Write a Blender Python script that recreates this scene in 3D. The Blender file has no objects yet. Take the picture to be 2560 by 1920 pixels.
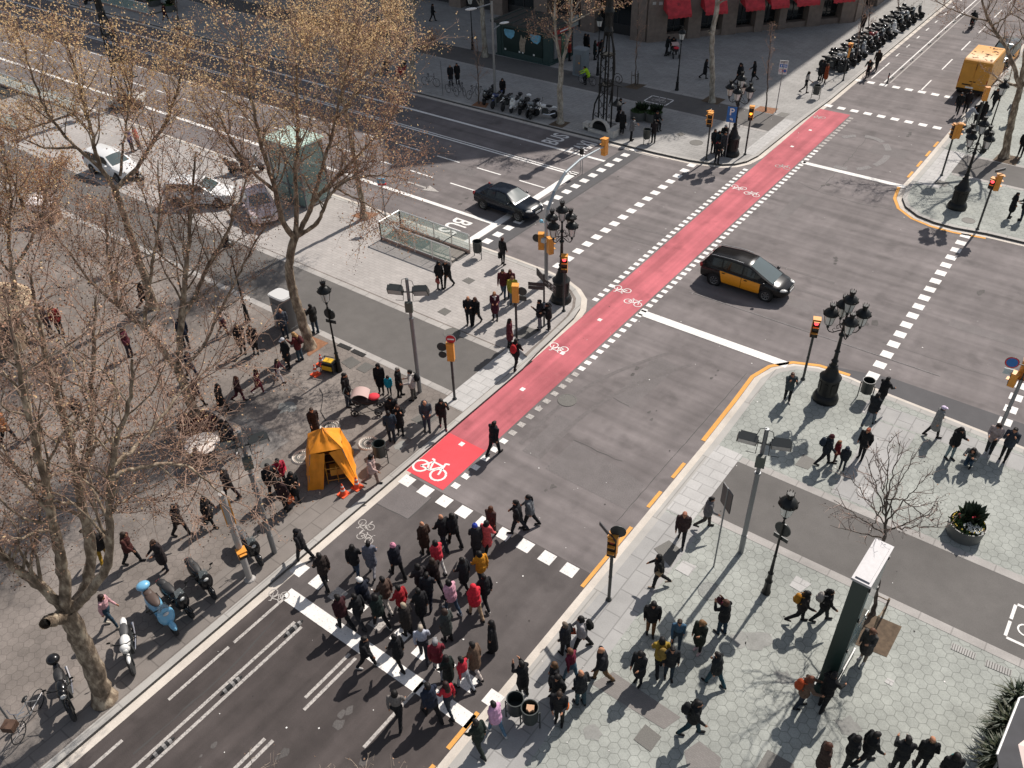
import bpy, bmesh, math, random
import numpy as np
from mathutils import Vector, Matrix
S = bpy.context.scene
COL = S.collection
# ---------------- camera (a window about 23.5 m above the street) ----------------
FPX, PIT, ROL, YAW, HC = 2136.5, 0.670636, -0.031138, -0.657773, 23.5
_fw = Vector((math.sin(YAW)*math.cos(PIT), math.cos(YAW)*math.cos(PIT), -math.sin(PIT)))
_r0 = Vector((math.cos(YAW), -math.sin(YAW), 0)); _u0 = _r0.cross(_fw)
_rt = _r0*math.cos(ROL) + _u0*math.sin(ROL); _up = _rt.cross(_fw)
cd = bpy.data.cameras.new('camera'); cam = bpy.data.objects.new('camera', cd); COL.objects.link(cam)
m = Matrix((_rt, _up, -_fw)).transposed().to_4x4(); m.translation = (0, 0, HC); cam.matrix_world = m
cd.sensor_width = 36; cd.lens = FPX/2560*36; cd.clip_start = .1; cd.clip_end = 1500
S.camera = cam
# ---------------- sky, sun, exposure ----------------
SUN_EL, SUN_AZ = math.radians(47), math.radians(88.0)
W = bpy.data.worlds.new('World'); S.world = W; W.use_nodes = True
nt = W.node_tree; sky = nt.nodes.new('ShaderNodeTexSky'); sky.sky_type = 'NISHITA'; sky.sun_disc = False
sky.sun_elevation = SUN_EL; sky.sun_rotation = math.radians(90)-SUN_AZ
sky.air_density = 1.0; sky.dust_density = 1.0; sky.ozone_density = .6
hs = nt.nodes.new('ShaderNodeHueSaturation'); hs.inputs['Saturation'].default_value = .55; nt.links.new(sky.outputs[0], hs.inputs['Color']); nt.links.new(hs.outputs[0], nt.nodes['Background'].inputs[0]); nt.nodes['Background'].inputs[1].default_value = .082
sl = bpy.data.lights.new('sun', 'SUN'); sl.energy = 4.3; sl.angle = math.radians(.6); sl.color = (1, .93, .86)
sun = bpy.data.objects.new('sun', sl); COL.objects.link(sun)
sd = Vector((math.cos(SUN_EL)*math.cos(SUN_AZ), math.cos(SUN_EL)*math.sin(SUN_AZ), math.sin(SUN_EL)))
sun.rotation_euler = sd.to_track_quat('Z', 'Y').to_euler(); sun.location = sd*60
S.view_settings.view_transform = 'Standard'; S.view_settings.look = 'None'
S.view_settings.exposure = 0.36; S.view_settings.gamma = 1
random.seed(5); RNG = np.random.default_rng(5)
# ---------------- pixel of the photograph -> point in the street ----------------
TL = {1:(0,0,2.593),2:(640,0,2.593),3:(1280,0,2.593),4:(1860,0,2.593),5:(0,640,2.593),6:(640,640,2.593),7:(1280,640,2.593),8:(1860,640,2.593),9:(0,1280,2.593),
 10:(640,1220,2.37),11:(1280,1220,2.37),12:(1860,1220,2.37),'k':(1160,0,6.144),'z':(1500,0,6.144),'s':(1960,0,6.9125),'r':(2240,0,6.9125),'v':(600,280,5.925),
 'c':(400,420,6.9125),'m':(1160,430,6.9125),'e':(940,500,7.373),'p':(300,980,5.183),'y':(2260,220,7.373),'q':(2340,1480,3.77),'w':(100,1180,4.608),'x':(2360,840,4.15),0:(0,0,1.0)}
def px(k, x, y):
    a = TL[k]; return a[0]+x/a[2], a[1]+y/a[2]
def ray(x, y): return _rt*(x-1280) - _up*(y-960) + _fw*FPX
def G(x, y, z=0.0):
    d = ray(x, y); return Vector((0, 0, HC)) + d*((z-HC)/d.z)
def P(k, x, y, z=.12): return G(*px(k, x, y), z)
DIRS = {'N':(0,-1),'NE':(1,-1),'E':(1,0),'SE':(1,1),'S':(0,1),'SW':(-1,1),'W':(-1,0),'NW':(-1,-1)}
def az(k, x, y, d):
    a, b = px(k, x, y); dx, dy = DIRS[d]; v = G(a+dx*25, b+dy*25) - G(a, b); return math.atan2(v.y, v.x)
def onplane(x, y, base, off=0.0):
    """point on the vertical plane through base that faces the street side, moved back by off metres"""
    h = Vector((base.x, base.y)).normalized(); d = ray(x, y)
    t = ((base.x*h.x+base.y*h.y)+off)/(d.x*h.x+d.y*h.y); return Vector((0, 0, HC)) + d*t
# ---------------- helpers ----------------
def lin(h):
    if isinstance(h, str):
        c = [int(h[i:i+2], 16)/255 for i in (0, 2, 4)]
        return tuple(x/12.92 if x <= .04045 else ((x+.055)/1.055)**2.4 for x in c)
    return tuple(h)
_M = {}
def mat(name, col, rough=.6, metal=0.0, noise=0.0, scale=8.0, emit=0.0, spec=.5, coat=0.0, alpha=1.0, trans=0.0, bump=0.0):
    if name in _M: return _M[name]
    c = lin(col); mm = bpy.data.materials.new(name); mm.use_nodes = True; n = mm.node_tree; b = n.nodes['Principled BSDF']
    b.inputs['Base Color'].default_value = (*c, 1); b.inputs['Roughness'].default_value = rough; b.inputs['Metallic'].default_value = metal
    b.inputs['Specular IOR Level'].default_value = spec
    if coat: b.inputs['Coat Weight'].default_value = coat; b.inputs['Coat Roughness'].default_value = .04
    if alpha < 1: b.inputs['Alpha'].default_value = alpha
    if trans: b.inputs['Transmission Weight'].default_value = trans
    if emit: b.inputs['Emission Color'].default_value = (*c, 1); b.inputs['Emission Strength'].default_value = emit
    if noise:
        tc = n.nodes.new('ShaderNodeTexCoord'); no = n.nodes.new('ShaderNodeTexNoise'); no.inputs['Scale'].default_value = scale; no.inputs['Detail'].default_value = 5
        mr = n.nodes.new('ShaderNodeMapRange'); mr.inputs[1].default_value = .3; mr.inputs[2].default_value = .7; mr.inputs[3].default_value = 1-noise; mr.inputs[4].default_value = 1+noise
        mx = n.nodes.new('ShaderNodeMix'); mx.data_type = 'RGBA'; mx.blend_type = 'MULTIPLY'; mx.inputs[0].default_value = 1
        n.links.new(tc.outputs['Object'], no.inputs['Vector']); n.links.new(no.outputs[0], mr.inputs[0])
        mx.inputs[6].default_value = (*c, 1); n.links.new(mr.outputs[0], mx.inputs[7]); n.links.new(mx.outputs[2], b.inputs['Base Color'])
        if bump:
            bp = n.nodes.new('ShaderNodeBump'); bp.inputs['Strength'].default_value = bump; bp.inputs['Distance'].default_value = .02
            n.links.new(no.outputs[0], bp.inputs['Height']); n.links.new(bp.outputs[0], b.inputs['Normal'])
    _M[name] = mm; return mm
def tag(o, label=None, cat=None, group=None, kind=None):
    if label: o['label'] = label
    if cat: o['category'] = cat
    if group: o['group'] = group
    if kind: o['kind'] = kind
    return o
def empty(name, loc, rz=0.0):
    o = bpy.data.objects.new(name, None); COL.objects.link(o); o.location = loc; o.rotation_euler = (0, 0, rz); o.empty_display_size = .2; return o
def thing(name, label, cat, loc, rz=0.0, group=None): return tag(empty(name, loc, rz), label, cat, group)
def copy_tree(o, parent=None):
    c = o.copy(); COL.objects.link(c)
    if parent: c.parent = parent; c.matrix_parent_inverse = o.matrix_parent_inverse.copy()
    for ch in list(o.children): copy_tree(ch, c)
    return c
def dup(o, label, loc, rz=0.0, s=1.0):
    c = copy_tree(o); c['label'] = label; c.location = loc; c.rotation_euler = (0, 0, rz); c.scale = (s, s, s); return c
class MB:
    def __init__(s): s.v = []; s.f = []; s.m = []
    def add(s, vs, fs, mi=0):
        o = len(s.v); s.v += [tuple(v) for v in vs]; s.f += [tuple(i+o for i in f) for f in fs]; s.m += [mi]*len(fs); return s
    def box(s, c, d, rz=0.0, mi=0, tp=1.0, R=None):
        x, y, z = d[0]/2, d[1]/2, d[2]/2; vs = []
        R = R or Matrix.Rotation(rz, 3, 'Z')
        for k, t in ((-1, 1.0), (1, tp)):
            for a, b in ((-1, -1), (1, -1), (1, 1), (-1, 1)): vs.append(Vector(c) + R @ Vector((a*x*t, b*y*t, k*z)))
        return s.add(vs, [(0,3,2,1),(4,5,6,7),(0,1,5,4),(1,2,6,5),(2,3,7,6),(3,0,4,7)], mi)
    def prism(s, poly, z0, z1, mi=0, side=None):
        n = len(poly); vs = [(p[0], p[1], z0) for p in poly] + [(p[0], p[1], z1) for p in poly]
        s.add(vs, [tuple(range(n, 2*n)), tuple(range(n-1, -1, -1))], mi)
        return s.add(vs, [(i, (i+1) % n, n+(i+1) % n, n+i) for i in range(n)], mi if side is None else side)
    def quad(s, *p, mi=0): return s.add(p, [tuple(range(len(p)))], mi)
    def flat(s, poly, z, mi=0): return s.add([(p[0], p[1], z) for p in poly], [tuple(range(len(poly)))], mi)
    def rect(s, x0, y0, x1, y1, z, mi=0): return s.flat([(x0, y0), (x1, y0), (x1, y1), (x0, y1)], z, mi)
    def lathe(s, prof, c=(0, 0, 0), n=16, mi=0, R=None, cap=True, sx=1.0, sy=1.0):
        vs = []; fs = []; R = R or Matrix.Identity(3); c = Vector(c)
        for r, z in prof:
            for i in range(n):
                a = 2*math.pi*i/n; vs.append(c + R @ Vector((r*math.cos(a)*sx, r*math.sin(a)*sy, z)))
        for j in range(len(prof)-1):
            for i in range(n): fs.append((j*n+i, j*n+(i+1) % n, (j+1)*n+(i+1) % n, (j+1)*n+i))
        if cap: fs += [tuple(range(n-1, -1, -1)), tuple(range((len(prof)-1)*n, len(prof)*n))]
        return s.add(vs, fs, mi)
    def tube(s, pts, rad, n=6, mi=0, cap=True):
        pts = [Vector(p) for p in pts]; k = len(pts)
        if not hasattr(rad, '__len__'): rad = [rad]*k
        vs = []; fs = []; ref = None
        for i in range(k):
            d = (pts[min(i+1, k-1)]-pts[max(i-1, 0)])
            d = d.normalized() if d.length > 1e-9 else Vector((0, 0, 1))
            if ref is None: ref = Vector((1, 0, 0)) if abs(d.x) < .9 else Vector((0, 1, 0))
            u = (ref - d*ref.dot(d)); u = u.normalized() if u.length > 1e-6 else d.orthogonal().normalized(); w = d.cross(u); ref = u
            for j in range(n):
                a = 2*math.pi*j/n; vs.append(pts[i] + (u*math.cos(a)+w*math.sin(a))*rad[i])
        for i in range(k-1):
            for j in range(n): fs.append((i*n+j, i*n+(j+1) % n, (i+1)*n+(j+1) % n, (i+1)*n+j))
        if cap: fs += [tuple(range(n-1, -1, -1)), tuple(range((k-1)*n, k*n))]
        return s.add(vs, fs, mi)
    def ell(s, c, r, nu=10, nv=7, mi=0, R=None):
        if not hasattr(r, '__len__'): r = (r, r, r)
        R = R or Matrix.Identity(3); c = Vector(c); vs = [c + R @ Vector((0, 0, -r[2]))]; fs = []
        for j in range(1, nv):
            t = -math.pi/2 + math.pi*j/nv
            for i in range(nu):
                a = 2*math.pi*i/nu; vs.append(c + R @ Vector((r[0]*math.cos(t)*math.cos(a), r[1]*math.cos(t)*math.sin(a), r[2]*math.sin(t))))
        vs.append(c + R @ Vector((0, 0, r[2]))); L = len(vs)-1
        for i in range(nu): fs.append((0, 1+(i+1) % nu, 1+i)); fs.append((L, L-nu+i, L-nu+(i+1) % nu))
        for j in range(nv-2):
            for i in range(nu): fs.append((1+j*nu+i, 1+j*nu+(i+1) % nu, 1+(j+1)*nu+(i+1) % nu, 1+(j+1)*nu+i))
        return s.add(vs, fs, mi)
    def torus(s, c, R1, r, n=20, k=6, mi=0, R=None):
        R = R or Matrix.Identity(3); c = Vector(c); vs = []; fs = []
        for i in range(n):
            a = 2*math.pi*i/n
            for j in range(k):
                b = 2*math.pi*j/k; vs.append(c + R @ Vector(((R1+r*math.cos(b))*math.cos(a), (R1+r*math.cos(b))*math.sin(a), r*math.sin(b))))
        for i in range(n):
            for j in range(k): fs.append((i*k+j, ((i+1) % n)*k+j, ((i+1) % n)*k+(j+1) % k, i*k+(j+1) % k))
        return s.add(vs, fs, mi)
    def build(s, name, mats, parent=None, smooth=False, loc=None):
        me = bpy.data.meshes.new(name); me.from_pydata(s.v, [], s.f)
        if not isinstance(mats, (list, tuple)): mats = [mats]
        for x in mats: me.materials.append(x)
        me.polygons.foreach_set('material_index', s.m)
        if smooth: me.polygons.foreach_set('use_smooth', [True]*len(s.f))
        me.update()
        if smooth == 'auto': me.set_sharp_from_angle(angle=math.radians(38))
        o = bpy.data.objects.new(name, me); COL.objects.link(o)
        if parent: o.parent = parent
        if loc is not None: o.location = loc
        return o
RX = Matrix.Rotation(math.pi/2, 3, 'X'); RY = Matrix.Rotation(math.pi/2, 3, 'Y')
BLK = mat('black_iron', (.009, .010, .010), .42, .1, spec=.35); GRYM = mat('grey_steel', (.22, .23, .24), .45, .6); DKM = mat('dark_steel', (.05, .055, .055), .45, .4)
SIGY = mat('signal_yellow', (.72, .30, .045), .45, noise=.08); WHT = mat('white_paint', (.78, .77, .74), .5); RUB = mat('rubber', (.018, .018, .019), .8)
CHR = mat('chrome', (.6, .6, .62), .15, 1.0); GLS = mat('lamp_glass', (.62, .62, .58), .25, spec=.6); REDL = mat('red_lens', (1, .06, .07), .4, emit=2.2); DKL = mat('dark_lens', (.02, .015, .012), .3)
AMB = mat('amber_lens', (1, .33, .03), .4, emit=2.2)
# ---------------- street surfaces ----------------
def ground_mat(name, base, var=.18, big=.12, fine=60.0, rough=.9, hexs=0.0, grid=None, tint=None, linec=.6, streak=None):
    c = lin(base); mm = bpy.data.materials.new(name); mm.use_nodes = True; n = mm.node_tree; L = n.links.new; b = n.nodes['Principled BSDF']
    b.inputs['Roughness'].default_value = rough; b.inputs['Specular IOR Level'].default_value = .3
    geo = n.nodes.new('ShaderNodeNewGeometry'); pos = geo.outputs['Position']
    def noise(sc, det, lo, hi, stretch=None, lo_in=.3, hi_in=.7):
        t = n.nodes.new('ShaderNodeTexNoise'); t.inputs['Scale'].default_value = sc; t.inputs['Detail'].default_value = det; src = pos
        if stretch:
            mp = n.nodes.new('ShaderNodeMapping'); mp.inputs['Scale'].default_value = stretch; L(pos, mp.inputs[0]); src = mp.outputs[0]
        L(src, t.inputs['Vector']); r = n.nodes.new('ShaderNodeMapRange')
        r.inputs[1].default_value = lo_in; r.inputs[2].default_value = hi_in; r.inputs[3].default_value = lo; r.inputs[4].default_value = hi; L(t.outputs[0], r.inputs[0]); return r.outputs[0]
    def mul(a, bb):
        x = n.nodes.new('ShaderNodeMath'); x.operation = 'MULTIPLY'; L(a, x.inputs[0])
        if isinstance(bb, float): x.inputs[1].default_value = bb
        else: L(bb, x.inputs[1])
        return x.outputs[0]
    k = mul(noise(fine, 3, 1-var, 1+var), noise(.35, 6, 1-big, 1+big)); k = mul(k, noise(2.2, 5, 1-big*.6, 1+big*.6))
    k = mul(k, noise(9, 2, .86, 1.0, lo_in=.2, hi_in=.34))
    for st in (streak or []): k = mul(k, noise(1.0, 4, st[2], st[3], (st[0], st[1], 1), .35, .65))
    if streak: k = mul(k, noise(.8, 3, .80, 1.0, None, .30, .42))
    def vm(op, a, bb=None):
        x = n.nodes.new('ShaderNodeVectorMath'); x.operation = op
        for i, q in enumerate((a, bb)):
            if q is None: continue
            if isinstance(q, tuple): x.inputs[i].default_value = q
            else: L(q, x.inputs[i])
        return x
    if hexs:
        p = vm('MULTIPLY', vm('ADD', pos, (500, 500, 0)).outputs[0], (1/hexs, 1/hexs, 0)).outputs[0]; r = (1, 1.7320508, 1)
        a = vm('SUBTRACT', vm('MODULO', p, r).outputs[0], (.5, .8660254, 0)).outputs[0]
        a2 = vm('SUBTRACT', vm('MODULO', vm('SUBTRACT', p, (.5, .8660254, 0)).outputs[0], r).outputs[0], (.5, .8660254, 0)).outputs[0]
        lt = n.nodes.new('ShaderNodeMath'); lt.operation = 'LESS_THAN'
        L(vm('DOT_PRODUCT', a, a).outputs['Value'], lt.inputs[0]); L(vm('DOT_PRODUCT', a2, a2).outputs['Value'], lt.inputs[1])
        mx = n.nodes.new('ShaderNodeMix'); mx.data_type = 'VECTOR'; L(lt.outputs[0], mx.inputs[0]); L(a2, mx.inputs[4]); L(a, mx.inputs[5])
        g = vm('ABSOLUTE', mx.outputs[1]).outputs[0]; gx = vm('DOT_PRODUCT', g, (1, 0, 0)).outputs['Value']; gd = vm('DOT_PRODUCT', g, (.5, .8660254, 0)).outputs['Value']
        mm_ = n.nodes.new('ShaderNodeMath'); mm_.operation = 'MAXIMUM'; L(gx, mm_.inputs[0]); L(gd, mm_.inputs[1])
        mr = n.nodes.new('ShaderNodeMapRange'); mr.inputs[1].default_value = .448; mr.inputs[2].default_value = .49; mr.inputs[3].default_value = 1; mr.inputs[4].default_value = linec; L(mm_.outputs[0], mr.inputs[0])
        k = mul(k, mr.outputs[0])
        idv = vm('SUBTRACT', p, mx.outputs[1]).outputs[0]; idr = vm('SNAP', vm('ADD', idv, (.01, .01, 0)).outputs[0], (.25, .25, 1)).outputs[0]
        wn = n.nodes.new('ShaderNodeTexWhiteNoise'); wn.noise_dimensions = '3D'; L(idr, wn.inputs[0])
        wr = n.nodes.new('ShaderNodeMapRange'); wr.inputs[3].default_value = .95; wr.inputs[4].default_value = 1.04; L(wn.outputs[0], wr.inputs[0]); k = mul(k, wr.outputs[0])
    if grid:
        br = n.nodes.new('ShaderNodeTexBrick'); mp = n.nodes.new('ShaderNodeMapping'); mp.inputs['Scale'].default_value = (1/grid[0], 1/grid[0], 1)
        mp.inputs['Rotation'].default_value = (0, 0, grid[2] if len(grid) > 2 else 0)
        L(pos, mp.inputs[0]); L(mp.outputs[0], br.inputs[0]); br.inputs['Scale'].default_value = 1; br.inputs['Brick Width'].default_value = 1; br.inputs['Row Height'].default_value = grid[1]
        br.inputs['Mortar Size'].default_value = .025; br.inputs['Mortar Smooth'].default_value = .3; br.inputs['Color1'].default_value = (1, 1, 1, 1); br.inputs['Color2'].default_value = (.9, .9, .9, 1); br.inputs['Mortar'].default_value = (.68, .68, .68, 1)
        rb = n.nodes.new('ShaderNodeRGBToBW'); L(br.outputs[0], rb.inputs[0]); k = mul(k, rb.outputs[0])
    mx = n.nodes.new('ShaderNodeMix'); mx.data_type = 'RGBA'; mx.blend_type = 'MULTIPLY'; mx.inputs[0].default_value = 1; mx.inputs[6].default_value = (*c, 1); L(k, mx.inputs[7])
    L(mx.outputs[2], b.inputs['Base Color']); return mm
def worn(name, col, lo=.42, hi=.56, under=None, rough=.7, sc=14, st=None):
    """road paint worn through in spots"""
    mm = ground_mat(name, col, .07, .08, 30, streak=st); n = mm.node_tree; b = n.nodes['Principled BSDF']; L = n.links.new
    geo = n.nodes.new('ShaderNodeNewGeometry'); t = n.nodes.new('ShaderNodeTexNoise'); t.inputs['Scale'].default_value = sc; t.inputs['Detail'].default_value = 8; t.inputs['Roughness'].default_value = .7
    L(geo.outputs['Position'], t.inputs['Vector']); r = n.nodes.new('ShaderNodeMapRange'); r.inputs[1].default_value = lo-.16; r.inputs[2].default_value = hi-.16; L(t.outputs[0], r.inputs[0])
    src = b.inputs['Base Color'].links[0].from_socket; mx = n.nodes.new('ShaderNodeMix'); mx.data_type = 'RGBA'; L(r.outputs[0], mx.inputs[0])
    mx.inputs[6].default_value = (*(under or (.15, .143, .14)), 1); L(src, mx.inputs[7]); L(mx.outputs[2], b.inputs['Base Color']); return mm
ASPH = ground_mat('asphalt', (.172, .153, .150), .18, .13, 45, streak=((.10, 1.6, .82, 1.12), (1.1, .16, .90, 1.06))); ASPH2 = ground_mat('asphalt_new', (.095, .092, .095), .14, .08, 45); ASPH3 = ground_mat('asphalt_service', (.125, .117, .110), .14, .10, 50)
ASPH4 = ground_mat('asphalt_dimmed', (.070, .059, .056), .18, .16, 45, streak=((1.5, .09, .76, 1.16),)); ASPH5 = ground_mat('asphalt_half_dimmed', (.105, .093, .090), .18, .14, 45, streak=((1.2, .12, .82, 1.10),))  # same asphalt; dimming towards the lower edge of view put into its colour
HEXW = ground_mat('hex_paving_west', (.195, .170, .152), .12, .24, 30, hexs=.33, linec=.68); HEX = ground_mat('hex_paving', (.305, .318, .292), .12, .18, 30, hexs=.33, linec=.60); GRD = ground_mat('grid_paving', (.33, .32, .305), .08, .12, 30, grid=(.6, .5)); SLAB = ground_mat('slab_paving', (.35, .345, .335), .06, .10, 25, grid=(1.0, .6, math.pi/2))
KERB = ground_mat('kerb_granite', (.40, .385, .36), .1, .1, 40, grid=(1.0, 4.0)); GUT = ground_mat('gutter_concrete', (.56, .51, .45), .08, .14, 25); APR = ground_mat('apron_concrete', (.46, .45, .435), .06, .08, 20, grid=(.8, .6))
PWHT = worn('marking_white', (.76, .74, .71), .44, .60); PWORN = worn('marking_white_worn', (.46, .43, .40), .48, .70); PYEL = worn('marking_yellow', (.68, .34, .09), .40, .56); PWW = worn('marking_very_worn', (.25, .235, .23), .55, .75)
PRED = worn('bike_lane_red', (.50, .135, .155), .34, .60, (.38, .135, .14), sc=3, st=((2.2, .07, .78, 1.08), (.5, .5, .85, 1.06))); PRED2 = worn('bike_lane_fresh_red', (.66, .075, .09), .2, .35, (.4, .1, .1), sc=3)
TACT = ground_mat('tactile_paving', (.215, .20, .188), .05, .05, 30, grid=(.12, .5)); IRON = mat('cast_iron', (.12, .115, .105), .7, .2, noise=.25, scale=30)
g = MB(); g.rect(-420, -260, 420, 560, 0, 0); tag(g.build('ground', ASPH), kind='structure')
g = MB(); g.rect(-18.2, -14, -9.2, 9.58, .002); tag(g.build('road_lower_dimmed', ASPH4), kind='structure'); g = MB(); g.rect(-18.2, 9.58, -9.2, 16.55, .002); tag(g.build('road_crossing_dimmed', ASPH5), kind='structure')  # two sheets that step the painted edge dimming down the street
def arc(cx, cy, r, a0, a1, n=10): return [(cx+r*math.cos(math.radians(a0+(a1-a0)*i/n)), cy+r*math.sin(math.radians(a0+(a1-a0)*i/n))) for i in range(n+1)]
E_SW = [(-18.3, -14), (-18.3, 24.5), (-18.45, 25.8), (-18.55, 27.5), (-18.65, 29.2), (-18.85, 30.1), (-19.3, 30.9), (-20.0, 31.45), (-21.0, 31.85), (-22.2, 32.0), (-24.6, 32.08), (-160, 32.08)]
E_SE = [(110, 31.5), (1, 31.5), (-4.6, 31.85), (-6.2, 32.05), (-7.5, 31.98), (-8.4, 31.6), (-9.0, 30.9), (-9.28, 29.9), (-9.2, 28), (-9.14, 24.9), (-9.18, -14)]
E_NW = [(-160, 48.45), (-34, 48.45), (-25, 48.55), (-22.5, 48.72), (-21.5, 48.95), (-20.5, 49.25), (-19.8, 49.8), (-19.35, 50.6), (-19.12, 51.8), (-19.05, 59), (-18.85, 64), (-18.85, 170)]
E_NE = [(-9.85, 170), (-9.8, 55), (-9.85, 52.4), (-9.6, 50.8), (-9.1, 49.8), (-8.2, 49.05), (-7.2, 48.75), (-6.1, 48.72), (-4.5, 49.0), (-2.6, 49.08), (110, 49.3)]
def offset(line, d):
    out = []
    for i, p in enumerate(line):
        a = Vector(line[max(i-1, 0)]); b = Vector(line[min(i+1, len(line)-1)]); t = (b-a).normalized(); out.append((p[0]-t.y*d, p[1]+t.x*d))
    return out
def band(mb, line, d0, d1, z, mi=0, z2=None):
    a = offset(line, d0); b = offset(line, d1)
    for i in range(len(line)-1): mb.quad((*a[i], z), (*a[i+1], z), (*b[i+1], z), (*b[i], z), mi=mi)
ZP = .12
g = MB(); m4 = [HEX, KERB, SLAB]
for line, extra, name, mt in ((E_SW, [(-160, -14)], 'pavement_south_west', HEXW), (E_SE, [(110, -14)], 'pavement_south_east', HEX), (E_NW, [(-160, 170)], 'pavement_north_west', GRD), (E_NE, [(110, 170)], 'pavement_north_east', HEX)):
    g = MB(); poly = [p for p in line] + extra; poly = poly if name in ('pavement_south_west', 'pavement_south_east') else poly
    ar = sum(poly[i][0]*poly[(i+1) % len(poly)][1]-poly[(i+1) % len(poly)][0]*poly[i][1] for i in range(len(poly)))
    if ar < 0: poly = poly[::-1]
    g.prism(poly, -.05, ZP, 0, 1); tag(g.build(name, [mt, mat('kerb_face_shaded', (.09, .085, .08), .9, noise=.2)]), kind='structure')  # kerb sides darker than their granite: unlit shade put into the colour
# kerb stones and the pale gutter strips: the pavement lies to the left of each edge line going this way
kb = MB(); gt = MB()
for line, side in ((E_SW, 1), (E_SE, 1), (E_NW, -1), (E_NE, 1)):
    band(kb, line, .0*side, .26*side, ZP+.004) if side > 0 else band(kb, [p for p in line], -.0, .26, ZP+.004)
for line in (E_SW, E_SE, E_NW, E_NE): band(gt, line, -.30, -.004, .006)
# which side of the line is pavement is tested, not assumed
kb = MB(); gt = MB()
for line, inner in ((E_SW, (-30, 10)), (E_SE, (10, 10)), (E_NW, (-40, 60)), (E_NE, (10, 60))):
    a, b = Vector(line[0]), Vector(line[1]); t = (b-a).normalized(); nrm = Vector((-t.y, t.x)); sgn = 1 if (Vector(inner)-a).dot(nrm) > 0 else -1
    band(kb, line, .002*sgn, .27*sgn, ZP+.004); band(gt, line, -.30*sgn, .0, .006)
tag(kb.build('kerb', KERB), kind='structure'); tag(gt.build('gutter', GUT), kind='structure')
# service lanes of the avenue, level with the pavement
g = MB(); g.rect(-160, 21.42, -19.8, 24.83, ZP+.004); g.rect(-7.85, 21.35, 110, 24.45, ZP+.004); g.rect(-160, 55.9, -20.2, 58.9, ZP+.004); g.rect(-8.2, 55.9, 110, 59.0, ZP+.004)
g.rect(-20.2, 51.5, -20.19, 51.6, ZP+.004)
tag(g.build('service_lane', ASPH3), kind='structure')
g = MB(); g.rect(-19.8, 20.6, -18.6, 25.3, ZP+.008); g.rect(-8.9, 20.6, -7.85, 24.9, ZP+.008); g.rect(-20.15, 51.6, -19.35, 58.6, ZP+.008); g.rect(-9.5, 53.2, -8.2, 59.3, ZP+.008)
tag(g.build('dropped_crossing', APR), kind='structure')
g = MB()
for y in (21.42, 24.83+.34): g.rect(-160, y-.34, -19.85, y-.004, ZP+.008)
for y in (21.35, 24.45+.34): g.rect(-7.8, y-.34, 110, y-.004, ZP+.008)
for y in (55.9, 59.3): g.rect(-160, y-.32, -20.3, y-.004, ZP+.008); g.rect(-8.1, y-.32, 110, y-.004, ZP+.008)
tag(g.build('lane_edging', ground_mat('edging_stone', (.37, .35, .33), .08, .14, 25, grid=(1.0, 4.0))), kind='structure')
# plain slab strips beside the kerbs, corner paving and tactile strips
g = MB(); g.rect(-8.9, -14, -7.4, 20.5, ZP+.003); g.rect(-8.0, 29.2, 40, 31.1, ZP+.003) if False else None
g.flat([(-4.3, 24.9), (-2.9, 24.9), (-2.7, 30.0), (-4.3, 30.0)], ZP+.003)
g.rect(-5, 31.0-.9, 110, 31.1, ZP+.0035)
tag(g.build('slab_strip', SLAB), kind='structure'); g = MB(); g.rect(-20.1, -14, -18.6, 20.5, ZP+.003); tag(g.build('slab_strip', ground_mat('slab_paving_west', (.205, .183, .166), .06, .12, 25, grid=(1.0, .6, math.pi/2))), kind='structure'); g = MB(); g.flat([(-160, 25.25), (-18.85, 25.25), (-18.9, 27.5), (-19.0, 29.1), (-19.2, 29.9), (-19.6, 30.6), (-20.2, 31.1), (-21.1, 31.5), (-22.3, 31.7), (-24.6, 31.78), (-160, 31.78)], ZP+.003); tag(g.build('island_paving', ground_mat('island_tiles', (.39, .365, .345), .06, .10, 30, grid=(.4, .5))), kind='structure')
g = MB(); c = P(5, 1720, 1200); g.rect(c.x-2.2, c.y-1.2, c.x+.8, c.y+.6, ZP+.007); c = P(11, 620, 1180); g.flat([P(11, 470, 1160)[:2], P(11, 600, 1090)[:2], P(11, 1000, 1360)[:2], P(11, 900, 1430)[:2]], ZP+.007)
g.flat([P(11, 1020, 1560)[:2], P(11, 1110, 1500)[:2], P(11, 1240, 1600)[:2], P(11, 1230, 1659)[:2], P(11, 1040, 1659)[:2]], ZP+.007)
tag(g.build('tactile_strip', TACT), kind='structure')
# patches of newer asphalt
g = MB(); g.flat([(-27.5, 31.9), (-25.95, 31.9), (-25.6, 48.3), (-27.1, 48.3)], .003); g.flat([(-4.0, 31.0), (40, 30.6), (40, 33.2), (-4.6, 33.3), (-7.3, 32.6), (-7.2, 32.2)], .0035)
tag(g.build('asphalt_patch', ASPH2), kind='structure')
PAT = ground_mat('asphalt_patch_old', (.158, .143, .140), .22, .12, 30); g = MB()
g.flat([G(*px(7, 215, 1380))[:2], G(*px(7, 400, 1195))[:2], G(*px(7, 860, 1480))[:2], G(*px(7, 760, 1655))[:2]], .0032)
g.flat([G(*px(7, 655, 915))[:2], G(*px(7, 940, 640))[:2], G(*px(7, 1080, 720))[:2], G(*px(7, 770, 985))[:2]], .0033)
for (x0, y0, x1, y1) in ((-13.4, 36.2, -9.6, 37.1), (-14.9, 44.5, -14.2, 48.2), (-3.8, 38.8, 0.5, 39.5), (-24.9, 38.0, -23.6, 41.2), (-15.2, 20.2, -14.3, 22.9), (-13.6, 56.5, -11.2, 58.0), (-16.1, 85, -13.2, 86.6), (-35.5, 39.0, -33.0, 39.9)): g.rect(x0, y0, x1, y1, .0036)
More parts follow.
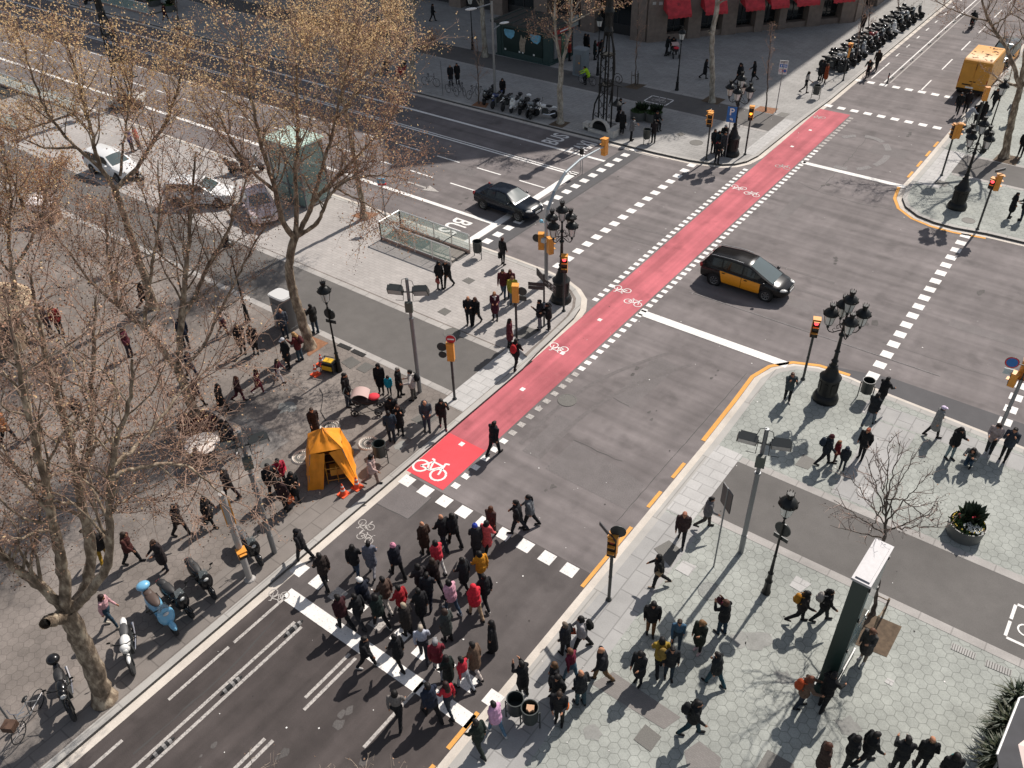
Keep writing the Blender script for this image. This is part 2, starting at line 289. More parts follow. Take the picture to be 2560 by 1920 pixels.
g.flat([G(*px(10, 690, 80))[:2], G(*px(10, 900, 190))[:2], G(*px(10, 1040, 60))[:2], G(*px(10, 860, -60))[:2]], .0034)
tag(g.build('asphalt_patch_old', PAT), kind='structure')
CRK = mat('crack_tar', (.05, .047, .045), .7); g = MB()
def crack(pts, w=.035, z=.0045, jit=.12):
    q = [];
    for i in range(len(pts)-1):
        a, b = Vector(pts[i][:2]), Vector(pts[i+1][:2]); k = max(2, int((b-a).length/.35))
        for j in range(k): q.append(a+(b-a)*(j/k) + Vector((random.uniform(-jit, jit), random.uniform(-jit, jit)))*.5)
    q.append(Vector(pts[-1][:2]))
    for i in range(len(q)-1):
        d = (q[i+1]-q[i]).normalized(); nn = Vector((-d.y, d.x))*w*random.uniform(.3, .7); g.quad((*(q[i]-nn), z), (*(q[i+1]-nn), z), (*(q[i+1]+nn), z), (*(q[i]+nn), z))
crack([P(7, 395, 1195, 0), P(7, 560, 1270, 0), P(7, 715, 1330, 0)]); crack([P(4, 350, 1180, 0), P(4, 480, 1240, 0), P(4, 700, 1310, 0), P(4, 960, 1360, 0)]); crack([P(4, 480, 1240, 0), P(4, 640, 1080, 0), P(4, 800, 890, 0)], .025)
crack([P(10, 690, 80, 0), P(10, 900, 185, 0), P(10, 1040, 60, 0)], .04, jit=.03); crack([P(8, 900, 560, 0), P(8, 1200, 660, 0), P(8, 1659, 800, 0)], .02); crack([P(7, 655, 915, 0), P(7, 760, 975, 0)], .03)
crack([(-27.3, 31.95), (-27.05, 48.3)], .05, jit=.04); crack([(-26.0, 31.95), (-25.7, 48.3)], .05, jit=.04); crack([P(11, 620, 200, 0), P(7, 1520, 760, 0)], .03, jit=.03)
crack([P(9, 870, 1570, 0), P(9, 1130, 1340, 0), P(9, 1500, 1010, 0), P(9, 1780, 700, 0)], .05, jit=.05)
tag(g.build('asphalt_crack', CRK), kind='structure')
# ---------------- painted markings ----------------
bl = MB()
def lx(y): return -18.26-(y-16.6)*.014
def rx(y): return -16.38-(y-16.6)*.0065
for y0, y1, mi in ((16.66, 19.35, 1), (19.35, 62.1, 0)):
    k = max(1, int((y1-y0)/2))
    for i in range(k):
        a = y0+(y1-y0)*i/k; b = y0+(y1-y0)*(i+1)/k; bl.flat([(lx(a), a), (rx(a), a), (rx(b), b), (lx(b), b)], .007, mi)
tag(bl.build('bike_lane', [PRED, PRED2]), kind='structure')
mk = MB(); ZM = .010
def R_(x0, y0, x1, y1, mi=0, z=ZM): mk.rect(min(x0, x1), min(y0, y1), max(x0, x1), max(y0, y1), z, mi)
R_(-16.35, 31.35, -8.75, 31.85); R_(-17.6, 9.58, -9.5, 10.08); R_(-16.4, 52.38, -9.95, 52.78); R_(-28.0, 32.2, -27.5, 43.3)
for i, x in enumerate(np.arange(-17.85, -9.6, .945)): R_(x-.26, 16.0, x+.26, 16.5) if abs(x+18.1) > .1 else None
for x in np.arange(-18.0, -9.3, .95): R_(x-.25, 10.55, x+.25, 11.07, 1 if random.random() < .2 else 0)
y = 32.75
while y < 48.3:
    R_(-22.36, y, -21.86, y+.5); f = (y-32)/16; c = -26.95+f*.5; R_(c-.25, y, c+.25, y+.5); R_(-5.65, y, -5.15, y+.5); R_(-.25, y, .25, y+.5); y += .955
for x in np.arange(-18.6, -10.6, .955): R_(x-.27, 62.75, x+.27, 63.25); R_(x-.27, 69.15, x+.27, 69.65)
# lower street lane lines
for x, a, b, mi in ((-16.47, -14, 9.2, 1), (-16.14, -14, 9.2, 1), (-13.85, 7.2, 9.4, 1), (-14.12, 7.5, 9.4, 1), (-11.55, 7.4, 10.0, 1), (-13.86, 3.6, 6.0, 1), (-14.1, 3.6, 5.9, 1), (-11.55, 2.4, 5.2, 1), (-17.48, 7.5, 9.7, 1), (-17.48, 5.0, 7.3, 1), (-17.48, 2.2, 3.4, 1), (-17.48, -2, .2, 1), (-13.86, -4, -1, 0)): R_(x-.055, a, x+.055, b, mi)
# avenue
for x in np.arange(-160, -28.2, .0+132): pass
R_(-160, 34.72, -28, 35.0); R_(-160, 42.80, -27.5, 42.95); R_(-160, 43.08, -27.5, 43.2); R_(-160, 45.62, -27.1, 45.86); R_(-160, 48.05, -24.4, 48.17, 1)
for k in range(26):
    x = -30.05-k*3.42; R_(x, 37.54, x+1.95, 37.66) if k else None; R_(x, 40.26, x+1.95, 40.38)
mk.flat([(-35.8, 36.14), (-34.2, 36.14), (-34.2, 36.3), (-35.8, 36.3)], ZM, 1); mk.flat([(-34.3, 35.85), (-33.2, 36.22), (-34.3, 36.6)], ZM, 1)
# upper street bike lane
R_(-16.86, 70, -16.76, 170); R_(-16.46, 70, -16.36, 170, 1)
for k in range(24): R_(-18.04, 76.6+k*2.8, -17.94, 77.5+k*2.8)
R_(-17.97, 70.3, -17.87, 74.8); R_(-14.03, 69.8, -13.93, 72.4); R_(-14.03, 75.3, -13.93, 78.3)
for k in range(8): R_(-14.03, 81+k*5.6, -13.93, 83.9+k*5.6)
for k in range(34): R_(-18.8, 73.5+k*1.25, -16.95, 73.6+k*1.25, 3)
# small squares along the red lane
y = 17.0; i = 0
while y < 61.6:
    w = .24; x = rx(y)+.10
    mi = 1 if 20.5 < y < 26 or y > 55 else 0
    R_(x, y, x+.3, y+.27, mi if y > 19 else 0)
    if 31.2 < y < 49.6: R_(lx(y)-.40, y, lx(y)-.10, y+.27, mi)
    y += .52 if y > 24 else .62
for y in (19.0, 23.3, 26.5, 29.8, 54.5, 57.8): R_(lx(y)+.75, y, lx(y)+.95, y+.22)
def ribbon(pts, w, z=ZM+.003, mi=0, closed=False):
    n = len(pts); q = [Vector(p) for p in pts]
    for i in range(n if closed else n-1):
        a, b = q[i], q[(i+1) % n]; d = (b-a).normalized(); nn = Vector((-d.y, d.x))*w/2; e = d*w*.12; z_ = z+.0004*(i % 3)
        mk.quad((*(a-e-nn), z_), (*(b+e-nn), z_), (*(b+e+nn), z_), (*(a-e+nn), z_), mi=mi)
def bike_symbol(c, ang, s=1.0, mi=0, w=.06, z=ZM+.003):
    R2 = Matrix.Rotation(ang, 2); T = lambda x, y: Vector(c[:2]) + R2 @ (Vector((x, y))*s)
    for cx in (-.36, .36): ribbon([T(cx+.25*math.cos(t*math.pi/7), .25+.25*math.sin(t*math.pi/7)) for t in range(14)], w*s, z, mi, True)
    ribbon([T(-.36, .25), T(-.14, .62), T(.26, .62), T(0, .26), T(-.36, .25)], w*s, z, mi); ribbon([T(0, .26), T(-.17, .7), T(-.26, .7)], w*s, z, mi); ribbon([T(.36, .25), T(.24, .76), T(.36, .8)], w*s, z, mi)
for k, x, y, rot, s, mi in ((6, 1185, 1470, 180, 1.15, 0), (7, 700, 230, 0, .95, 0), (7, 800, 290, 180, .95, 0), (7, 285, 610, 0, .95, 0), (3, 1460, 1225, 0, .95, 0), (3, 1565, 1250, 180, .95, 0), (4, 260, 1075, 180, .95, 1), (4, 475, 765, 0, .95, 1), (10, 620, 250, 0, .7, 1), (10, 680, 270, 180, .7, 1), (10, 150, 610, 0, 1.0, 1)):
    if k == 6: bike_symbol(P(k, x, y, 0)+Vector((-.75, 0, 0)), 0, 1.25, mi, .07)
    elif (k, x) == (10, 150): bike_symbol(P(k, x, y, 0), math.radians(200), .6, mi)
    else: bike_symbol(P(k, x, y, 0)+Vector((0, .45 if rot == 0 else -.45, 0)), math.radians(180 if rot == 0 else 0), s*.82, mi, .055)
ribbon([P(10, 610, 275, 0)[:2], P(10, 690, 200, 0)[:2]], .06, mi=1)
def box_mark(x0, y0, x1, y1, z):
    for a, b in (((x0, y0), (x1, y0)), ((x1, y0), (x1, y1)), ((x1, y1), (x0, y1)), ((x0, y1), (x0, y0))):
        A, B = Vector(a), Vector(b); n = max(2, int((B-A).length/.6))
        for i in range(n): ribbon([A+(B-A)*((i+.08)/n), A+(B-A)*((i+.92)/n)], .1, z, 0)
box_mark(2.4, 21.9, 5.2, 23.45, ZP+.010); bike_symbol((3.2, 22.3), 0, .9, 0, z=ZP+.012); bike_symbol((4.4, 22.3), 0, .9, 0, z=ZP+.012)
box_mark(-30.2, 56.3, -28.4, 57.6, ZP+.010); bike_symbol((-29.3, 56.7), 0, .9, 1, z=ZP+.012)
mk2 = MB()
for r_, w_ in ((2.6, .5),):
    c = P(4, 720, 985, 0)
    for i in range(30):
        a0 = math.radians(-100+i*8); a1 = math.radians(-100+(i+1)*8)
        mk.quad((c.x+1.75*math.cos(a0), c.y+2.7*math.sin(a0), ZM), (c.x+1.75*math.cos(a1), c.y+2.7*math.sin(a1), ZM), (c.x+2.15*math.cos(a1), c.y+3.15*math.sin(a1), ZM), (c.x+2.15*math.cos(a0), c.y+3.15*math.sin(a0), ZM), mi=3) if i % 11 not in (3, 4, 8) else None
for (x0, x1, y) in ((-15.2, -3.0, 34.62),): ribbon([(x0, y), (x1, y)], .05, mi=3)
# yellow kerb lines
for line, i0, i1 in ((E_SE, 3, 9), (E_NE, 2, 8)):
    sg = [p for p in line[i0:i1+1]]; a, b = Vector(line[0]), Vector(line[1]); t = (b-a).normalized(); nrm = Vector((-t.y, t.x)); sgn = 1 if (Vector((10, 10 if line is E_SE else 60))-a).dot(nrm) > 0 else -1
    A = offset(sg, -.32*sgn); B = offset(sg, -.50*sgn)
    for i in range(len(sg)-1): mk.quad((*A[i], ZM), (*A[i+1], ZM), (*B[i+1], ZM), (*B[i], ZM), mi=2)
for y0, y1 in ((22.3, 23.3), (20.4, 21.4), (15.9, 19.2), (8.8, 10.2), (6.4, 8.2), (4, 6)): R_(-9.62, y0, -9.48, y1, 2)
for y0 in (54.0, 55.9, 57.8, 59.6): R_(-10.3, y0, -10.15, y0+1.0, 2)
band(mk, E_SW[2:9], -.0, -.16, ZM, 2) if False else None
tag(mk.build('road_markings', [PWHT, PWORN, PYEL, PWW]), kind='structure')
def text_mesh(s, size):
    c = bpy.data.curves.new('t', 'FONT'); c.body = s; c.size = size; c.resolution_u = 3; c.align_x = 'CENTER'; c.offset = size*.018
    o = bpy.data.objects.new('t', c); COL.objects.link(o); dg = bpy.context.evaluated_depsgraph_get(); me = bpy.data.meshes.new_from_object(o.evaluated_get(dg)); bpy.data.objects.remove(o); return me
def put_text(name, s, size, loc, rot, mt, parent=None, sx=1.0, M=None):
    me = text_mesh(s, size); me.name = name; me.materials.clear(); me.materials.append(mt); o = bpy.data.objects.new(name, me); COL.objects.link(o)
    if M is not None: o.matrix_world = M
    else: o.location = loc; o.rotation_euler = rot
    o.scale = (sx, 1, 1)
    if parent: o.parent = parent
    return o
for s, x, y, rz in (('BUS', -30.15, 33.35, -90), ('BUS', -31.25, 47.0, 90), ('TAXI', -28.95, 46.9, 90)):
    tag(put_text('road_lettering', s, 1.75, (x, y, ZM), (0, 0, math.radians(rz)), PWHT, sx=.62 if s == 'BUS' else .5), kind='structure')
# covers and grates set in the ground
def cover(k, x, y, r, label, z, deco=False):
    c = P(k, x, y, z-.004 if z < .05 else ZP); m_ = MB(); m_.lathe([(r, z), (r, z+.012), (r*.9, z+.014), (r*.88, z+.008), (.01, z+.010)], n=28, mi=0)
    if deco:
        for R1, wd in ((r*1.32, .05), (r*.62, .02), (r*.4, .02)): m_.torus((0, 0, z+.012), R1, wd, 28, 4, 1)
        for i in range(24):
            a = i*math.pi/12; m_.box((r*1.12*math.cos(a), r*1.12*math.sin(a), z+.012), (.10, .04, .012), a, 1)
    return tag(m_.build('manhole_cover', [IRON, GUT], loc=(c.x, c.y, 0)), label, 'manhole cover', 'round covers in the ground')
cover(7, 358, 935, .42, 'round iron manhole cover alone in the middle of the crossing', .008)
cover(6, 478, 1112, .30, 'round decorated cover at the feet of the person in the brown coat', ZP, True); cover(6, 730, 1215, .30, 'round decorated cover beside the litter bin near the tent', ZP, True); cover(6, 300, 1305, .30, 'round decorated cover half hidden by the yellow tent', ZP, True)
cover(6, 1270, 500, .42, 'round cover in the pavement near the man and woman in black', ZP); o = cover(11, 1170, 610, .38, 'round patterned cover in the hexagonal paving on the right', ZP); o.data.materials[0] = mat('cover_pale', (.24, .245, .23), .9, noise=.3, scale=25); cover(3, 1195, 925, .45, 'round cover in the shaded corner across the avenue', ZP); cover(4, 1455, 1430, .36, 'round cover beside the tall lamp on the upper right corner', ZP)
def lid(k, pts, label):
    q = [P(k, *p, ZP) for p in pts]; c = sum(q, Vector())/len(q); m_ = MB(); m_.prism([(p.x-c.x, p.y-c.y) for p in q][::-1], ZP-.02, ZP+.012)
    if sum((q[i].x*q[(i+1) % 4].y-q[(i+1) % 4].x*q[i].y) for i in range(4)) > 0: m_ = MB(); m_.prism([(p.x-c.x, p.y-c.y) for p in q], ZP-.02, ZP+.012)
    return tag(m_.build('service_cover', IRON if 'pale' not in label else APR, loc=(c.x, c.y, 0)), label, 'service cover', 'rectangular covers in the pavement')
lid(6, [(1335, 160), (1375, 138), (1422, 158), (1382, 184)], 'square cover in the pavement in front of the red jacketed couple'); lid(6, [(1175, 362), (1222, 335), (1268, 358), (1225, 388)], 'square cover left of the black clad couple')
lid(6, [(550, 690), (620, 650), (680, 690), (612, 733)], 'rectangular cover right of the yellow generator'); lid(6, [(648, 733), (710, 688), (770, 715), (705, 760)], 'dark square cover behind the woman in the black hooded jacket'); lid(6, [(1003, 1062), (1085, 1018), (1180, 1045), (1100, 1105)], 'large dark cover at the feet of the bald man')
lid(6, [(8, 1350), (80, 1310), (125, 1345), (60, 1395)], 'dark cover left of the tall man with his hand at his mouth'); lid(6, [(10, 1460), (80, 1420), (130, 1460), (60, 1512)], 'dark cover below the group beside the tent'); lid(7, [(0, 520), (85, 455), (180, 485), (95, 540)], 'wide dark cover at the feet of the pair on the island tip')
lid(11, [(840, 360), (930, 310), (1000, 365), (940, 470)], 'square cover in front of the man in the brown jacket on the right pavement'); lid(11, [(965, 480), (1015, 430), (1095, 465), (1045, 525)], 'pale square cover between the walking woman and the thin sign pole'); lid(11, [(720, 1490), (790, 1400), (885, 1475), (820, 1565)], 'dark square cover at the bottom of the right pavement'); lid(12, [(268, 578), (310, 520), (400, 570), (335, 618)], 'pale square cover behind the person with the mustard backpack')
lid(8, [(720, 1530), (760, 1490), (845, 1530), (790, 1582)], 'pale square cover in front of the bare sapling'); lid(8, [(330, 1355), (385, 1285), (470, 1330), (415, 1385)], 'dark cover left of the family group'); lid(12, [(75, 1659), (140, 1550), (295, 1640), (290, 1700)], 'dark cover in the lower right corner with a white scrap')
lid(12, [(832, 1150), (850, 1125), (892, 1145), (875, 1175)], 'small pale square cover right of the tall dark totem')
lid(3, [(1065, 870), (1095, 858), (1125, 872), (1092, 885)], 'small cover in the shaded plaza right of the litter bin'); lid(3, [(1715, 745), (1745, 728), (1805, 738), (1775, 758)], 'square cover beside the parking restriction sign'); lid(4, [(1225, 1190), (1255, 1165), (1335, 1185), (1305, 1212)], 'square cover left of the tall lamp in the upper right')
def grate(k, a, b, w, label):
    A = P(k, *a, ZP); B = P(k, *b, ZP); c = (A+B)/2; d = (B-A); Ld = d.length; ang = math.atan2(d.y, d.x); m_ = MB(); m_.box((0, 0, ZP+.004), (Ld, w, .020), mi=0)
    n = int(Ld/.07)
    for i in range(n): m_.box((-Ld/2+(i+.5)*Ld/n, 0, ZP+.018), (Ld/n*.30, w*.9, .010), mi=1)
    o = m_.build('drain_grate', [BLK, mat('grate_bar', (.07, .065, .06), .7, .2)], loc=(c.x, c.y, 0)); o.rotation_euler = (0, 0, ang); return tag(o, label, 'drain grate', 'iron drain grates')
grate(12, (1228, 935), (1372, 1000), .26, 'barred drain grate in the lower right, nearer the totem'); grate(12, (1430, 1035), (1585, 1100), .26, 'barred drain grate in the lower right, nearer the picture edge')
grate(6, (535, 572), (615, 605), .26, 'dark drain grate nearer the plane tree trunk'); grate(6, (625, 612), (705, 648), .26, 'dark drain grate between the lamp and the service lane')
for (k, a, b, lb) in ((6, (1085, 1280), (1150, 1222), 'kerb drain beside the red bike lane below the bald man'), (6, (960, 1388), (1045, 1320), 'barred kerb drain at the start of the bright red patch'), (6, (1640, 790), (1705, 740), 'kerb drain below the man with the red backpack'), (6, (1735, 715), (1790, 670), 'kerb drain right of the man with the red backpack')):
    o = grate(k, a, b, .24, lb); o.location.x = -18.44; o.location.z = -.108
rl = random.Random(77); g = MB()
for _ in range(330):
    x, y = (rl.uniform(-40, 6), rl.uniform(26, 62)) if rl.random() < .6 else (rl.uniform(-18, 6), rl.uniform(4, 32)); e = rl.choice((.012, .02, .02, .035)); a = rl.uniform(0, 3)
    on = x > -9.0 and y < 31.4 or x < -18.9 and y > 48.9 or x > -9.3 and y > 49.5 or x < -18.9 and y < 31.5; z = ZP+.013 if on else .016
    g.flat([(x+e*math.cos(a+t), y+e*math.sin(a+t)) for t in (0, 1.7, 3.1, 4.6)], z, rl.choice((0, 0, 1)))
tag(g.build('litter_specks', [PWHT, mat('speck_dark', (.05, .045, .04), .9)]), kind='stuff')
STN_ = ground_mat('paving_stain', (.15, .14, .125), .2, .2, 20); g = MB()
for k, x, y, r_ in ((11, 700, 1250, .5), (12, 80, 900, .6), (12, 620, 1420, .45), (8, 1000, 1250, .4), (6, 200, 980, .55), (6, 940, 1230, .4), (12, 240, 1130, .35), (11, 1350, 900, .4), (11, 480, 1450, .35)):
    c = P(k, x, y); g.flat([(c.x+r_*rl.uniform(.4, 1)*math.cos(i*.449), c.y+r_*rl.uniform(.4, 1)*math.sin(i*.449)) for i in range(14)], ZP+.0065)
tag(g.build('paving_stain', ground_mat('stain', (.25, .25, .235), .1, .2, 20)), kind='structure')

g = MB()
for (x, y, r_) in ((-12.1, 25.2, .10), (-14.2, 27.4, .14), (-11.0, 29.3, .09), (-13.0, 19.4, .12), (-6.8, 37.2, .2), (-10.4, 41.5, .14), (-3.2, 43.0, .18), (-15.0, 39.6, .12), (-24.0, 35.4, .14), (-25.0, 44.1, .11), (-13.2, 5.6, .16), (-12.6, 3.1, .22), (-15.0, 4.6, .12), (-11.4, 6.6, .14), (-12.9, 7.9, .18), (-15.2, 12.2, .12), (-13.9, 50.4, .2), (-12.2, 60.8, .22), (-31.0, 36.2, .14), (-33.4, 41.4, .12)):
    for j in range(3):
        cx, cy = x+rl.uniform(-.25, .25), y+rl.uniform(-.5, .5); q_ = r_*rl.uniform(.4, 1); g.flat([(cx+q_*rl.uniform(.5, 1.1)*math.cos(i*.628), cy+q_*1.5*rl.uniform(.5, 1.1)*math.sin(i*.628)) for i in range(10)], .0052+.0004*j)
tag(g.build('oil_stain', ground_mat('oil_stain_mat', (.10, .092, .088), .2, .2, 25)), kind='structure')
g = MB()
for (x0, y0, x1, y1, bend) in ((-15.5, 20.5, -13.5, 29.5, .8), (-14.4, 20.3, -12.3, 29.2, .8), (-23, 37.4, -9, 37.9, .3), (-22, 38.9, -9.5, 39.5, .2)):
    a, b = Vector((x0, y0)), Vector((x1, y1)); d = (b-a).normalized(); n_ = Vector((-d.y, d.x)); pts = [a+(b-a)*(i/14)+n_*bend*math.sin(math.pi*i/14) for i in range(15)]
    for i in range(14): w_ = n_*.10; z_ = .0047+(x0+30)*.00001; g.quad((*(pts[i]-w_), z_), (*(pts[i+1]-w_), z_), (*(pts[i+1]+w_), z_), (*(pts[i]+w_), z_))
TY_ = worn('tyre_mark_mat', (.135, .122, .119), .48, .74, (.165, .148, .145), sc=6); tag(g.build('tyre_mark', TY_), kind='structure')
# ---------------- corner building (chamfered) with red awnings ----------------
STN = mat('brown_stone', (.21, .165, .135), .85, noise=.16, scale=2.5, bump=.3); SGL = mat('shop_glass', (.012, .016, .018), .08, spec=.8); AWN = mat('red_awning', (.50, .035, .045), .75, noise=.28, scale=2.5)
FRM = mat('dark_frame', (.03, .03, .03), .5); PLQ = mat('plaque_stone', (.45, .44, .41), .6); STN2 = mat('upper_stone', (.30, .26, .22), .85, noise=.12, scale=1.5)
P0 = Vector((-36.96, 68.6)); PD = Vector((.6484, .7613)); PN = Vector((.7613, -.6484)); CA = math.atan2(PD.y, PD.x); CL = 19.84
BH = 34.0
bld = thing('corner_building', 'large brown stone building with red awnings on its cut corner behind the shaded plaza', 'building', (P0.x, P0.y, 0), CA)
def piers(mb, spans, h, y0, y1, mi=0):
    for a, b in spans: mb.box(((a+b)/2, (y0+y1)/2, h/2), (b-a, y1-y0, h), mi=mi)
SP = [(0, 1.8), (3.75, 4.95), (6.95, 8.3), (10.1, 10.9), (12.4, 13.1), (15.2, 16.55), (18.5, 19.84)]
w = MB(); piers(w, SP, 5.2, 0, .9); w.box((CL/2, 3.2, (BH+5.2)/2), (CL, 6.4, BH-5.2), mi=1); w.box((CL/2, 0, 5.35), (CL+.3, .5, .3)); w.box((CL/2, 4.6, 2.6), (CL, 3.0, 5.2), mi=0)
for a, b in zip(SP[:-1], SP[1:]): w.box(((a[1]+b[0])/2, .55, .3), (b[0]-a[1], .7, .6))
w.build('corner_wall', [STN, STN2], bld)
for a, b in zip(SP[:-1], SP[1:]):
    q = MB(); q.box(((a[1]+b[0])/2, .98, 2.9), (b[0]-a[1]-.1, .06, 4.5)); o = q.build('shop_window', SGL, bld)
    q = MB(); xw = b[0]-a[1]
    for x in (a[1]+.06, (a[1]+b[0])/2, b[0]-.06): q.box((x, .92, 2.9), (.07, .05, 4.5))
    for z in (1.0, 3.6): q.box(((a[1]+b[0])/2, .925, z), (xw-.1, .05, .08))
    q.build('window_frame', FRM, o)
AW = [(1.3, 3.45), (4.7, 6.75), (8.4, 10.2), (10.8, 12.5), (13.2, 15.4), (16.7, 18.8)]
for i, (a, b) in enumerate(AW):
    q = MB(); n = 10; z0, z1 = 2.55, 4.55
    for j in range(n):
        x0, x1 = a+(b-a)*j/n, a+(b-a)*(j+1)/n
        q.quad((x0, -1.25, z0), (x1, -1.25, z0), (x1, -.02, z1), (x0, -.02, z1)); q.quad((x0, -1.25, z0), (x1, -1.25, z0), (x1, -1.25, z0-.22-(.04 if j % 2 else 0)), (x0, -1.25, z0-.22-(.04 if j % 2 else 0)))
    q.add([(a, -1.25, z0), (a, -.02, z0+.25), (a, -.02, z1)], [(0, 1, 2)]); q.add([(b, -1.25, z0), (b, -.02, z0+.25), (b, -.02, z1)], [(0, 2, 1)])
    o = q.build('awning', AWN, bld)
    if i == 0: put_text('awning_number', '11', .3, ((a+b)/2, -.86, 3.22), (math.atan2(z1-z0, 1.23), 0, 0), FRM, o)
for x, z, s in ((.62, 4.15, .62), (.45, 3.35, .30), (1.05, 3.3, .34)):
    q = MB(); q.box((x, -.035, z), (s, .05, s*.75)); q.build('wall_plaque', PLQ, bld)
bld2 = thing('avenue_building', 'long dark fronted building along the far side of the avenue at the top left', 'building', (-37, 68.6, 0), 0)
w = MB(); q2 = MB(); fr = []
w.box((-61, 4.5, (BH+1.6)/2), (122, 7.6, BH-7.6), mi=1); w.box((-61, 6, 2.3), (122, 4, 4.6), mi=0)
xx = 0
while xx > -120:
    w.box((xx-.9, .45, 2.3), (1.5, .9, 4.6)); xx -= 5.2
w.box((-61, .3, 4.75), (122, 1.0, .3))
w.build('avenue_wall', [STN, STN2], bld2); xx = -1.65
while xx > -118:
    q = MB(); q.box((xx-1.85, 1.0, 2.3), (3.7, .06, 4.5)); o = q.build('shop_window', SGL, bld2)
    q = MB(); q.box((xx-1.85, .94, 2.2), (.08, .05, 4.4)); q.box((xx-1.85, .945, .5), (3.6, .05, 1.0)); q.build('window_frame', FRM, o); xx -= 5.2
# side street wing of the corner building
w = MB(); bl3 = thing('side_street_building', 'stone building further up the side street behind the parked motorbikes', 'building', (-24.0, 83.9, 0), math.pi/2)
for a in range(0, 84, 6): w.box((a+1.1, .45, 2.5), (2.2, .9, 5.0))
w.box((43, 3.6, (BH+5)/2), (86, 5.4, BH-5), mi=1); w.box((43, .1, 5.15), (86, 1.0, .3)); w.box((43, 4.6, 2.5), (86, 3, 5)); w.box((43, -.6, BH-.2), (86, 2.2, .4), mi=1)
w.build('side_wall', [STN, STN2], bl3)
for a in range(0, 78, 6):
    q = MB(); q.box((a+4.1, 1.0, 2.4), (3.8, .06, 4.6)); q.build('shop_window', SGL, bl3)
# ---------------- glazed metro stair on the near island ----------------
MGL = mat('stair_glass', (.62, .80, .72), .08, alpha=.24, spec=.6); ALU = mat('aluminium_rail', (.72, .71, .68), .35, .6); SHD = mat('stair_shaft', (.045, .043, .04), .9); STP = mat('stair_step', (.30, .27, .24), .9)
def metro(x0, x1, y0, y1, label, h=1.12, npan=4):
    cx, cy = (x0+x1)/2, (y0+y1)/2; t = thing('metro_entrance', label, 'metro entrance', (cx, cy, ZP)); lx_, ly = x1-x0, y1-y0
    q = MB(); hx, hy = lx_/2, ly/2
    q.rect(-hx+.1, -hy+.1, hx-.1, hy-.1, .014, 0)
    q.build('stair_floor', SHD, t)
    q = MB()
    n = int(lx_*.5/.32)
    for i in range(n): q.box((hx-.35-i*.32, .1, .02+.0*i+ (n-i)*.004), (.30, ly-.55, .02+ .05*(n-i)/n))
    q.build('stairs', STP, t)
    q = MB(); sk = STN
    for s in (-1, 1): q.box((0, s*(hy-.04), .09), (lx_, .10, .18))
    q.box((-hx+.04, 0, .09), (.10, ly-.2, .18)); q.build('stone_plinth', mat('plinth_stone', (.30, .21, .18), .8, noise=.15), t)
    segs = [((-hx, s*hy), (hx, s*hy), npan) for s in (-1, 1)]+[((-hx, -hy), (-hx, hy), 1)]
    for (a, b, np_) in segs:
        A, B = Vector((*a, 0)), Vector((*b, 0))
        for i in range(np_):
            p, r = A+(B-A)*(i/np_), A+(B-A)*((i+1)/np_); d = (r-p).normalized()*.05; p, r = p+d, r-d
            q = MB(); nn = Vector((-d.y, d.x, 0)).normalized()*.012; z0, z1 = .19, h-.04
            q.add([p-nn+Vector((0,0,z0)), r-nn+Vector((0,0,z0)), r+nn+Vector((0,0,z0)), p+nn+Vector((0,0,z0)), p-nn+Vector((0,0,z1)), r-nn+Vector((0,0,z1)), r+nn+Vector((0,0,z1)), p+nn+Vector((0,0,z1))], [(0,3,2,1),(4,5,6,7),(0,1,5,4),(1,2,6,5),(2,3,7,6),(3,0,4,7)])
            q.build('glass_panel', MGL, t)
        for i in range(np_+1):
            p = A+(B-A)*(i/np_); q = MB(); q.box((p.x, p.y, h/2), (.06, .06, h-.06)); q.build('post', ALU, t)
        q = MB(); q.tube([A+Vector((0,0,h)), B+Vector((0,0,h))], .04, 8); q.build('handrail', ALU, t)
        q = MB(); q.tube([A+Vector((0,0,.2)), B+Vector((0,0,.2))], .022, 6); q.build('handrail', ALU, t)
    q = MB(); q.tube([(hx-.8, -hy+.15, h-.1), (hx-.8, hy-.15, h-.1)], .025, 6)
    for i in range(13): q.tube([(hx-1.6, -hy+.15+i*.07, .2), (hx-1.6, -hy+.15+i*.07, .85)], .012, 5)
    q.build('folding_gate', DKM, t); return t
metro(-31.85, -26.75, 29.62, 31.25, 'glass walled metro stair with pale rails on the island, nearest the dark car')
metro(-80.5, -64.6, 26.4, 31.0, 'larger glass walled metro stair at the left edge behind the bare crowns', 1.15, 5)
metro(-92, -83, 50.2, 53.4, 'glass walled metro stair across the avenue at the top left', 1.1, 4)
# lift kiosk
lf = thing('glass_lift', 'tall glass lift tower with a pale green roof standing on the island among branches', 'lift', (-39.4, 30.75, ZP)); LGL = mat('lift_glass', (.30, .42, .38), .1, alpha=.55, spec=.8)
q = MB()
for a, b in ((-1.3, -.95), (1.3, -.95), (1.3, .95), (-1.3, .95), (0, -.95), (0, .95)): q.box((a, b, 1.95), (.09, .09, 3.9))
for z in (.12, 1.3, 3.75): q.box((0, -.95, z), (2.6, .07, .09)); q.box((0, .95, z), (2.6, .07, .09)); q.box((-1.3, 0, z), (.07, 1.9, .09)); q.box((1.3, 0, z), (.07, 1.9, .09))
q.build('lift_frame', GRYM, lf)
for s in (-1, 1):
    for a in (-.65, .65): q = MB(); q.box((a, s*.93, 1.95), (1.2, .03, 3.6)); q.build('glass_wall', LGL, lf)
    q = MB(); q.box((s*1.28, 0, 1.95), (.03, 1.8, 3.6)); q.build('glass_wall', LGL, lf)
q = MB(); q.box((0, 0, 3.9), (3.0, 2.2, .10)); q.box((0, 0, 3.97), (2.8, 2.0, .04)); q.build('lift_roof', mat('green_glass_roof', (.52, .66, .58), .25, noise=.1, scale=3), lf)
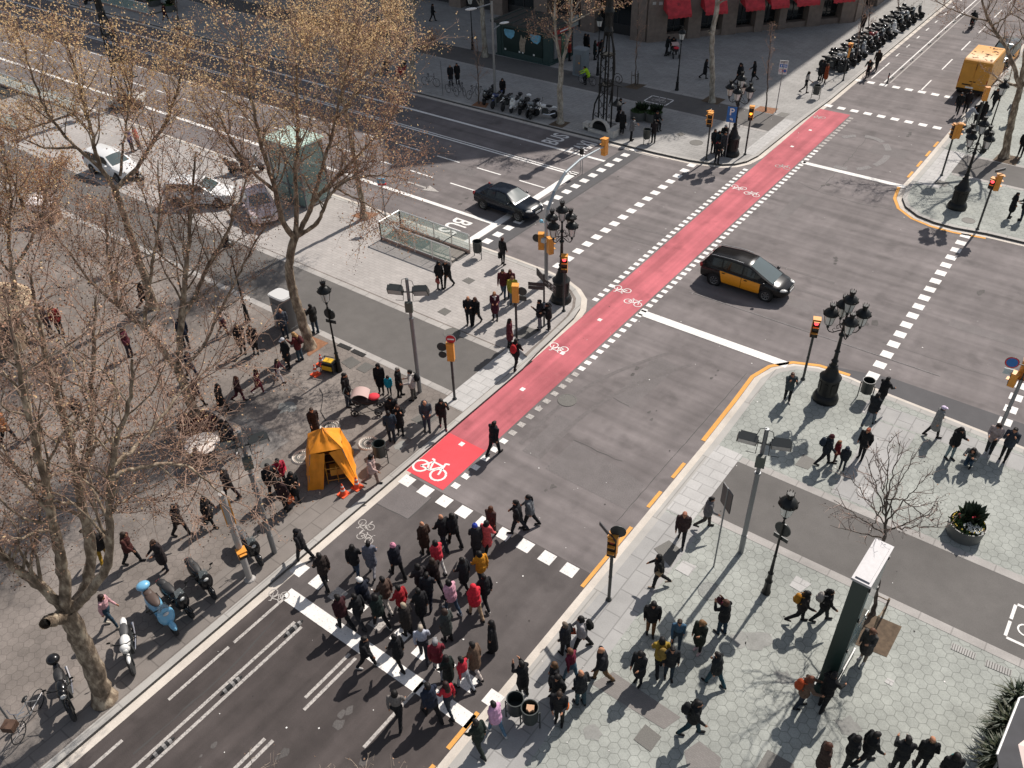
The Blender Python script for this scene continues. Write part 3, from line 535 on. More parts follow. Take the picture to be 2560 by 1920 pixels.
q = MB(); q.box((.4, 0, 1.1), (1.3, 1.4, 2.1)); q.build('lift_car', DKM, lf)
# newspaper kiosk across the avenue
ks = thing('news_kiosk', 'dark green street kiosk with poster panels standing in the shaded plaza', 'kiosk', (-43.4, 60.8, ZP), math.radians(-1)); KG = mat('kiosk_green', (.03, .06, .056), .45); KR = mat('kiosk_roof', (.055, .05, .045), .6, noise=.35, scale=4)
q = MB(); q.box((0, 0, 1.35), (5.5, 3.4, 2.7)); q.box((0, 0, .06), (5.7, 3.6, .12)); q.box((2.0, -1.72, 1.4), (.08, .06, 2.6)); q.box((-2.3, -1.72, 1.4), (.08, .06, 2.6)); q.build('kiosk_body', KG, ks)
q = MB(); q.box((0, 0, 2.8), (6.1, 4.2, .16))
for i in range(7): q.box((-2.7+i*.9, 0, 2.90), (.06, 4.1, .06), mi=1)
q.build('kiosk_roof', [KR, KG], ks)
q = MB(); q.box((.05, -1.73, 1.45), (4.1, .04, 1.9)); pb = q.build('poster_panel', mat('poster_dark', (.02, .035, .03), .2), ks)
SKY_ = mat('poster_sky', (.16, .42, .58), .4, noise=.25, scale=3); SND = mat('poster_sand', (.33, .27, .20), .5, noise=.3, scale=6)
for x, kd in ((-1.35, 0), (1.35, 0), (0, 1)):
    q = MB()
    if kd == 0:
        q.prism([(x-.55, 0), (x-.45, -.35), (x-.15, -.55), (x+.2, -.6), (x+.5, -.35), (x+.58, 0), (x+.5, .12), (x-.45, .12)], 0, .01)
    else: q.prism([(x-.25, -1.45), (x+.25, -1.5), (x+.28, -.9), (x+.42, -.45), (x+.25, -.2), (x+.1, -.45), (x-.1, -.1), (x-.18, -.4), (x-.3, -.8)], 0, .01)
    for i, v in enumerate(q.v): q.v[i] = (v[0], -1.755-v[2], 2.15+v[1])
    q.build('poster', SKY_ if kd == 0 else SND, pb)
for x in (-1.8, -.3, .05, 1.2): q = MB(); q.box((x, -1.757, .62), (.16, .012, .14)); q.build('price_card', WHT, pb)
q = MB(); q.box((2.82, .2, 2.42), (.08, 2.9, .34)); q.build('red_sign', mat('kiosk_red', (.35, .03, .03), .5), ks); q = MB(); q.box((2.87, 1.55, 2.75), (.1, 1.3, .8)); q.build('side_board', mat('grey_board', (.25, .28, .27), .6), ks)
q = MB(); q.box((2.88, .2, 2.42), (.02, 1.2, .10)); q.build('sign_line', WHT, ks)
q = MB()
for i in range(5): q.box((2.8, -.9+i*.5, 1.2), (.12, .42, 1.6), mi=i % 3)
q.build('magazine_rack', [mat('mag1', (.2, .2, .2), noise=.6, scale=40), mat('mag2', (.3, .1, .08), noise=.6, scale=40), mat('mag3', (.08, .16, .1), noise=.6, scale=40)], ks)
# grey street cabinets
def cabinet(loc, label, h, rx_, ry_, col, top):
    t = thing('street_cabinet', label, 'cabinet', loc); q = MB(); RP = lambda k: [(k*rx_*math.copysign(abs(math.cos(a))**.45, math.cos(a)), k*ry_*math.copysign(abs(math.sin(a))**.45, math.sin(a))) for a in [i*math.pi/16 for i in range(32)]]; q.prism(RP(1.0), 0, .18); q.prism(RP(.96), .18, h-.08); q.build('cabinet_body', col, t, smooth='auto')
    q = MB(); q.prism(RP(.99), h-.08, h-.03); q.prism(RP(.9), h-.03, h+.0); q.build('cabinet_top', top, t, smooth='auto'); q = MB(); q.box((0, -ry_-.0, h*.45), (.5, .04, h*.7)); q.build('cabinet_door', GRYM, t)
    q = MB(); q.box((rx_*.2, -ry_-.03, h*.5), (.12, .03, .12)); q.build('cabinet_label', SIGY, t)
c = P(6, 180, 470); cabinet(c+Vector((0, .25, 0)), 'dark grey street cabinet with a white top beside the mottled plane trunk', 1.85, .58, .42, mat('cab_grey', (.12, .12, .12), .4), mat('cab_white', (.55, .55, .54), .4))
c = P('k', 1755, 1165); cabinet(c+Vector((0, .35, 0)), 'pale grey street cabinet in the shaded plaza behind the cyclist', 2.1, .62, .45, mat('cab_blue', (.17, .20, .22), .5), mat('cab_blue2', (.24, .27, .29), .5))
# tall information totem, lower right
tt = thing('street_totem', 'very tall dark green totem with a pale flat top standing over the lower right pavement', 'totem', (-1.5, 17.5, ZP), math.radians(88)); TGR = mat('totem_green', (.012, .028, .024), .35); TSC = mat('totem_face', (.33, .40, .38), .15, noise=.15, scale=2)
q = MB(); q.box((0, 0, .2), (1.95, .52, .4)); q.box((0, 0, 2.75), (1.62, .44, 4.75)); q.build('totem_body', TGR, tt)
q = MB(); q.box((0, 0, 5.17), (1.72, .52, .08)); q.box((0, 0, 5.23), (1.55, .38, .05)); q.build('totem_top', mat('totem_top_grey', (.36, .35, .36), .5, noise=.08), tt)
for z0, h_ in ((3.9, 2.1), (1.85, 1.5)): q = MB(); q.box((.0, -.23, z0), (1.35, .03, h_)); q.build('display_face', TSC, tt)
for x in (-.7, .7):
    for z in (4.9, 3.6, 2.2): q = MB(); q.box((x, -.24, z), (.08, .05, .1)); q.build('hinge', BLK, tt)
# round beige kiosk roof at the left edge
c = G(20, 905, ZP); rk = thing('domed_kiosk', 'round beige kiosk with a wide curved roof at the left edge behind branches', 'kiosk', (c.x-1.2, c.y+.6, ZP)); BG = mat('beige_roof', (.52, .39, .25), .7, noise=.12, scale=3); BG2 = mat('beige_wall', (.25, .18, .12), .8, noise=.15)
q = MB(); q.lathe([(1.0, 0), (1.0, 2.3)], n=28); q.build('kiosk_wall', BG2, rk); q = MB(); q.lathe([(1.9, 2.25), (1.95, 2.4), (1.6, 2.65), (.9, 2.9), (.05, 3.0)], n=32); q.build('domed_roof', BG, rk, smooth='auto')
for i in range(5): q = MB(); a = i*1.2; q.box((1.05*math.cos(a), 1.05*math.sin(a), 1.3), (.5, .08, 1.2), a+math.pi/2); q.build('display_case', DKM, rk)
# yellow work tent
c = P(6, 480, 1440); tn = thing('work_tent', 'yellow tarpaulin work tent with its flap open on the near pavement', 'tent', (c.x-.3, c.y+.35, ZP), math.radians(50)); TY = mat('tarp_yellow', (.80, .27, .010), .6, noise=.12, scale=3, bump=.6); TF = mat('tent_frame', (.55, .25, .03), .5)
def sheet(mb, A, B, C, D, nu, nv, amp, seed):
    r = random.Random(seed); grid = []
    nn = (Vector(B)-Vector(A)).cross(Vector(D)-Vector(A)).normalized(); ph = r.random()*6
    for j in range(nv+1):
        for i in range(nu+1):
            u, v = i/nu, j/nv; p = Vector(A)*(1-u)*(1-v)+Vector(B)*u*(1-v)+Vector(C)*u*v+Vector(D)*(1-u)*v
            k = min(1, 4*u*(1-u)+.2); grid.append(p+nn*amp*k*(math.sin(u*13+ph+v*3)*.6+math.sin(v*7+u*5+ph)*.4+r.uniform(-.35, .35)))
    mb.add(grid, [(j*(nu+1)+i, j*(nu+1)+i+1, (j+1)*(nu+1)+i+1, (j+1)*(nu+1)+i) for j in range(nv) for i in range(nu)])
b4 = [(-.95, -.95, 0), (.95, -.95, 0), (.95, .9, 0), (-.95, .9, 0)]; s4 = [(-.62, -.62, 1.55), (.62, -.62, 1.55), (.62, .6, 1.55), (-.62, .6, 1.55)]; ap = (0, 0, 2.2); q = MB()
for i in (1, 2, 3):
    j = (i+1) % 4; sheet(q, b4[i], b4[j], s4[j], s4[i], 12, 10, .05, i)
sheet(q, b4[0], (-.35, -1.0, 0), (-.06, -.66, 1.5), s4[0], 8, 10, .05, 9); sheet(q, (.85, -1.25, 0), b4[1], s4[1], (.1, -.66, 1.5), 6, 10, .05, 11)
for i in range(4):
    j = (i+1) % 4; sheet(q, s4[i], s4[j], ap, ap, 10, 7, .035, i+20)
q.build('tarpaulin', TY, tn, smooth=True)
q = MB()
for z in (.15, .75): q.tube([(-.15, -.75, z), (.65, -.75, z)], .018, 6); q.tube([(-.15, -.35, z), (.65, -.35, z)], .018, 6)
for x in (-.15, .25, .65): q.tube([(x, -.75, 0), (x, -.75, .85)], .018, 6); q.tube([(x, -.35, 0), (x, -.35, .85)], .018, 6)
q.box((.25, -.55, .5), (.5, .35, .3)); q.build('manhole_guard_rail', TF, tn)
q = MB()
for a in b4[:4]: q.tube([Vector(a)*.96, Vector((a[0]*.64, a[1]*.66, 1.5)), Vector(ap)*.985], .02, 6)
q.build('tent_pole', GRYM, tn)
# traffic cones
CO = mat('cone_orange', (.80, .10, .03), .5); CW = mat('cone_white', (.8, .78, .76), .5)
def mk_cone(label, loc):
    t = thing('traffic_cone', label, 'traffic cone', loc, 0, 'orange and white traffic cones'); q = MB(); q.prism([(-.17, -.19), (.17, -.19), (.19, -.17), (.19, .17), (.17, .19), (-.17, .19), (-.19, .17), (-.19, -.17)], 0, .035); q.lathe([(.13, .035), (.115, .12), (.09, .22)], n=16); q.lathe([(.078, .30), (.055, .40)], n=16, cap=False); q.lathe([(.042, .46), (.022, .55), (.018, .56)], n=16); q.build('cone_body', CO, t, smooth='auto')
    q = MB(); q.lathe([(.092, .22), (.077, .30)], n=16, cap=False); q.lathe([(.057, .40), (.041, .46)], n=16, cap=False); q.build('reflective_band', CW, t, smooth=True); return t
cn = mk_cone('traffic cone beside the yellow tent, the left one of the pair', P(6, 568, 1545))
dup(cn, 'traffic cone beside the yellow tent, nearer the walking woman in beige', P(6, 657, 1500)); dup(cn, 'traffic cone touching the yellow generator', P(6, 425, 700)); dup(cn, 'traffic cone left of the generator, standing on its own', P(6, 388, 768))
# generator
c = P(6, 482, 745); ge = thing('generator', 'small yellow and black portable generator at the foot of the old street lamp', 'generator', c, math.radians(15)); q = MB(); q.box((0, 0, .27), (.62, .42, .32)); q.box((0, 0, .50), (.50, .34, .14)); q.build('engine_block', mat('gen_black', (.02, .02, .02), .4), ge)
q = MB()
for x in (-.34, .34):
    for y in (-.24, .24): q.tube([(x, y, 0), (x, y, .6)], .018, 6)
for y in (-.24, .24): q.tube([(-.34, y, .6), (.34, y, .6)], .02, 6); q.tube([(-.34, y, .06), (.34, y, .06)], .02, 6)
for x in (-.34, .34): q.tube([(x, -.24, .6), (x, .24, .6)], .02, 6)
q.build('tube_frame', DKM, ge); q = MB(); q.box((0, -.225, .3), (.5, .03, .22)); q.box((0, 0, .59), (.42, .3, .05)); q.build('yellow_panel', mat('gen_yellow', (.7, .42, .02), .4), ge)
q = MB(); pts = [P(6, 412, 860), P(6, 432, 895), P(6, 430, 950), P(6, 420, 1010), P(6, 455, 1070), P(6, 478, 1090)]; q.tube([p+Vector((0, 0, .015)) for p in pts], .014, 5); tag(q.build('power_cable', RUB), 'thin dark cable running over the paving from the generator towards the tent', 'cable')
# litter bins
BIN = mat('bin_dark', (.025, .032, .03), .4)
def mk_bin(label, loc, rz=0):
    t = thing('litter_bin', label, 'litter bin', loc, rz, 'street litter bins'); q = MB(); q.lathe([(.20, .36), (.235, .40), (.255, .98), (.265, 1.0), (.235, 1.0), (.22, .55), (.02, .55)], n=20, cap=False); q.lathe([(.02, .36), (.20, .36)], n=20, cap=False); q.build('bin_bucket', BIN, t, smooth='auto')
    for s in (-1, 1): q = MB(); q.tube([(s*.29, 0, 0), (s*.29, 0, .82)], .022, 7); q.tube([(s*.29, 0, .75), (s*.24, 0, .75)], .02, 6); q.build('leg', BIN, t)
    q = MB(); q.tube([(-.29, 0, .30), (.29, 0, .30)], .018, 6); q.build('crossbar', BIN, t); return t
bn = mk_bin('litter bin between the metro stair and the woman in black', P('e', 1880, 1060), math.radians(-10))
for k, x, y, rz, l in ((6, 815, 1335, 20, 'litter bin between the yellow tent and the kerb'), (8, 778, 925, 0, 'litter bin on the right island beside the tall lamp'), (3, 870, 930, 80, 'litter bin in the shaded plaza near the planters'), (4, 460, 640, 10, 'litter bin on the sunlit kerb beside the zebra dots, upper right'), (10, 1540, 1360, 30, 'empty bin of the two side by side at the lower kerb')): dup(bn, l, P(k, x, y), math.radians(rz))
b2 = dup(bn, 'bin stuffed with brown paper, right one of the two at the lower kerb', P(10, 1625, 1410), .4); q = MB(); q.box((0, .02, .92), (.22, .16, .12), .5); q.box((.05, -.05, .97), (.14, .1, .08), 1.2); tag(q.build('paper_bag', mat('brown_paper', (.5, .30, .18), .8), loc=b2.location+Vector((0, 0, 0))), 'crumpled brown paper bag lying in the full bin at the lower kerb', 'paper bag')
# planters
PLG = mat('planter_grey', (.10, .105, .10), .5); SOIL = mat('soil', (.06, .042, .03), .95, noise=.3, scale=20); GRN = mat('leaf_green', (.045, .085, .02), .6, noise=.4, scale=9); GRN2 = mat('leaf_dark', (.018, .032, .012), .6, noise=.3, scale=9)
def leaves(mb, n, fn, size, rnd, mi=0):
    for _ in range(n):
        p, d = fn(rnd); d = Vector(d).normalized(); s = size*rnd.uniform(.6, 1.3); u = d.orthogonal().normalized(); u = (Matrix.Rotation(rnd.uniform(0, 6.28), 3, d) @ u)*s*.22; p = Vector(p)
        mb.quad(p, p+d*s*.5+u, p+d*s, p+d*s*.5-u, mi=mi)
def planter(label, loc, r, h, kind=0, seed=1):
    t = thing('round_planter', label, 'planter', loc, 0, 'round grey street planters'); q = MB(); q.lathe([(r*.93, 0), (r, h), (r*.95, h), (r*.94, h-.08)], n=32, cap=False); q.build('planter_tub', PLG, t, smooth='auto'); q = MB(); q.lathe([(r*.94, h-.08), (.02, h-.05)], n=32, cap=False); q.build('planter_soil', SOIL, t)
    rn = random.Random(seed); q = MB()
    def f(rr):
        a = rr.uniform(0, 6.28); d = r*.9*math.sqrt(rr.random()); return ((d*math.cos(a), d*math.sin(a), h-.06), (rr.uniform(-.8, .8), rr.uniform(-.8, .8), rr.uniform(.4, 1)))
    leaves(q, 420, f, .16, rn)
    def sp(rr):
        a = rr.uniform(0, 6.28); return ((r*.1+.1*math.cos(a), r*.35+.1*math.sin(a), h-.05), (math.cos(a)*.6, math.sin(a)*.6, rr.uniform(.5, 1.4)))
    leaves(q, 90, sp, .55, rn, 1); q.build('planter_leaves', [GRN, GRN2], t)
    if kind:
        q = MB()
        for i in range(190): a = rn.uniform(0, 6.28); d = .30*math.sqrt(rn.random()); q.ell((r*.35+d*math.cos(a)*1.1, -r*.38+d*math.sin(a)*.8, h+.06+rn.uniform(0, .05)), .016, 5, 4, 0)
        for cx, cy in ((-.25, .12), (.18, .2)):
            for i in range(26): a = rn.uniform(0, 6.28); d = .13*math.sqrt(rn.random()); q.ell((cx+d*math.cos(a), cy+d*math.sin(a), h+.1+rn.uniform(0, .06)), .032, 5, 4, 1)
        for i in range(36): a = rn.uniform(0, 6.28); q.ell((r*.82*math.cos(a), r*.82*math.sin(a), h+.06), .025, 5, 4, 2)
        q.build('flowers', [mat('fl_white', (.85, .85, .8)), mat('fl_red', (.45, .02, .05)), mat('fl_yellow', (.6, .42, .05))], t)
    return t
c = P(12, 1300, 270); planter('round planter with red and white flowers on the right pavement', c, .62, .55, 1, 3)
c = P(3, 820, 770); planter('round planter in the shaded plaza, the left of the joined pair', c, .62, .6, 0, 4); c = P(3, 915, 780); planter('round planter in the shaded plaza, the one with a person seated on it', c, .62, .6, 0, 5)
c = P('tr' if 'tr' in TL else 1, 0, 0); c = G(387, 15, ZP); planter('round grey tub at the far top left, the left of two', c, .7, .6, 0, 6); c = G(425, 27, ZP); planter('round grey tub at the far top left, the right of two', c, .7, .6, 0, 7)
# stone seat ring under the branches
c = P('p', 1050, 520); rs = thing('curved_planter', 'curved pale stone planter bench with dark red plants under the branches', 'planter', c); PST = mat('planter_stone', (.42, .34, .28), .8, noise=.12)
q = MB(); q.lathe([(.95, 0), (.98, .42), (.92, .47), (.80, .47), (.78, .2)], n=30, sx=1.25, sy=1.0, cap=False); q.lathe([(.45, 0), (.5, .42), (.05, .44)], c=(1.25, .55, 0), n=20, sx=1.3, sy=.8); q.build('stone_rim', PST, rs, smooth='auto')
q = MB(); q.lathe([(.80, .3), (.02, .34)], n=30, sx=1.25, sy=1.0, cap=False); q.build('planter_soil', SOIL, rs); rn = random.Random(8); q = MB()
leaves(q, 380, lambda r: ((lambda a, d: (1.0*d*math.cos(a), .72*d*math.sin(a), .33))(r.uniform(0, 6.28), math.sqrt(r.random())), (r.uniform(-1, 1), r.uniform(-1, 1), r.uniform(.3, 1))), .2, rn); q.build('red_foliage', mat('leaf_red', (.10, .015, .02), .6, noise=.4, scale=9), rs)
c = P('p', 1130, 860); tb = thing('round_table', 'white round topped table standing beside the curved stone bench', 'table', c); q = MB(); q.lathe([(.66, .78), (.68, .80), (.66, .83), (.02, .835)], n=32); q.lathe([(.02, .78), (.66, .78)], n=32, cap=False); q.build('table_top', mat('table_white', (.70, .62, .55), .6, noise=.15, scale=6), tb); q = MB(); q.lathe([(.3, 0), (.06, .05), (.05, .76)], n=14); q.build('table_leg', DKM, tb)
# canopy and palms in the lower right corner
CNV = mat('canopy_grey', (.045, .045, .05), .8, noise=.2, scale=2); z = 2.6
cp = [G(*px('q', 780, 1010), z), G(*px('q', 570, 1540), z), G(2500, 1960, z), G(2640, 1900, z), G(2640, 1720, z)]; cc = sum(cp, Vector())/5
aw = thing('terrace_canopy', 'dark grey terrace canopy with a pale edge in the lower right corner', 'canopy', (cc.x, cc.y, ZP)); q = MB(); q.add([(p.x-cc.x, p.y-cc.y, z-ZP) for p in cp]+[(p.x-cc.x, p.y-cc.y, z-ZP+.05) for p in cp], [(0,1,2,3,4), (5,9,8,7,6)]+[(i, i+5, (i+1) % 5+5, (i+1) % 5) for i in range(5)]); q.build('canopy_cloth', CNV, aw)
q = MB(); a, b = cp[0]-cc, cp[1]-cc; a.z = b.z = z-ZP+.04; q.tube([a, b], .03, 6); a2 = cp[4]-cc; a2.z = z-ZP+.04; q.tube([a, a2], .03, 6); q.build('canopy_edge', WHT, aw); q = MB()
for p in (cp[0], cp[1], cp[2]): q.tube([(p.x-cc.x+.1, p.y-cc.y-.05, 0), (p.x-cc.x+.1, p.y-cc.y-.05, z-ZP)], .03, 6)
q.build('canopy_post', GRYM, aw)
PNK = mat('parasol_pale', (.75, .60, .55), .7); z = 2.9; pc = G(2655, 1900, z); pr = thing('pale_parasol', 'pale pink parasol just showing at the bottom right edge', 'parasol', (pc.x, pc.y, ZP)); q = MB(); q.lathe([(1.25, z-.55), (1.25, z-.5), (.6, z-.25), (.02, z)], n=8, cap=False); q.build('parasol_cloth', PNK, pr); q = MB(); q.tube([(0, 0, 0), (0, 0, z)], .025, 8); q.build('parasol_pole', WHT, pr)
def palm(label, loc, h, r, n, seed):
    t = thing('potted_palm', label, 'potted palm', loc, 0, 'dark spiky plants by the terrace'); rn = random.Random(seed); q = MB(); q.lathe([(.24, 0), (.32, .5), (.28, .5), (.27, .44), (.02, .44)], n=18, cap=False); q.build('plant_pot', mat('pot_dark', (.05, .045, .04), .7), t)
    q = MB(); q.tube([(0, 0, .4), (.02, 0, h*.5)], .05, 6); q.build('stem', mat('stem_brown', (.08, .06, .04), .9), t); q = MB()
    for _ in range(n):
        a = rn.uniform(0, 6.28); e = rn.uniform(-.1, 1.2); zc = rn.uniform(.55, h); L = r*rn.uniform(.6, 1.1); d = Vector((math.cos(a)*math.cos(e), math.sin(a)*math.cos(e), math.sin(e))); u = d.cross(Vector((0, 0, 1))).normalized()*.028; p = Vector((rn.uniform(-.12, .12), rn.uniform(-.12, .12), zc))
        q.quad(p, p+d*L*.5+u+Vector((0, 0, .03)), p+d*L-Vector((0, 0, L*.15)), p+d*L*.5-u+Vector((0, 0, .03)), mi=rn.randrange(2))
    q.build('fronds', [GRN2, mat('frond_olive', (.04, .045, .018), .6)], t)
palm('spiky dark plant by the terrace, the uppermost of the three', G(2500, 1815, ZP), 1.6, .62, 420, 1); palm('spiky dark plant by the terrace, the middle one', G(2480, 1875, ZP), 1.5, .7, 420, 2); palm('spiky dark plant by the terrace, cut by the bottom edge', G(2465, 1950, ZP), 1.5, .75, 420, 3)

c = G(125, 550, ZP); t = thing('market_stand', 'small stand with a crumpled white top at the left, behind branches', 'stand', c, .4); q = MB(); q.box((0, 0, .5), (1.3, .8, 1.0)); q.build('stand_body', mat('stand_brown', (.25, .16, .12), .8, noise=.3, scale=5), t)
q = MB(); sheet(q, (-.8, -.55, 1.25), (.8, -.55, 1.2), (.75, .55, 1.45), (-.75, .55, 1.5), 9, 7, .07, 5); sheet(q, (-.8, -.55, 1.25), (.8, -.55, 1.2), (.75, -.6, .8), (-.8, -.6, .9), 9, 4, .05, 6); q.build('white_cover', mat('cover_white', (.75, .68, .66), .8), t)
q = MB(); q.tube([(-.6, -.4, 0), (-.6, -.4, 1.3)], .02, 5); q.tube([(-.6, -.4, 1.0), (.6, -.4, 1.0)], .02, 5); q.tube([(.6, -.4, 0), (.6, -.4, 1.25)], .02, 5); q.build('stand_frame', GRYM, t)
# ---------------- street lamps ----------------
def lantern(mb_m, mb_g, c, s=1.0):
    c = Vector(c); n0 = len(mb_m.v); n1 = len(mb_g.v); mb_m.lathe([(.02, -.16), (.05, -.10), (.03, -.06), (.10, 0), (.115, .03)], c, 10)
    mb_g.lathe([(.105*s, .03), (.17*s, .40)], c, 8, cap=False)
    for i in range(4):
        a = i*math.pi/2+.4; mb_m.tube([c+Vector((.11*math.cos(a), .11*math.sin(a), .03)), c+Vector((.18*math.cos(a), .18*math.sin(a), .40))], .011, 5)
    mb_m.lathe([(.20, .39), (.235, .42), (.225, .47), (.19, .54), (.12, .61), (.075, .63), (.07, .70), (.09, .72), (.085, .80), (.03, .80)], c, 14)
    for i in range(8):
        a = i*math.pi/4; mb_m.tube([c+Vector((.22*math.cos(a), .22*math.sin(a), .42)), c+Vector((.25*math.cos(a), .25*math.sin(a), .50))], [.02, .008], 5); mb_m.tube([c+Vector((.08*math.cos(a), .08*math.sin(a), .76)), c+Vector((.10*math.cos(a), .10*math.sin(a), .85))], [.014, .006], 5)
    _grow(mb_m, n0, c, 1.28); _grow(mb_g, n1, c, 1.28)
def _grow(mb, n, c, k):
    for i in range(n, len(mb.v)): v = mb.v[i]; mb.v[i] = (c[0]+(v[0]-c[0])*k, c[1]+(v[1]-c[1])*k, c[2]+(v[2]-c[2])*(k*.92))
def five_lamp(label, loc, rz=0):
    t = thing('five_arm_lamp', label, 'street lamp', loc, rz, 'tall iron lamps with five lanterns'); q = MB()
    q.lathe([(.53, 0), (.54, .12), (.50, .22), (.46, .32), (.40, .36), (.39, .42), (.385, 1.08), (.44, 1.12), (.45, 1.20), (.38, 1.26), (.30, 1.36), (.24, 1.55), (.17, 1.72), (.19, 1.78), (.14, 1.84)], n=24)
    for i in range(8):
        a = i*math.pi/4; q.box((.392*math.cos(a), .392*math.sin(a), .75), (.03, .14, .5), a)
    q.build('pedestal', BLK, t, smooth='auto')
    q = MB(); q.lathe([(.13, 1.84), (.11, 1.95), (.15, 2.02), (.09, 2.10), (.085, 2.45), (.12, 2.50), (.08, 2.56), (.065, 3.2), (.10, 3.26), (.13, 3.33), (.07, 3.4), (.055, 3.75), (.10, 3.85), (.05, 3.95), (.04, 4.32)], n=16); q.build('column', BLK, t, smooth='auto')
    for i in range(4):
        a = i*math.pi/2+.55; ca, sa = math.cos(a), math.sin(a); q = MB()
        q.tube([(r*ca, r*sa, z) for r, z in ((.05, 3.55), (.2, 3.50), (.38, 3.42), (.52, 3.46), (.60, 3.56), (.62, 3.70))], .022, 7); q.tube([(r*ca, r*sa, z) for r, z in ((.04, 3.8), (.16, 3.86), (.28, 3.74), (.26, 3.60), (.18, 3.64))], .015, 6); q.tube([(r*ca, r*sa, z) for r, z in ((.34, 3.44), (.42, 3.56), (.36, 3.64), (.31, 3.58))], .013, 6); q.build('lamp_arm', BLK, t)
        q = MB(); gq = MB(); lantern(q, gq, (.62*ca, .62*sa, 3.80)); o = q.build('lantern', BLK, t, smooth='auto'); gq.build('lantern_glass', GLS, o)
    q = MB(); gq = MB(); lantern(q, gq, (0, 0, 4.42)); o = q.build('lantern', BLK, t, smooth='auto'); gq.build('lantern_glass', GLS, o); return t
fl = five_lamp('tall black lamp with five lanterns on the right island near the taxi', P(8, 525, 925))
dup(fl, 'tall black lamp with five lanterns on the near island tip, behind the red signal', P(7, 318, 285), .9); dup(fl, 'tall black lamp with five lanterns on the upper right corner', P(4, 1378, 1345), .5); dup(fl, 'tall black lamp with five lanterns across the avenue beside the blue P sign', P(3, 1420, 1003), 1.2)
def single_lamp(label, loc, sign=0, rz=0):
    t = thing('single_lamp', label, 'street lamp', loc, rz, 'old iron lamps with one lantern'); q = MB()
    q.lathe([(.15, 0), (.15, .08), (.12, .15), (.11, .55), (.13, .6), (.09, .66), (.075, .95), (.10, 1.0), (.06, 1.06), (.045, 1.8), (.06, 1.84), (.042, 1.9), (.035, 3.35), (.055, 3.4), (.03, 3.46), (.03, 3.66)], n=14); q.build('lamp_post', BLK, t, smooth='auto')
    q = MB(); gq = MB(); lantern(q, gq, (0, 0, 3.74), 1.1); o = q.build('lantern', BLK, t, smooth='auto'); gq.build('lantern_glass', GLS, o)
    if sign:
        q = MB(); q.lathe([(.27, -.02), (.27, .02)], (0, .07, 3.05), 20, R=RX); q.box((0, .07, 2.66), (.5, .03, .16)); q.build('sign_back', DKM, t)
    return t
sa_ = single_lamp('old lamp with one lantern and a sign back, standing over the yellow generator', P(6, 540, 745), 1, math.radians(15)); s1 = dup(sa_, 'old lamp with one lantern and a round sign back on the lower right pavement', P(12, 130, 618), math.radians(-10))
sb_ = single_lamp('old lamp with one lantern in the shaded plaza, left of the walking people', P(3, 1068, 585))
for x, k, y, l in ((555, 3, 488, 'old lamp in the shaded plaza just behind the cyclist'), (1405, 2, 322, 'old lamp in the shaded plaza left of the kiosk'), (1608, 5, 425, 'old lamp left of the street cabinet, behind branches'), (1440, 'y', 1185, 'old lamp behind the upper right corner, in front of the sunlit pavement'), (1045, 1, 1620, 'old lamp below the parked cars, behind branches'), (160, 1, 1350, 'old lamp near the left edge, behind branches')): dup(sb_, l, P(k, x, y))
# floodlight poles
def flood(label, loc, h, az_, rz2=0):
    t = thing('floodlight_pole', label, 'floodlight pole', loc, az_, 'grey poles with two floodlights'); q = MB(); q.tube([(0, 0, 0), (0, 0, .9)], .095, 14); q.tube([(0, 0, .9), (0, 0, h-1.9)], .085, 14); q.tube([(0, 0, h-1.9), (0, 0, h)], .068, 12); q.lathe([(.10, h-1.95), (.10, h-1.86)], n=14); q.build('pole', GRYM, t)
    q = MB(); q.tube([(-.45, 0, h-.62), (.45, 0, h-.62)], .03, 8); q.tube([(-.3, 0, h-.5), (-.2, 0, h-.05), (0, 0, h+.02)], .012, 5); q.tube([(.3, 0, h-.5), (.2, 0, h-.1), (0, 0, h-.02)], .012, 5); q.build('cross_arm', DKM, t)
    q = MB(); q.box((.0, -.14, h-1.25), (.3, .16, .45)); q.build('control_box', mat('box_green', (.09, .10, .085), .5), t)
    for s in (-1, 1):
        R = Matrix.Rotation(s*-.08, 3, 'Y') @ Matrix.Rotation(.55, 3, 'X'); q = MB(); q.box((s*.52, 0, h-.55), (.62, .22, .42), R=R); q.box(Vector((s*.52, 0, h-.55))+R@Vector((0, .14, 0)), (.5, .1, .3), R=R); o = q.build('floodlight', DKM, t); q = MB(); q.box(Vector((s*.52, 0, h-.55))+R@Vector((0, -.112, 0)), (.54, .012, .35), R=R); q.build('floodlight_glass', mat('flood_glass', (.30, .31, .31), .15, spec=.8), o)
        q = MB(); q.tube([(s*.18, 0, h-.5), (s*.2, -.15, h-.95), (s*.5, -.18, h-.9)], .013, 5); q.build('cable', RUB, t)
    return t
f1 = flood('grey pole with two floodlights beside the group with the pushchair', P(6, 1062, 880), 5.75, math.radians(30)); f2 = dup(f1, 'grey pole with two floodlights on the right pavement behind the thin sign', P(11, 1355, 380), math.radians(18)); f3 = dup(f1, 'grey pole with two floodlights at the lower left kerb beside the black scooter', P(9, 1780, 262), math.radians(60))
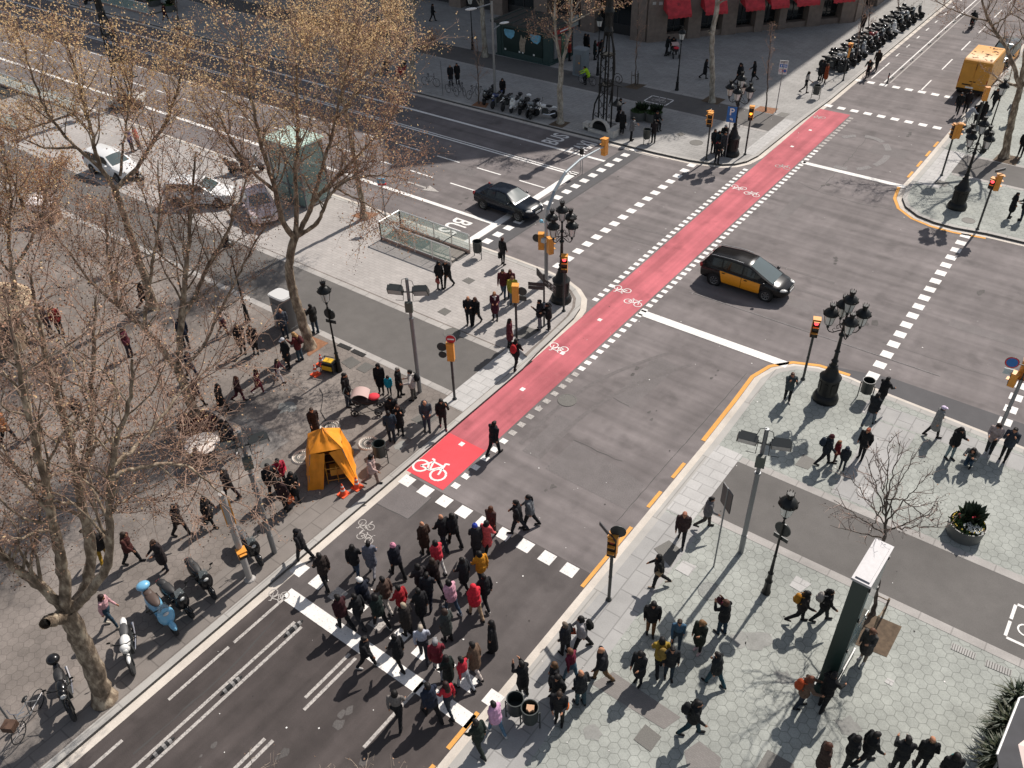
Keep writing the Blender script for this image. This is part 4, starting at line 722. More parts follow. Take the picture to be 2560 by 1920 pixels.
# modern street lamp with two arms
def twin(label, loc, az_):
    t = thing('twin_arm_lamp', label, 'street lamp', loc, az_, 'grey street lamps with two arms'); q = MB(); q.tube([(0, 0, 0), (0, 0, 3)], .10, 12); q.tube([(0, 0, 3), (0, 0, 7.4)], .085, 12); q.build('pole', mat('lamp_grey', (.27, .28, .28), .4, .5), t); q = MB(); q.tube([(0, 0, 7.25), (-1.1, 0, 7.1)], .05, 8); q.build('lamp_arm', _M['lamp_grey'], t); q = MB(); q.ell((-1.55, 0, 7.08), (.45, .15, .09), 14, 8); q.build('lamp_head', WHT, t, smooth=True)
    q = MB(); q.tube([(0, 0, 5.5), (.55, 0, 5.75)], .045, 8); q.build('lamp_arm', _M['lamp_grey'], t); q = MB(); q.ell((.9, 0, 5.85), (.38, .14, .08), 14, 8); q.build('lamp_head', WHT, t, smooth=True); return t
t1 = twin('grey lamp pole with two pale lamp heads rising from the row of motorbikes', P(2, 1553, 690), math.radians(60)); dup(t1, 'grey lamp pole with two pale heads, mostly hidden by the golden crown', Vector((-58.5, 49.2, ZP)), math.radians(60)); dup(t1, 'grey lamp pole with two pale heads at the top left', Vector((-94, 49.2, ZP)), math.radians(60))
# ---------------- signals and signs ----------------
def head(par, loc, az_, n=3, lit=-1, litm=None, w=.30):
    h = .29*n; e = Matrix.Rotation(az_, 3, 'Z'); L = Vector(loc); q = MB(); q.box(L+Vector((0, 0, h/2)), (.24, w, h), R=e); q.box(L+Vector((0, 0, h+.012)), (.30, w+.02, .03), R=e)
    for i in range(n): q.box(L+e@Vector((.17, 0, 0))+Vector((0, 0, h-.29*i-.035)), (.16, .24, .02), R=e)
    o = q.build('signal_head', SIGY, par); q = MB(); q.box(L+e@Vector((.128, 0, 0))+Vector((0, 0, h/2)), (.02, w-.015, h-.015), R=e); q.build('signal_face', BLK, o)
    for i in range(n):
        q = MB(); q.lathe([(.095, 0), (.09, .02), (.01, .025)], L+e@Vector((.136, 0, 0))+Vector((0, 0, h-.145-.29*i)), 14, R=e@RY); q.build('signal_lens', (litm or REDL) if i == lit else DKL, o)
    return o
def disc(par, loc, az_, r, face, name='round_sign', back=DKM, rim=None):
    e = Matrix.Rotation(az_, 3, 'Z') @ RY; q = MB(); q.lathe([(r, -.012), (r, .004)], loc, 24, R=e, mi=0); f = MB(); f.lathe([(r*.98, .006), (.005, .0065)], loc, 24, R=e, cap=False)
    o = q.build(name, back, par); f.build('sign_face', rim or face, o)
    if rim: f = MB(); f.lathe([(r*.8, .009), (.005, .0095)], loc, 24, R=e, cap=False); f.build('sign_symbol', face, o)
    return o
SRED = mat('sign_red', (.55, .02, .03), .35); SBLU = mat('sign_blue', (.015, .14, .42), .35); SDK = mat('sign_dark', (.035, .035, .04), .4)
def sig(label, base, h, heads, extra=None, r=.055, col=DKM):
    t = thing('traffic_light', label, 'traffic light', base, 0, 'traffic lights round the crossing'); q = MB(); q.tube([(0, 0, 0), (0, 0, h)], r, 12); q.lathe([(r*1.9, 0), (r*1.7, .05), (r, .09)], n=12); q.lathe([(r*1.15, 1.15), (r*1.15, 1.22)], n=12); q.build('pole', col, t)
    for a, dx, z, n, lit, lm in heads:
        a = math.radians(a); head(t, (math.cos(a)*dx, math.sin(a)*dx, z), a, n, lit, lm)
    return t
V2 = lambda a, d, z: (math.cos(math.radians(a))*d, math.sin(math.radians(a))*d, z)
# angles: 0 looks along the avenue to the right, -90 looks down the street at the camera side
t = sig('traffic light showing red in front of the five lantern lamp on the island tip', P(7, 335, 358), 2.3, [(-62, 0, 2.25, 3, 0, REDL)])
t = sig('yellow traffic light seen from behind on the island, beside the man with the red backpack', P(6, 1690, 545), 2.2, [(120, 0, 2.15, 3, -1, None)]); disc(t, V2(20, .32, 2.75), math.radians(110), .22, SDK); q = MB(); q.box(V2(20, .34, 2.38), (.04, .34, .26), math.radians(110)); q.build('sign_plate', DKM, t)
t = sig('yellow traffic light with a red no entry disc above it, right of the service lane', P(6, 1288, 928), 2.2, [(120, 0, 2.12, 3, -1, None)]); o = disc(t, (.06, 0, 3.2), math.radians(-62), .23, SRED, 'no_entry_sign', rim=WHT)
q = MB(); q.lathe([(.2, .012), (.005, .0125)], (.06, 0, 3.2), 24, R=Matrix.Rotation(math.radians(-62), 3, 'Z') @ RY, cap=False); q.build('red_disc', SRED, o); q = MB(); q.box(Vector((.06, 0, 3.2))+Vector(V2(-62, .016, 0)), (.004, .28, .065), math.radians(-62)); q.build('white_bar', WHT, o)
disc(t, V2(205, .36, 2.75), math.radians(120), .21, SDK); disc(t, V2(205, .36, 2.35), math.radians(120), .17, SDK)
t = sig('black faced traffic light with a round sign on top beside the lower crossing', P(11, 573, 662), 2.35, [(-75, 0, 2.3, 3, 0, mat('dim_red', (.25, .02, .02), .4))]); disc(t, V2(40, .14, 3.35), math.radians(115), .25, SDK); q = MB(); q.box(V2(175, .22, 3.15), (.9, .03, .16), math.radians(-25)); q.build('name_plate', SDK, t)
t = sig('traffic light showing red at the rounded tip of the right pavement', P(8, 382, 800), 2.35, [(-70, 0, 2.32, 3, 0, REDL)])
t = sig('grey mast with several yellow signal heads and a no stopping disc at the right edge', P(8, 1655, 1130), 2.6, [(100, .28, 2.45, 3, -1, None), (0, .3, 2.4, 3, -1, None), (175, .25, 2.2, 2, -1, None)], r=.07, col=GRYM)
q = MB(); q.tube([(0, 0, 2.6), (0, 0, 3.3)], .03, 8); q.tube([(0, 0, 3.25), (-.45, -.05, 3.25)], .02, 6); q.build('bracket', DKM, t); o = disc(t, (-.52, -.08, 3.25), math.radians(-80), .25, SBLU, 'no_stopping_sign', rim=SRED); q = MB(); q.box((-.53, -.08, 2.82), (.32, .03, .26), math.radians(10)); q.build('plate', mat('plate_pale', (.5, .55, .55)), t)
t = sig('traffic light with a dark face and a yellow side head on the upper right kerb', P(4, 1280, 1138), 2.5, [(-140, .05, 2.4, 3, -1, None), (15, .2, 2.45, 3, -1, None)])
t = sig('pedestrian light showing red at the crossing on the upper right corner', P(4, 1512, 1488), 2.5, [(-100, .1, 2.5, 2, 0, REDL), (20, .18, 2.4, 3, -1, None)]); q = MB(); q.box((.1, .1, 3.5), (.05, .7, .14), math.radians(-30)); q.build('name_plate', SDK, t)
t = sig('pair of yellow signal heads on one pole beside the waiting group across the avenue', P(3, 1258, 1035), 2.3, [(160, .12, 2.3, 3, -1, None), (-80, .22, 2.3, 3, -1, None)]); q = MB(); q.tube([(0, 0, 2.3), (-.05, 0, 3.35)], .02, 6); q.build('bracket', WHT, t)
t = sig('traffic light showing amber at the start of the pale dropped kerb across the avenue', P(3, 1510, 1003), 2.4, [(-75, 0, 2.35, 3, 1, AMB)])
t = sig('thick pale grey signal pole with orange heads at the lower left kerb', P(9, 1620, 435), 4.2, [(-20, .16, 1.35, 1, -1, None), (150, .14, 2.7, 3, -1, None)], r=.11, col=mat('pole_pale', (.34, .32, .30), .6))
t = sig('yellow traffic light behind the upper right corner near the van', P(4, 1485, 870), 2.4, [(120, 0, 2.3, 3, -1, None)])
t = sig('small orange topped signal beside the crowded row of parked motorbikes', P(4, 642, 522), 2.4, [(-100, 0, 2.5, 1, 0, mat('dim_red', (.25, .02, .02)))]); q = MB(); q.box((0, 0, 2.1), (.12, .14, .7)); q.build('orange_sleeve', SIGY, t)
# mast with a long curved arm over the avenue
c = P(7, 222, 175); t = thing('signal_mast', 'tall grey mast whose curved arm carries a yellow signal over the avenue', 'traffic light', c); ARMC = mat('arm_grey', (.36, .40, .42), .35, .5)
def on_x(x, y, X0): d = ray(x, y); return Vector((0, 0, HC)) + d*(X0/d.x)
pts = [(0, 0, 0), (0, 0, 2.6), (0, 0, 4.2)]; arm = [on_x(*px(3, a, b), c.x)-c for a, b in ((232, 1360), (275, 1240), (345, 1120), (440, 1035), (530, 985), (625, 935))]
q = MB(); q.tube([(0, 0, 0), (0, 0, 2.7)], .10, 14); q.build('mast', GRYM, t); q = MB(); q.tube([Vector((0, 0, 2.7)), Vector((0, 0, max(3.2, arm[0].z-.6)))]+arm, [.10, .095, .09, .085, .075, .065, .055, .045], 10); q.build('curved_arm', ARMC, t)
head(t, tuple(arm[-1]+Vector((0, -.35, -.45))), math.pi, 3); head(t, (-.3, 0, 1.9), math.radians(120), 3); head(t, (.32, -.12, 1.9), math.radians(60), 3); disc(t, (-.62, .05, 2.4), math.radians(110), .22, SDK); q = MB(); q.box((-.02, -.18, 2.55), (.22, .2, .2)); q.build('junction_box', mat('jbox', (.45, .5, .52), .4), t); q = MB(); q.ell((-.3, 0, 3.45), .1, 8, 6); q.tube([(0, 0, 3.4), (-.3, 0, 3.45)], .02, 5); q.build('camera_dome', mat('dome_blue', (.25, .55, .7), .3), t)
# finger post
c = P(7, 208, 455); t = thing('finger_post', 'dark finger post with brown direction boards on the island tip', 'direction sign', c); q = MB(); q.tube([(0, 0, 0), (0, 0, 2.9)], .045, 10); q.lathe([(.085, .95), (.085, 1.35)], n=12, mi=1); q.build('post', [DKM, mat('poster_grey', (.3, .33, .35), noise=.3, scale=30)], t); BRW = mat('board_brown', (.045, .035, .035), .5)
for a, z, l in ((150, 2.72, .75), (150, 2.52, .75), (205, 2.32, .7), (205, 2.12, .7), (-20, 2.6, .85), (-20, 2.4, .85)):
    q = MB(); q.box(V2(a, l/2+.05, z), (l, .035, .17), math.radians(a)); o = q.build('direction_board', BRW, t); q = MB()
    for k_ in range(4): q.box(Vector(V2(a, l*.86-k_*.07-(.12 if k_ > 1 else 0), z+.0))+Vector(V2(a-90, .02, 0)), (.035, .006, .07), math.radians(a))
    q.build('board_symbol', WHT, o)
def sign_post(name, label, base, h, r=.03): t = thing(name, label, 'street sign', base); q = MB(); q.tube([(0, 0, 0), (0, 0, h)], r, 8); q.build('post', GRYM, t); return t
t = sign_post('parking_sign', 'blue P sign with an arrow beside the five lantern lamp across the avenue', P(3, 1382, 1020), 3.1); a = math.radians(-72); q = MB(); q.box((.04, 0, 2.85), (.03, .58, .98), a); o = q.build('sign_plate', SBLU, t); e = Matrix.Rotation(a+math.pi/2, 4, 'Z') @ Matrix.Rotation(math.pi/2, 4, 'X')
o2 = put_text('letter_p', 'P', .62, Vector((.04, 0, 2.83))+Vector(V2(-72, .022, 0)), (math.pi/2, 0, a+math.pi/2), WHT, o)
q = MB(); ar = [(-.10, .0), (.0, .09), (.0, .03), (.11, .03), (.11, -.14), (.05, -.14), (.05, -.03), (0, -.03), (0, -.09)]; q.prism([(x, z_) for x, z_ in ar], 0, .006); q.v = [tuple(Vector((.04, 0, 2.58))+Vector(V2(-72, .02+v[2], 0))+Vector(V2(18, v[0], 0))+Vector((0, 0, v[1]))) for v in q.v]; q.build('arrow', WHT, o)
t = sign_post('restriction_sign', 'white parking restriction board with a blue band on a thin pole, upper middle', P(4, 205, 730), 3.6); a = math.radians(-72); q = MB(); q.box((0, 0, 3.2), (.03, .58, .95), a); o = q.build('sign_plate', mat('board_white', (.6, .6, .58)), t); B = lambda u, v: Vector((0, 0, 3.2+v))+Vector(V2(-72, .018, 0))+Vector(V2(18, u, 0))
q = MB(); q.box(B(0, .12), (.006, .5, .2), a); o3 = q.build('blue_band', SBLU, o); q = MB(); q.box(B(-.14, .12)+Vector(V2(-72, .004, 0)), (.006, .05, .12), a); q.box(B(.08, .12)+Vector(V2(-72, .004, 0)), (.006, .26, .05), a); q.build('band_symbol', WHT, o3); q = MB()
for v in (.42, .34): q.box(B(0, v), (.006, .46, .03), a)
q.build('text_line', SDK, o); disc(o, B(-.14, -.22), a, .12, mat('sign_pale', (.6, .6, .6)), 'round_symbol', rim=SRED); disc(o, B(.14, -.22), a, .12, SBLU, 'round_symbol', rim=SRED)
t = sign_post('edge_on_sign', 'thin leaning looking sign pole with a dark board seen edge on, right pavement', P(11, 1195, 465), 3.8, .028); q = MB(); q.box((0, .02, 3.35), (.04, .62, .85), math.radians(52)); o = q.build('sign_plate', SDK, t)
t = sign_post('bus_stop_flag', 'bus stop post with a blue and red top at the corner of the metro stair', P('e', 190, 420), 2.5, .035); q = MB(); q.box((0, 0, 2.55), (.42, .10, .42), .6); q.build('flag_box', mat('flag_blue', (.12, .30, .42), .4), t); q = MB(); q.box((.05, .03, 2.42), (.44, .12, .1), .6); q.build('red_stripe', SRED, t)
t = sign_post('blue_sign', 'thin post with a blue plate at the lower left edge', P(9, 95, 1400), 2.4); q = MB(); q.box((0, 0, 2.25), (.4, .03, .5), .8); q.build('sign_plate', SBLU, t)
t = sign_post('plain_post', 'thin grey post beside the parked bicycles', P(2, 1212, 618), 2.6)
t = thing('bollard', 'flexible dark bollard at the start of the bike lane in the upper street', 'bollard', P(4, 928, 540, 0)); q = MB(); q.lathe([(.10, 0), (.09, .04), (.05, .07), (.05, .75), (.02, .8)], n=12); q.build('bollard_post', DKM, t, smooth='auto'); q = MB(); q.lathe([(.053, .45), (.053, .6)], n=12, cap=False); q.build('reflective_band', mat('bol_red', (.3, .04, .03)), t)
t = sig('double faced pedestrian post standing at the end of the white line in the avenue', P(3, 455, 1130, 0), 2.3, [], r=.03, col=mat('post_white', (.5, .5, .5))) if False else sign_post('twin_posts', 'pair of thin pale posts at the end of the avenue stop line', P(3, 455, 1130, 0), 2.2, .02)
q = MB(); q.tube([(-.16, 0, 0), (-.16, 0, 2.2), (0, 0, 2.2)], .018, 6); q.build('post', GRYM, t); q = MB(); q.box((-.08, 0, 1.5), (.22, .16, .35)); q.build('dark_box', BLK, t)
# black and white lane separators
SEPW = mat('sep_white', (.26, .25, .24))
def separator(label, loc, s=1.0):
    t = thing('lane_separator', label, 'lane separator', loc, math.pi/2, 'low rubber lane separators'); q = MB(); n = 8
    for i in range(n):
        x0, x1 = -.4+.8*i/n, -.4+.8*(i+1)/n; f = lambda x: .10*math.sqrt(max(0, 1-(x/.42)**2))+.005; hw = lambda x: .09*math.sqrt(max(.05, 1-(x/.43)**2)); mi = 1 if i in (1, 4, 6) else 0
        q.add([(x0, -hw(x0), 0), (x0, -hw(x0)*.5, f(x0)), (x0, hw(x0)*.5, f(x0)), (x0, hw(x0), 0), (x1, -hw(x1), 0), (x1, -hw(x1)*.5, f(x1)), (x1, hw(x1)*.5, f(x1)), (x1, hw(x1), 0)], [(0, 1, 5, 4), (1, 2, 6, 5), (2, 3, 7, 6)], mi)
    q.build('separator_body', [RUB, SEPW], t); return t
sp = separator('striped lane separator on the double line, the one nearest the crowd', (-16.3, 9.0, 0)); dup(sp, 'striped lane separator on the double line, the middle of the near three', (-16.3, 6.45, 0), math.pi/2); dup(sp, 'striped lane separator on the double line, nearest the bottom edge', (-16.3, 3.95, 0), math.pi/2)
for i in range(9): dup(sp, 'lane separator between the two white lines of the upper street, %s' % ('nearest the dark bollard', 'second beyond the dark bollard', 'third beyond the dark bollard', 'fourth beyond the dark bollard', 'fifth beyond the dark bollard', 'sixth beyond the dark bollard', 'third from the top edge', 'second from the top edge', 'nearest the top edge')[i], (-16.62, 71.3+i*2.52, 0), math.pi/2)
# ornate iron lamp tower with its stone bench
def tower(label, loc, rz=0):
    t = thing('ornate_lamp_tower', label, 'lamp tower', loc, rz, 'ornate iron lamp towers with benches'); q = MB()
    for x in (-.33, .33):
        for y in (-.3, .3): q.tube([(x, y, 0), (x, y, 3.2), (x*.9, y*.9, 5.2), (x*.5, y*.5, 6.6), (x*.35, y*.35, 9.6)], [.06, .055, .055, .06, .07], 7)
    q.tube([(-1.0, 0, 0), (-1.0, 0, .9), (-.88, 0, 1.7), (-.5, 0, 2.5), (-.38, 0, 3.2)], .055, 7); q.tube([(.36, 0, 2.0), (.52, 0, 3.2), (.62, 0, 4.4), (.5, 0, 5.6), (.2, 0, 6.6), (.1, 0, 7.2)], .06, 7)
    q.lathe([(.18, 6.4), (.32, 6.7), (.22, 7.0), (.20, 7.6), (.34, 7.9), (.22, 8.2), (.2, 9.2), (.45, 9.5), (.2, 9.8)], n=12); q.build('iron_column', BLK, t)
    q = MB()
    for z in (.7, 1.5, 2.3, 3.1, 3.9, 4.7):
        q.tube([(-.33, -.3, z), (.33, -.3, z+.75)], .022, 5); q.tube([(.33, -.3, z), (-.33, -.3, z+.75)], .022, 5); q.torus((0, -.3, z+.38), .13, .02, 14, 5, R=RX); q.torus((.33, 0, z+.38), .12, .02, 14, 5, R=RY)
    for z in (3.2, 5.2): q.box((0, 0, z), (.8, .7, .10))
    rn = random.Random(4)
    for _ in range(40): s_ = rn.choice((-1, 1)); c_ = rn.choice((-1, 1)); z_ = rn.uniform(2.9, 5.6); q.ell((.31*s_, .28*c_, z_), rn.uniform(.06, .10), 6, 5)
    for z_ in (.4, .9): q.tube([(-1.0, 0, z_), (-.33, -.3, z_+.1)], .02, 5); q.torus((-.62, -.15, z_+.12), .14, .02, 12, 5, R=RX)
    for s_ in (-1, 1):
        for c_ in (-1, 1): q.tube([(.33*s_, .3*c_, .1), (.33*s_, .3*c_, 3.2), (.31*s_, .28*c_, 5.6)], .03, 5)
    q.tube([(-.33, -.3, 3.25), (.33, .3, 3.25)], .03, 5); q.tube([(-.33, .3, 3.25), (.33, -.3, 3.25)], .03, 5)
    q.build('iron_scrollwork', BLK, t)
    sp_ = lambda c, r0, k, s: [(c[0]+s*(r0*(1-i/k*.85))*math.cos(i*.55), c[1], c[2]+(r0*(1-i/k*.85))*math.sin(i*.55)) for i in range(k)]
    q = MB(); q.tube(sp_((.95, 0, 3.75), .42, 20, -1), .025, 6); q.tube([(.6, 0, 3.3), (1.3, 0, 3.3)], .03, 6); q.tube([(.95, 0, 3.3), (.95, 0, 2.4)], .035, 6); q.lathe([(.06, 2.45), (.12, 2.3), (.34, 2.1), (.36, 2.02), (.1, 2.02)], c=(.95, 0, 0), n=14); q.build('hanging_lantern', BLK, t)
    WST = mat('bench_stone', (.50, .48, .44), .7, noise=.12, scale=5); q = MB(); n = 16
    arch = [(-.62+.0, .2)]+[(-.62*math.cos(math.pi*i/n)*1.0, .25+.62*math.sin(math.pi*i/n)) for i in range(n+1)]
    out = [(-.85*math.cos(math.pi*i/n), .2+.80*math.sin(math.pi*i/n)) for i in range(n+1)]
    y0, y1 = -.62, -.42
    for i in range(n):
        a, b = out[i], out[i+1]; c_, d_ = arch[i+1], arch[min(i+2, n+1)]
        q.add([(a[0], y0, a[1]), (b[0], y0, b[1]), (d_[0], y0, d_[1]), (c_[0], y0, c_[1]), (a[0], y1, a[1]), (b[0], y1, b[1]), (d_[0], y1, d_[1]), (c_[0], y1, c_[1])], [(0, 1, 2, 3), (4, 7, 6, 5), (0, 4, 5, 1), (3, 2, 6, 7)])
    q.box((-1.1, -.5, .25), (.45, .5, .5)); q.box((1.1, -.5, .25), (.5, .6, .5)); q.box((0, -.5, .1), (2.4, .5, .2)); q.box((1.0, .35, .42), (.5, 1.3, .12)); q.box((0, .75, .42), (2.2, .5, .12)); q.build('stone_bench', WST, t)
    q = MB(); q.box((0, -.52, .45), (1.15, .12, .5)); q.box((0, -.52, .72), (.8, .12, .2)); q.build('bench_recess', BLK, t)
    return t
tw = tower('ornate black iron lamp tower with a white stone bench at the shaded kerb', P(3, 598, 845), math.radians(-4)); dup(tw, 'ornate black iron lamp tower standing dark among crowns at the top left', G(322, 258, ZP), math.radians(40))
# ---------------- vehicles ----------------
def interp(tab, x, k):
    xs = [r[0] for r in tab]
    return float(np.interp(x, xs, [r[k] for r in tab]))
CGL = mat('car_glass', (.010, .013, .014), .10, spec=.5); CGL2 = mat('car_windscreen', (.06, .085, .085), .06, spec=.9, coat=.5); TAIL = mat('tail_red', (.35, .02, .02), .25); HDL = mat('head_clear', (.50, .50, .48), .12, spec=.8)
def car(name, label, cat, loc, rz, paint, body, cab, wx, wr=.32, door=None, doorx=None, roofmat=None, rails=False, sidewin=((0, 0),), plate=True, extra=None):
    """body rows: x, half width, z low, z belt; cab rows: x, z top, half width at belt, half width at top"""
    t = thing(name, label, cat, loc, rz); N = 46; xs = np.linspace(body[0][0], body[-1][0], N)
    def sec(x):
        hw, zl, zb = interp(body, x, 1), interp(body, x, 2), interp(body, x, 3); h = zb-zl
        return [(hw*.80, zl), (hw*.96, zl+.06*h), (hw, zl+.30*h), (hw*1.0, zl+.55*h), (hw*.985, zl+.78*h), (hw*.93, zl+.94*h), (hw*.82, zb+.005), (hw*.45, zb+.035), (0, zb+.045)]
    def sidept(x, f, off=0):
        s = sec(x); k = f*5; i = min(int(k), 4); a, b = s[i], s[i+1]; u = k-i; return a[0]*(1-u)+b[0]*u+off, a[1]*(1-u)+b[1]*u
    q = MB(); vs = []; M_ = 17
    for x in xs:
        s = sec(x); vs += [(x, p[0], p[1]) for p in s]+[(x, -p[0], p[1]) for p in s[-2::-1]]
    fs = [(i*M_+j, (i+1)*M_+j, (i+1)*M_+j+1, i*M_+j+1) for i in range(N-1) for j in range(M_-1)]+[(i*M_, i*M_+M_-1, (i+1)*M_+M_-1, (i+1)*M_) for i in range(N-1)]+[tuple(range(M_)), tuple(range(N*M_-1, N*M_-M_-1, -1))]
    q.add(vs, fs, 0); q.build('body', [paint], t, smooth='auto')
    q = MB(); cx = np.linspace(cab[0][0], cab[-1][0], 26); vs = []
    for x in cx:
        zt, hb, ht = interp(cab, x, 1), interp(cab, x, 2), interp(cab, x, 3); zb = interp(body, x, 3); zt = max(zt, zb+.02); k = min(1, (zt-zb)/.45); ht = hb+(ht-hb)*k
        vs += [(x, hb, zb-.03), (x, hb*.45+ht*.55, zb+(zt-zb)*.55), (x, ht, zt-.04*k), (x, ht*.86, zt), (x, 0, zt+.03*k), (x, -ht*.86, zt), (x, -ht, zt-.04*k), (x, -hb*.45-ht*.55, zb+(zt-zb)*.55), (x, -hb, zb-.03)]
    q.add(vs, [(i*9+j, (i+1)*9+j, (i+1)*9+j+1, i*9+j+1) for i in range(25) for j in range(8)]+[tuple(range(9)), tuple(range(25*9+8, 25*9-1, -1))]); q.build('cabin', roofmat or paint, t, smooth='auto')
    def cabpt(x, f, s):
        zt, hb, ht = interp(cab, x, 1), interp(cab, x, 2), interp(cab, x, 3); zb = interp(body, x, 3); zt = max(zt, zb+.02); k = min(1, (zt-zb)/.45); ht = hb+(ht-hb)*k; w_ = hb+(ht-hb)*f; return Vector((x, s*(w_+.014), zb+(zt-zb)*f))
    def glass(nm, xa, xb, front):
        n = 8; q = MB(); rows = []
        for i in range(n+1):
            x = xa+(xb-xa)*i/n; zt, hb, ht = interp(cab, x, 1), interp(cab, x, 2), interp(cab, x, 3); zb = interp(body, x, 3); zt = max(zt, zb+.02); k = min(1, (zt-zb)/.45); w_ = (hb+(ht-hb)*k)*.84; rows.append([Vector((x, s*w_, zt+(.03*k*(1-abs(s))) +.012)) for s in (-1, -.5, 0, .5, 1)])
        q.add([p for r in rows for p in r], [(i*5+j, i*5+j+1, (i+1)*5+j+1, (i+1)*5+j) for i in range(n) for j in range(4)]); q.build(nm, CGL2 if front else CGL, t, smooth=True)
    c0, c1, c2, c3 = cab[0][0], cab[1][0], cab[-2][0], cab[-1][0]
    glass('windscreen', c3-.06, c2+.06, True); glass('rear_window', c0+.04, c1-.04, False)
    for s in (-1, 1):
        for xa, xb in sidewin:
            q = MB(); n = 5; g_ = [];
            for i in range(n+1):
                x = xa+(xb-xa)*i/n; g_ += [cabpt(x, .12, s), cabpt(x, .86, s)]
            q.add(g_, [(2*i, 2*i+2, 2*i+3, 2*i+1) for i in range(n)]); q.build('side_window', CGL, t)
        if door:
            for xa, xb in doorx:
                q = MB(); n, mm_ = 6, 5; g_ = []
                for i in range(n+1):
                    for j in range(mm_+1):
                        f = .05+.87*j/mm_; x = xa+(xb-xa)*i/n
                        if xa == doorx[0][0] and i == 0: x += .22*(1-j/mm_)
                        y, z = sidept(x, f, .012); g_.append((x, s*y, z))
                q.add(g_, [(i*(mm_+1)+j, (i+1)*(mm_+1)+j, (i+1)*(mm_+1)+j+1, i*(mm_+1)+j+1) for i in range(n) for j in range(mm_)]); o = q.build('door', door, t, smooth=True); y, z = sidept(xa+.15, .82, .03); q = MB(); q.box((xa+.22, s*y, z), (.16, .03, .035)); q.build('door_handle', BLK, o)
        y, z = sidept(c3-.35, .95, .1); q = MB(); q.ell((c3-.42, s*(y+.03), z+.10), (.09, .11, .07), 10, 7); q.build('wing_mirror', paint, t, smooth=True)
        for wxx in wx:
            y, _ = sidept(wxx, .4); q = MB(); q.lathe([(wr+.07, -.01), (wr+.07, .012), (.05, .014)], (wxx, s*(y-.004), wr+.02), 24, R=RX if s < 0 else RX @ Matrix.Rotation(math.pi, 3, 'X')); q.build('wheel_arch', BLK, t)
            o = empty('wheel', (wxx, s*(y-.07), wr)); o.parent = t; RR = RX if s < 0 else RX @ Matrix.Rotation(math.pi, 3, 'X'); q = MB(); q.lathe([(wr*.66, -.1), (wr*.96, -.10), (wr, -.06), (wr, .06), (wr*.96, .10), (wr*.66, .10)], n=24, R=RR, cap=False); q.build('tyre', RUB, o, smooth='auto')
            q = MB(); q.lathe([(wr*.66, .06), (wr*.60, .03), (.03, .04)], n=24, R=RR, mi=1)
            for i in range(7): a = i*2*math.pi/7; q.box(RR @ Vector((wr*.34*math.cos(a), wr*.34*math.sin(a), .06)), (wr*.6, .05, .04), R=RR @ Matrix.Rotation(a, 3, 'Z'))
            q.torus((0, 0, 0), wr*.64, .018, 24, 5, 0, R=RR); q.v[-120:] = [tuple(Vector(v)+RR@Vector((0, 0, .08))) for v in q.v[-120:]]; q.build('rim', [mat('rim_grey', (.30, .30, .30), .3, .7), DKM], o)
        xf = body[-1][0]; y = interp(body, xf-.28, 1); zb = interp(body, xf-.3, 3); q = MB(); q.ell((xf-.24, s*(y-.16), zb-.06), (.24, .13, .065), 12, 8, R=Matrix.Rotation(-s*.5, 3, 'Z')); q.build('headlight', HDL, t, smooth=True)
        xr = body[0][0]; y = interp(body, xr+.1, 1); zb = interp(body, xr+.15, 3); q = MB(); q.ell((xr+.09, s*(y-.07), zb-.10), (.10, .07, .15), 10, 8); q.build('tail_light', TAIL, t, smooth=True)
        if rails: q = MB(); q.tube([(x, s*interp(cab, x, 3)*.95, interp(cab, x, 1)+.03) for x in np.linspace(c1+.05, c2-.3, 6)], .018, 6); q.build('roof_rail', GRYM, t)
    xf = body[-1][0]; zl = body[-1][2]; q = MB(); q.box((xf+.005, 0, zl+.30), (.03, interp(body, xf, 1)*1.1, .10)); q.box((xf+.005, 0, zl+.12), (.03, interp(body, xf, 1)*1.0, .12)); q.build('grille', DKM, t); q = MB(); q.box((xf+.03, 0, zl+.18), (.015, .5, .11)); q.build('number_plate', WHT, t); q = MB(); q.box((body[0][0]-.02, 0, body[0][2]+.3), (.015, .5, .11)); q.build('number_plate', WHT, t); return t
TXB = mat('taxi_black', (.006, .0055, .006), .22, spec=.28, coat=.12); TXY = mat('taxi_yellow', (.86, .33, .012), .45, coat=.15); NVY = mat('sedan_navy', (.006, .010, .018), .22, spec=.3, coat=.12); CWH = mat('car_white', (.72, .72, .71), .3, coat=.5)
mpv = [(-2.3, .62, .42, .80), (-2.2, .80, .30, .98), (-1.7, .885, .26, 1.03), (-.6, .90, .24, 1.0), (.6, .90, .24, .97), (1.3, .88, .26, .93), (1.9, .80, .28, .80), (2.2, .62, .32, .66), (2.32, .42, .40, .56)]
mpc = [(-2.22, 1.02, .76, .7), (-1.85, 1.50, .80, .62), (-.6, 1.585, .83, .66), (.25, 1.53, .82, .64), (1.62, .88, .72, .66)]
ga = G(*px(7, 1290, 190)); gb = G(*px(7, 1610, 290)); ctr = (ga+gb)/2; ctr = Vector((ctr.x+.12, ctr.y+.95, .0))
car('taxi', 'black taxi with yellow doors crossing the middle of the junction', 'taxi', ctr, math.radians(.5), TXB, mpv, mpc, (-1.38, 1.38), .32, TXY, ((-1.15, .02), (.04, 1.02)), sidewin=((-1.62, -1.1), (-1.03, -.02), (.06, .98)), rails=True)
sed = [(-2.15, .60, .42, .80), (-2.05, .78, .30, .90), (-1.5, .84, .25, .96), (0, .855, .22, .95), (1.0, .84, .24, .90), (1.7, .80, .27, .82), (2.05, .66, .30, .70), (2.17, .45, .38, .58)]
sec_ = [(-1.62, .97, .70, .66), (-1.02, 1.33, .76, .56), (-.3, 1.40, .78, .58), (.25, 1.36, .77, .57), (1.08, .93, .74, .68)]
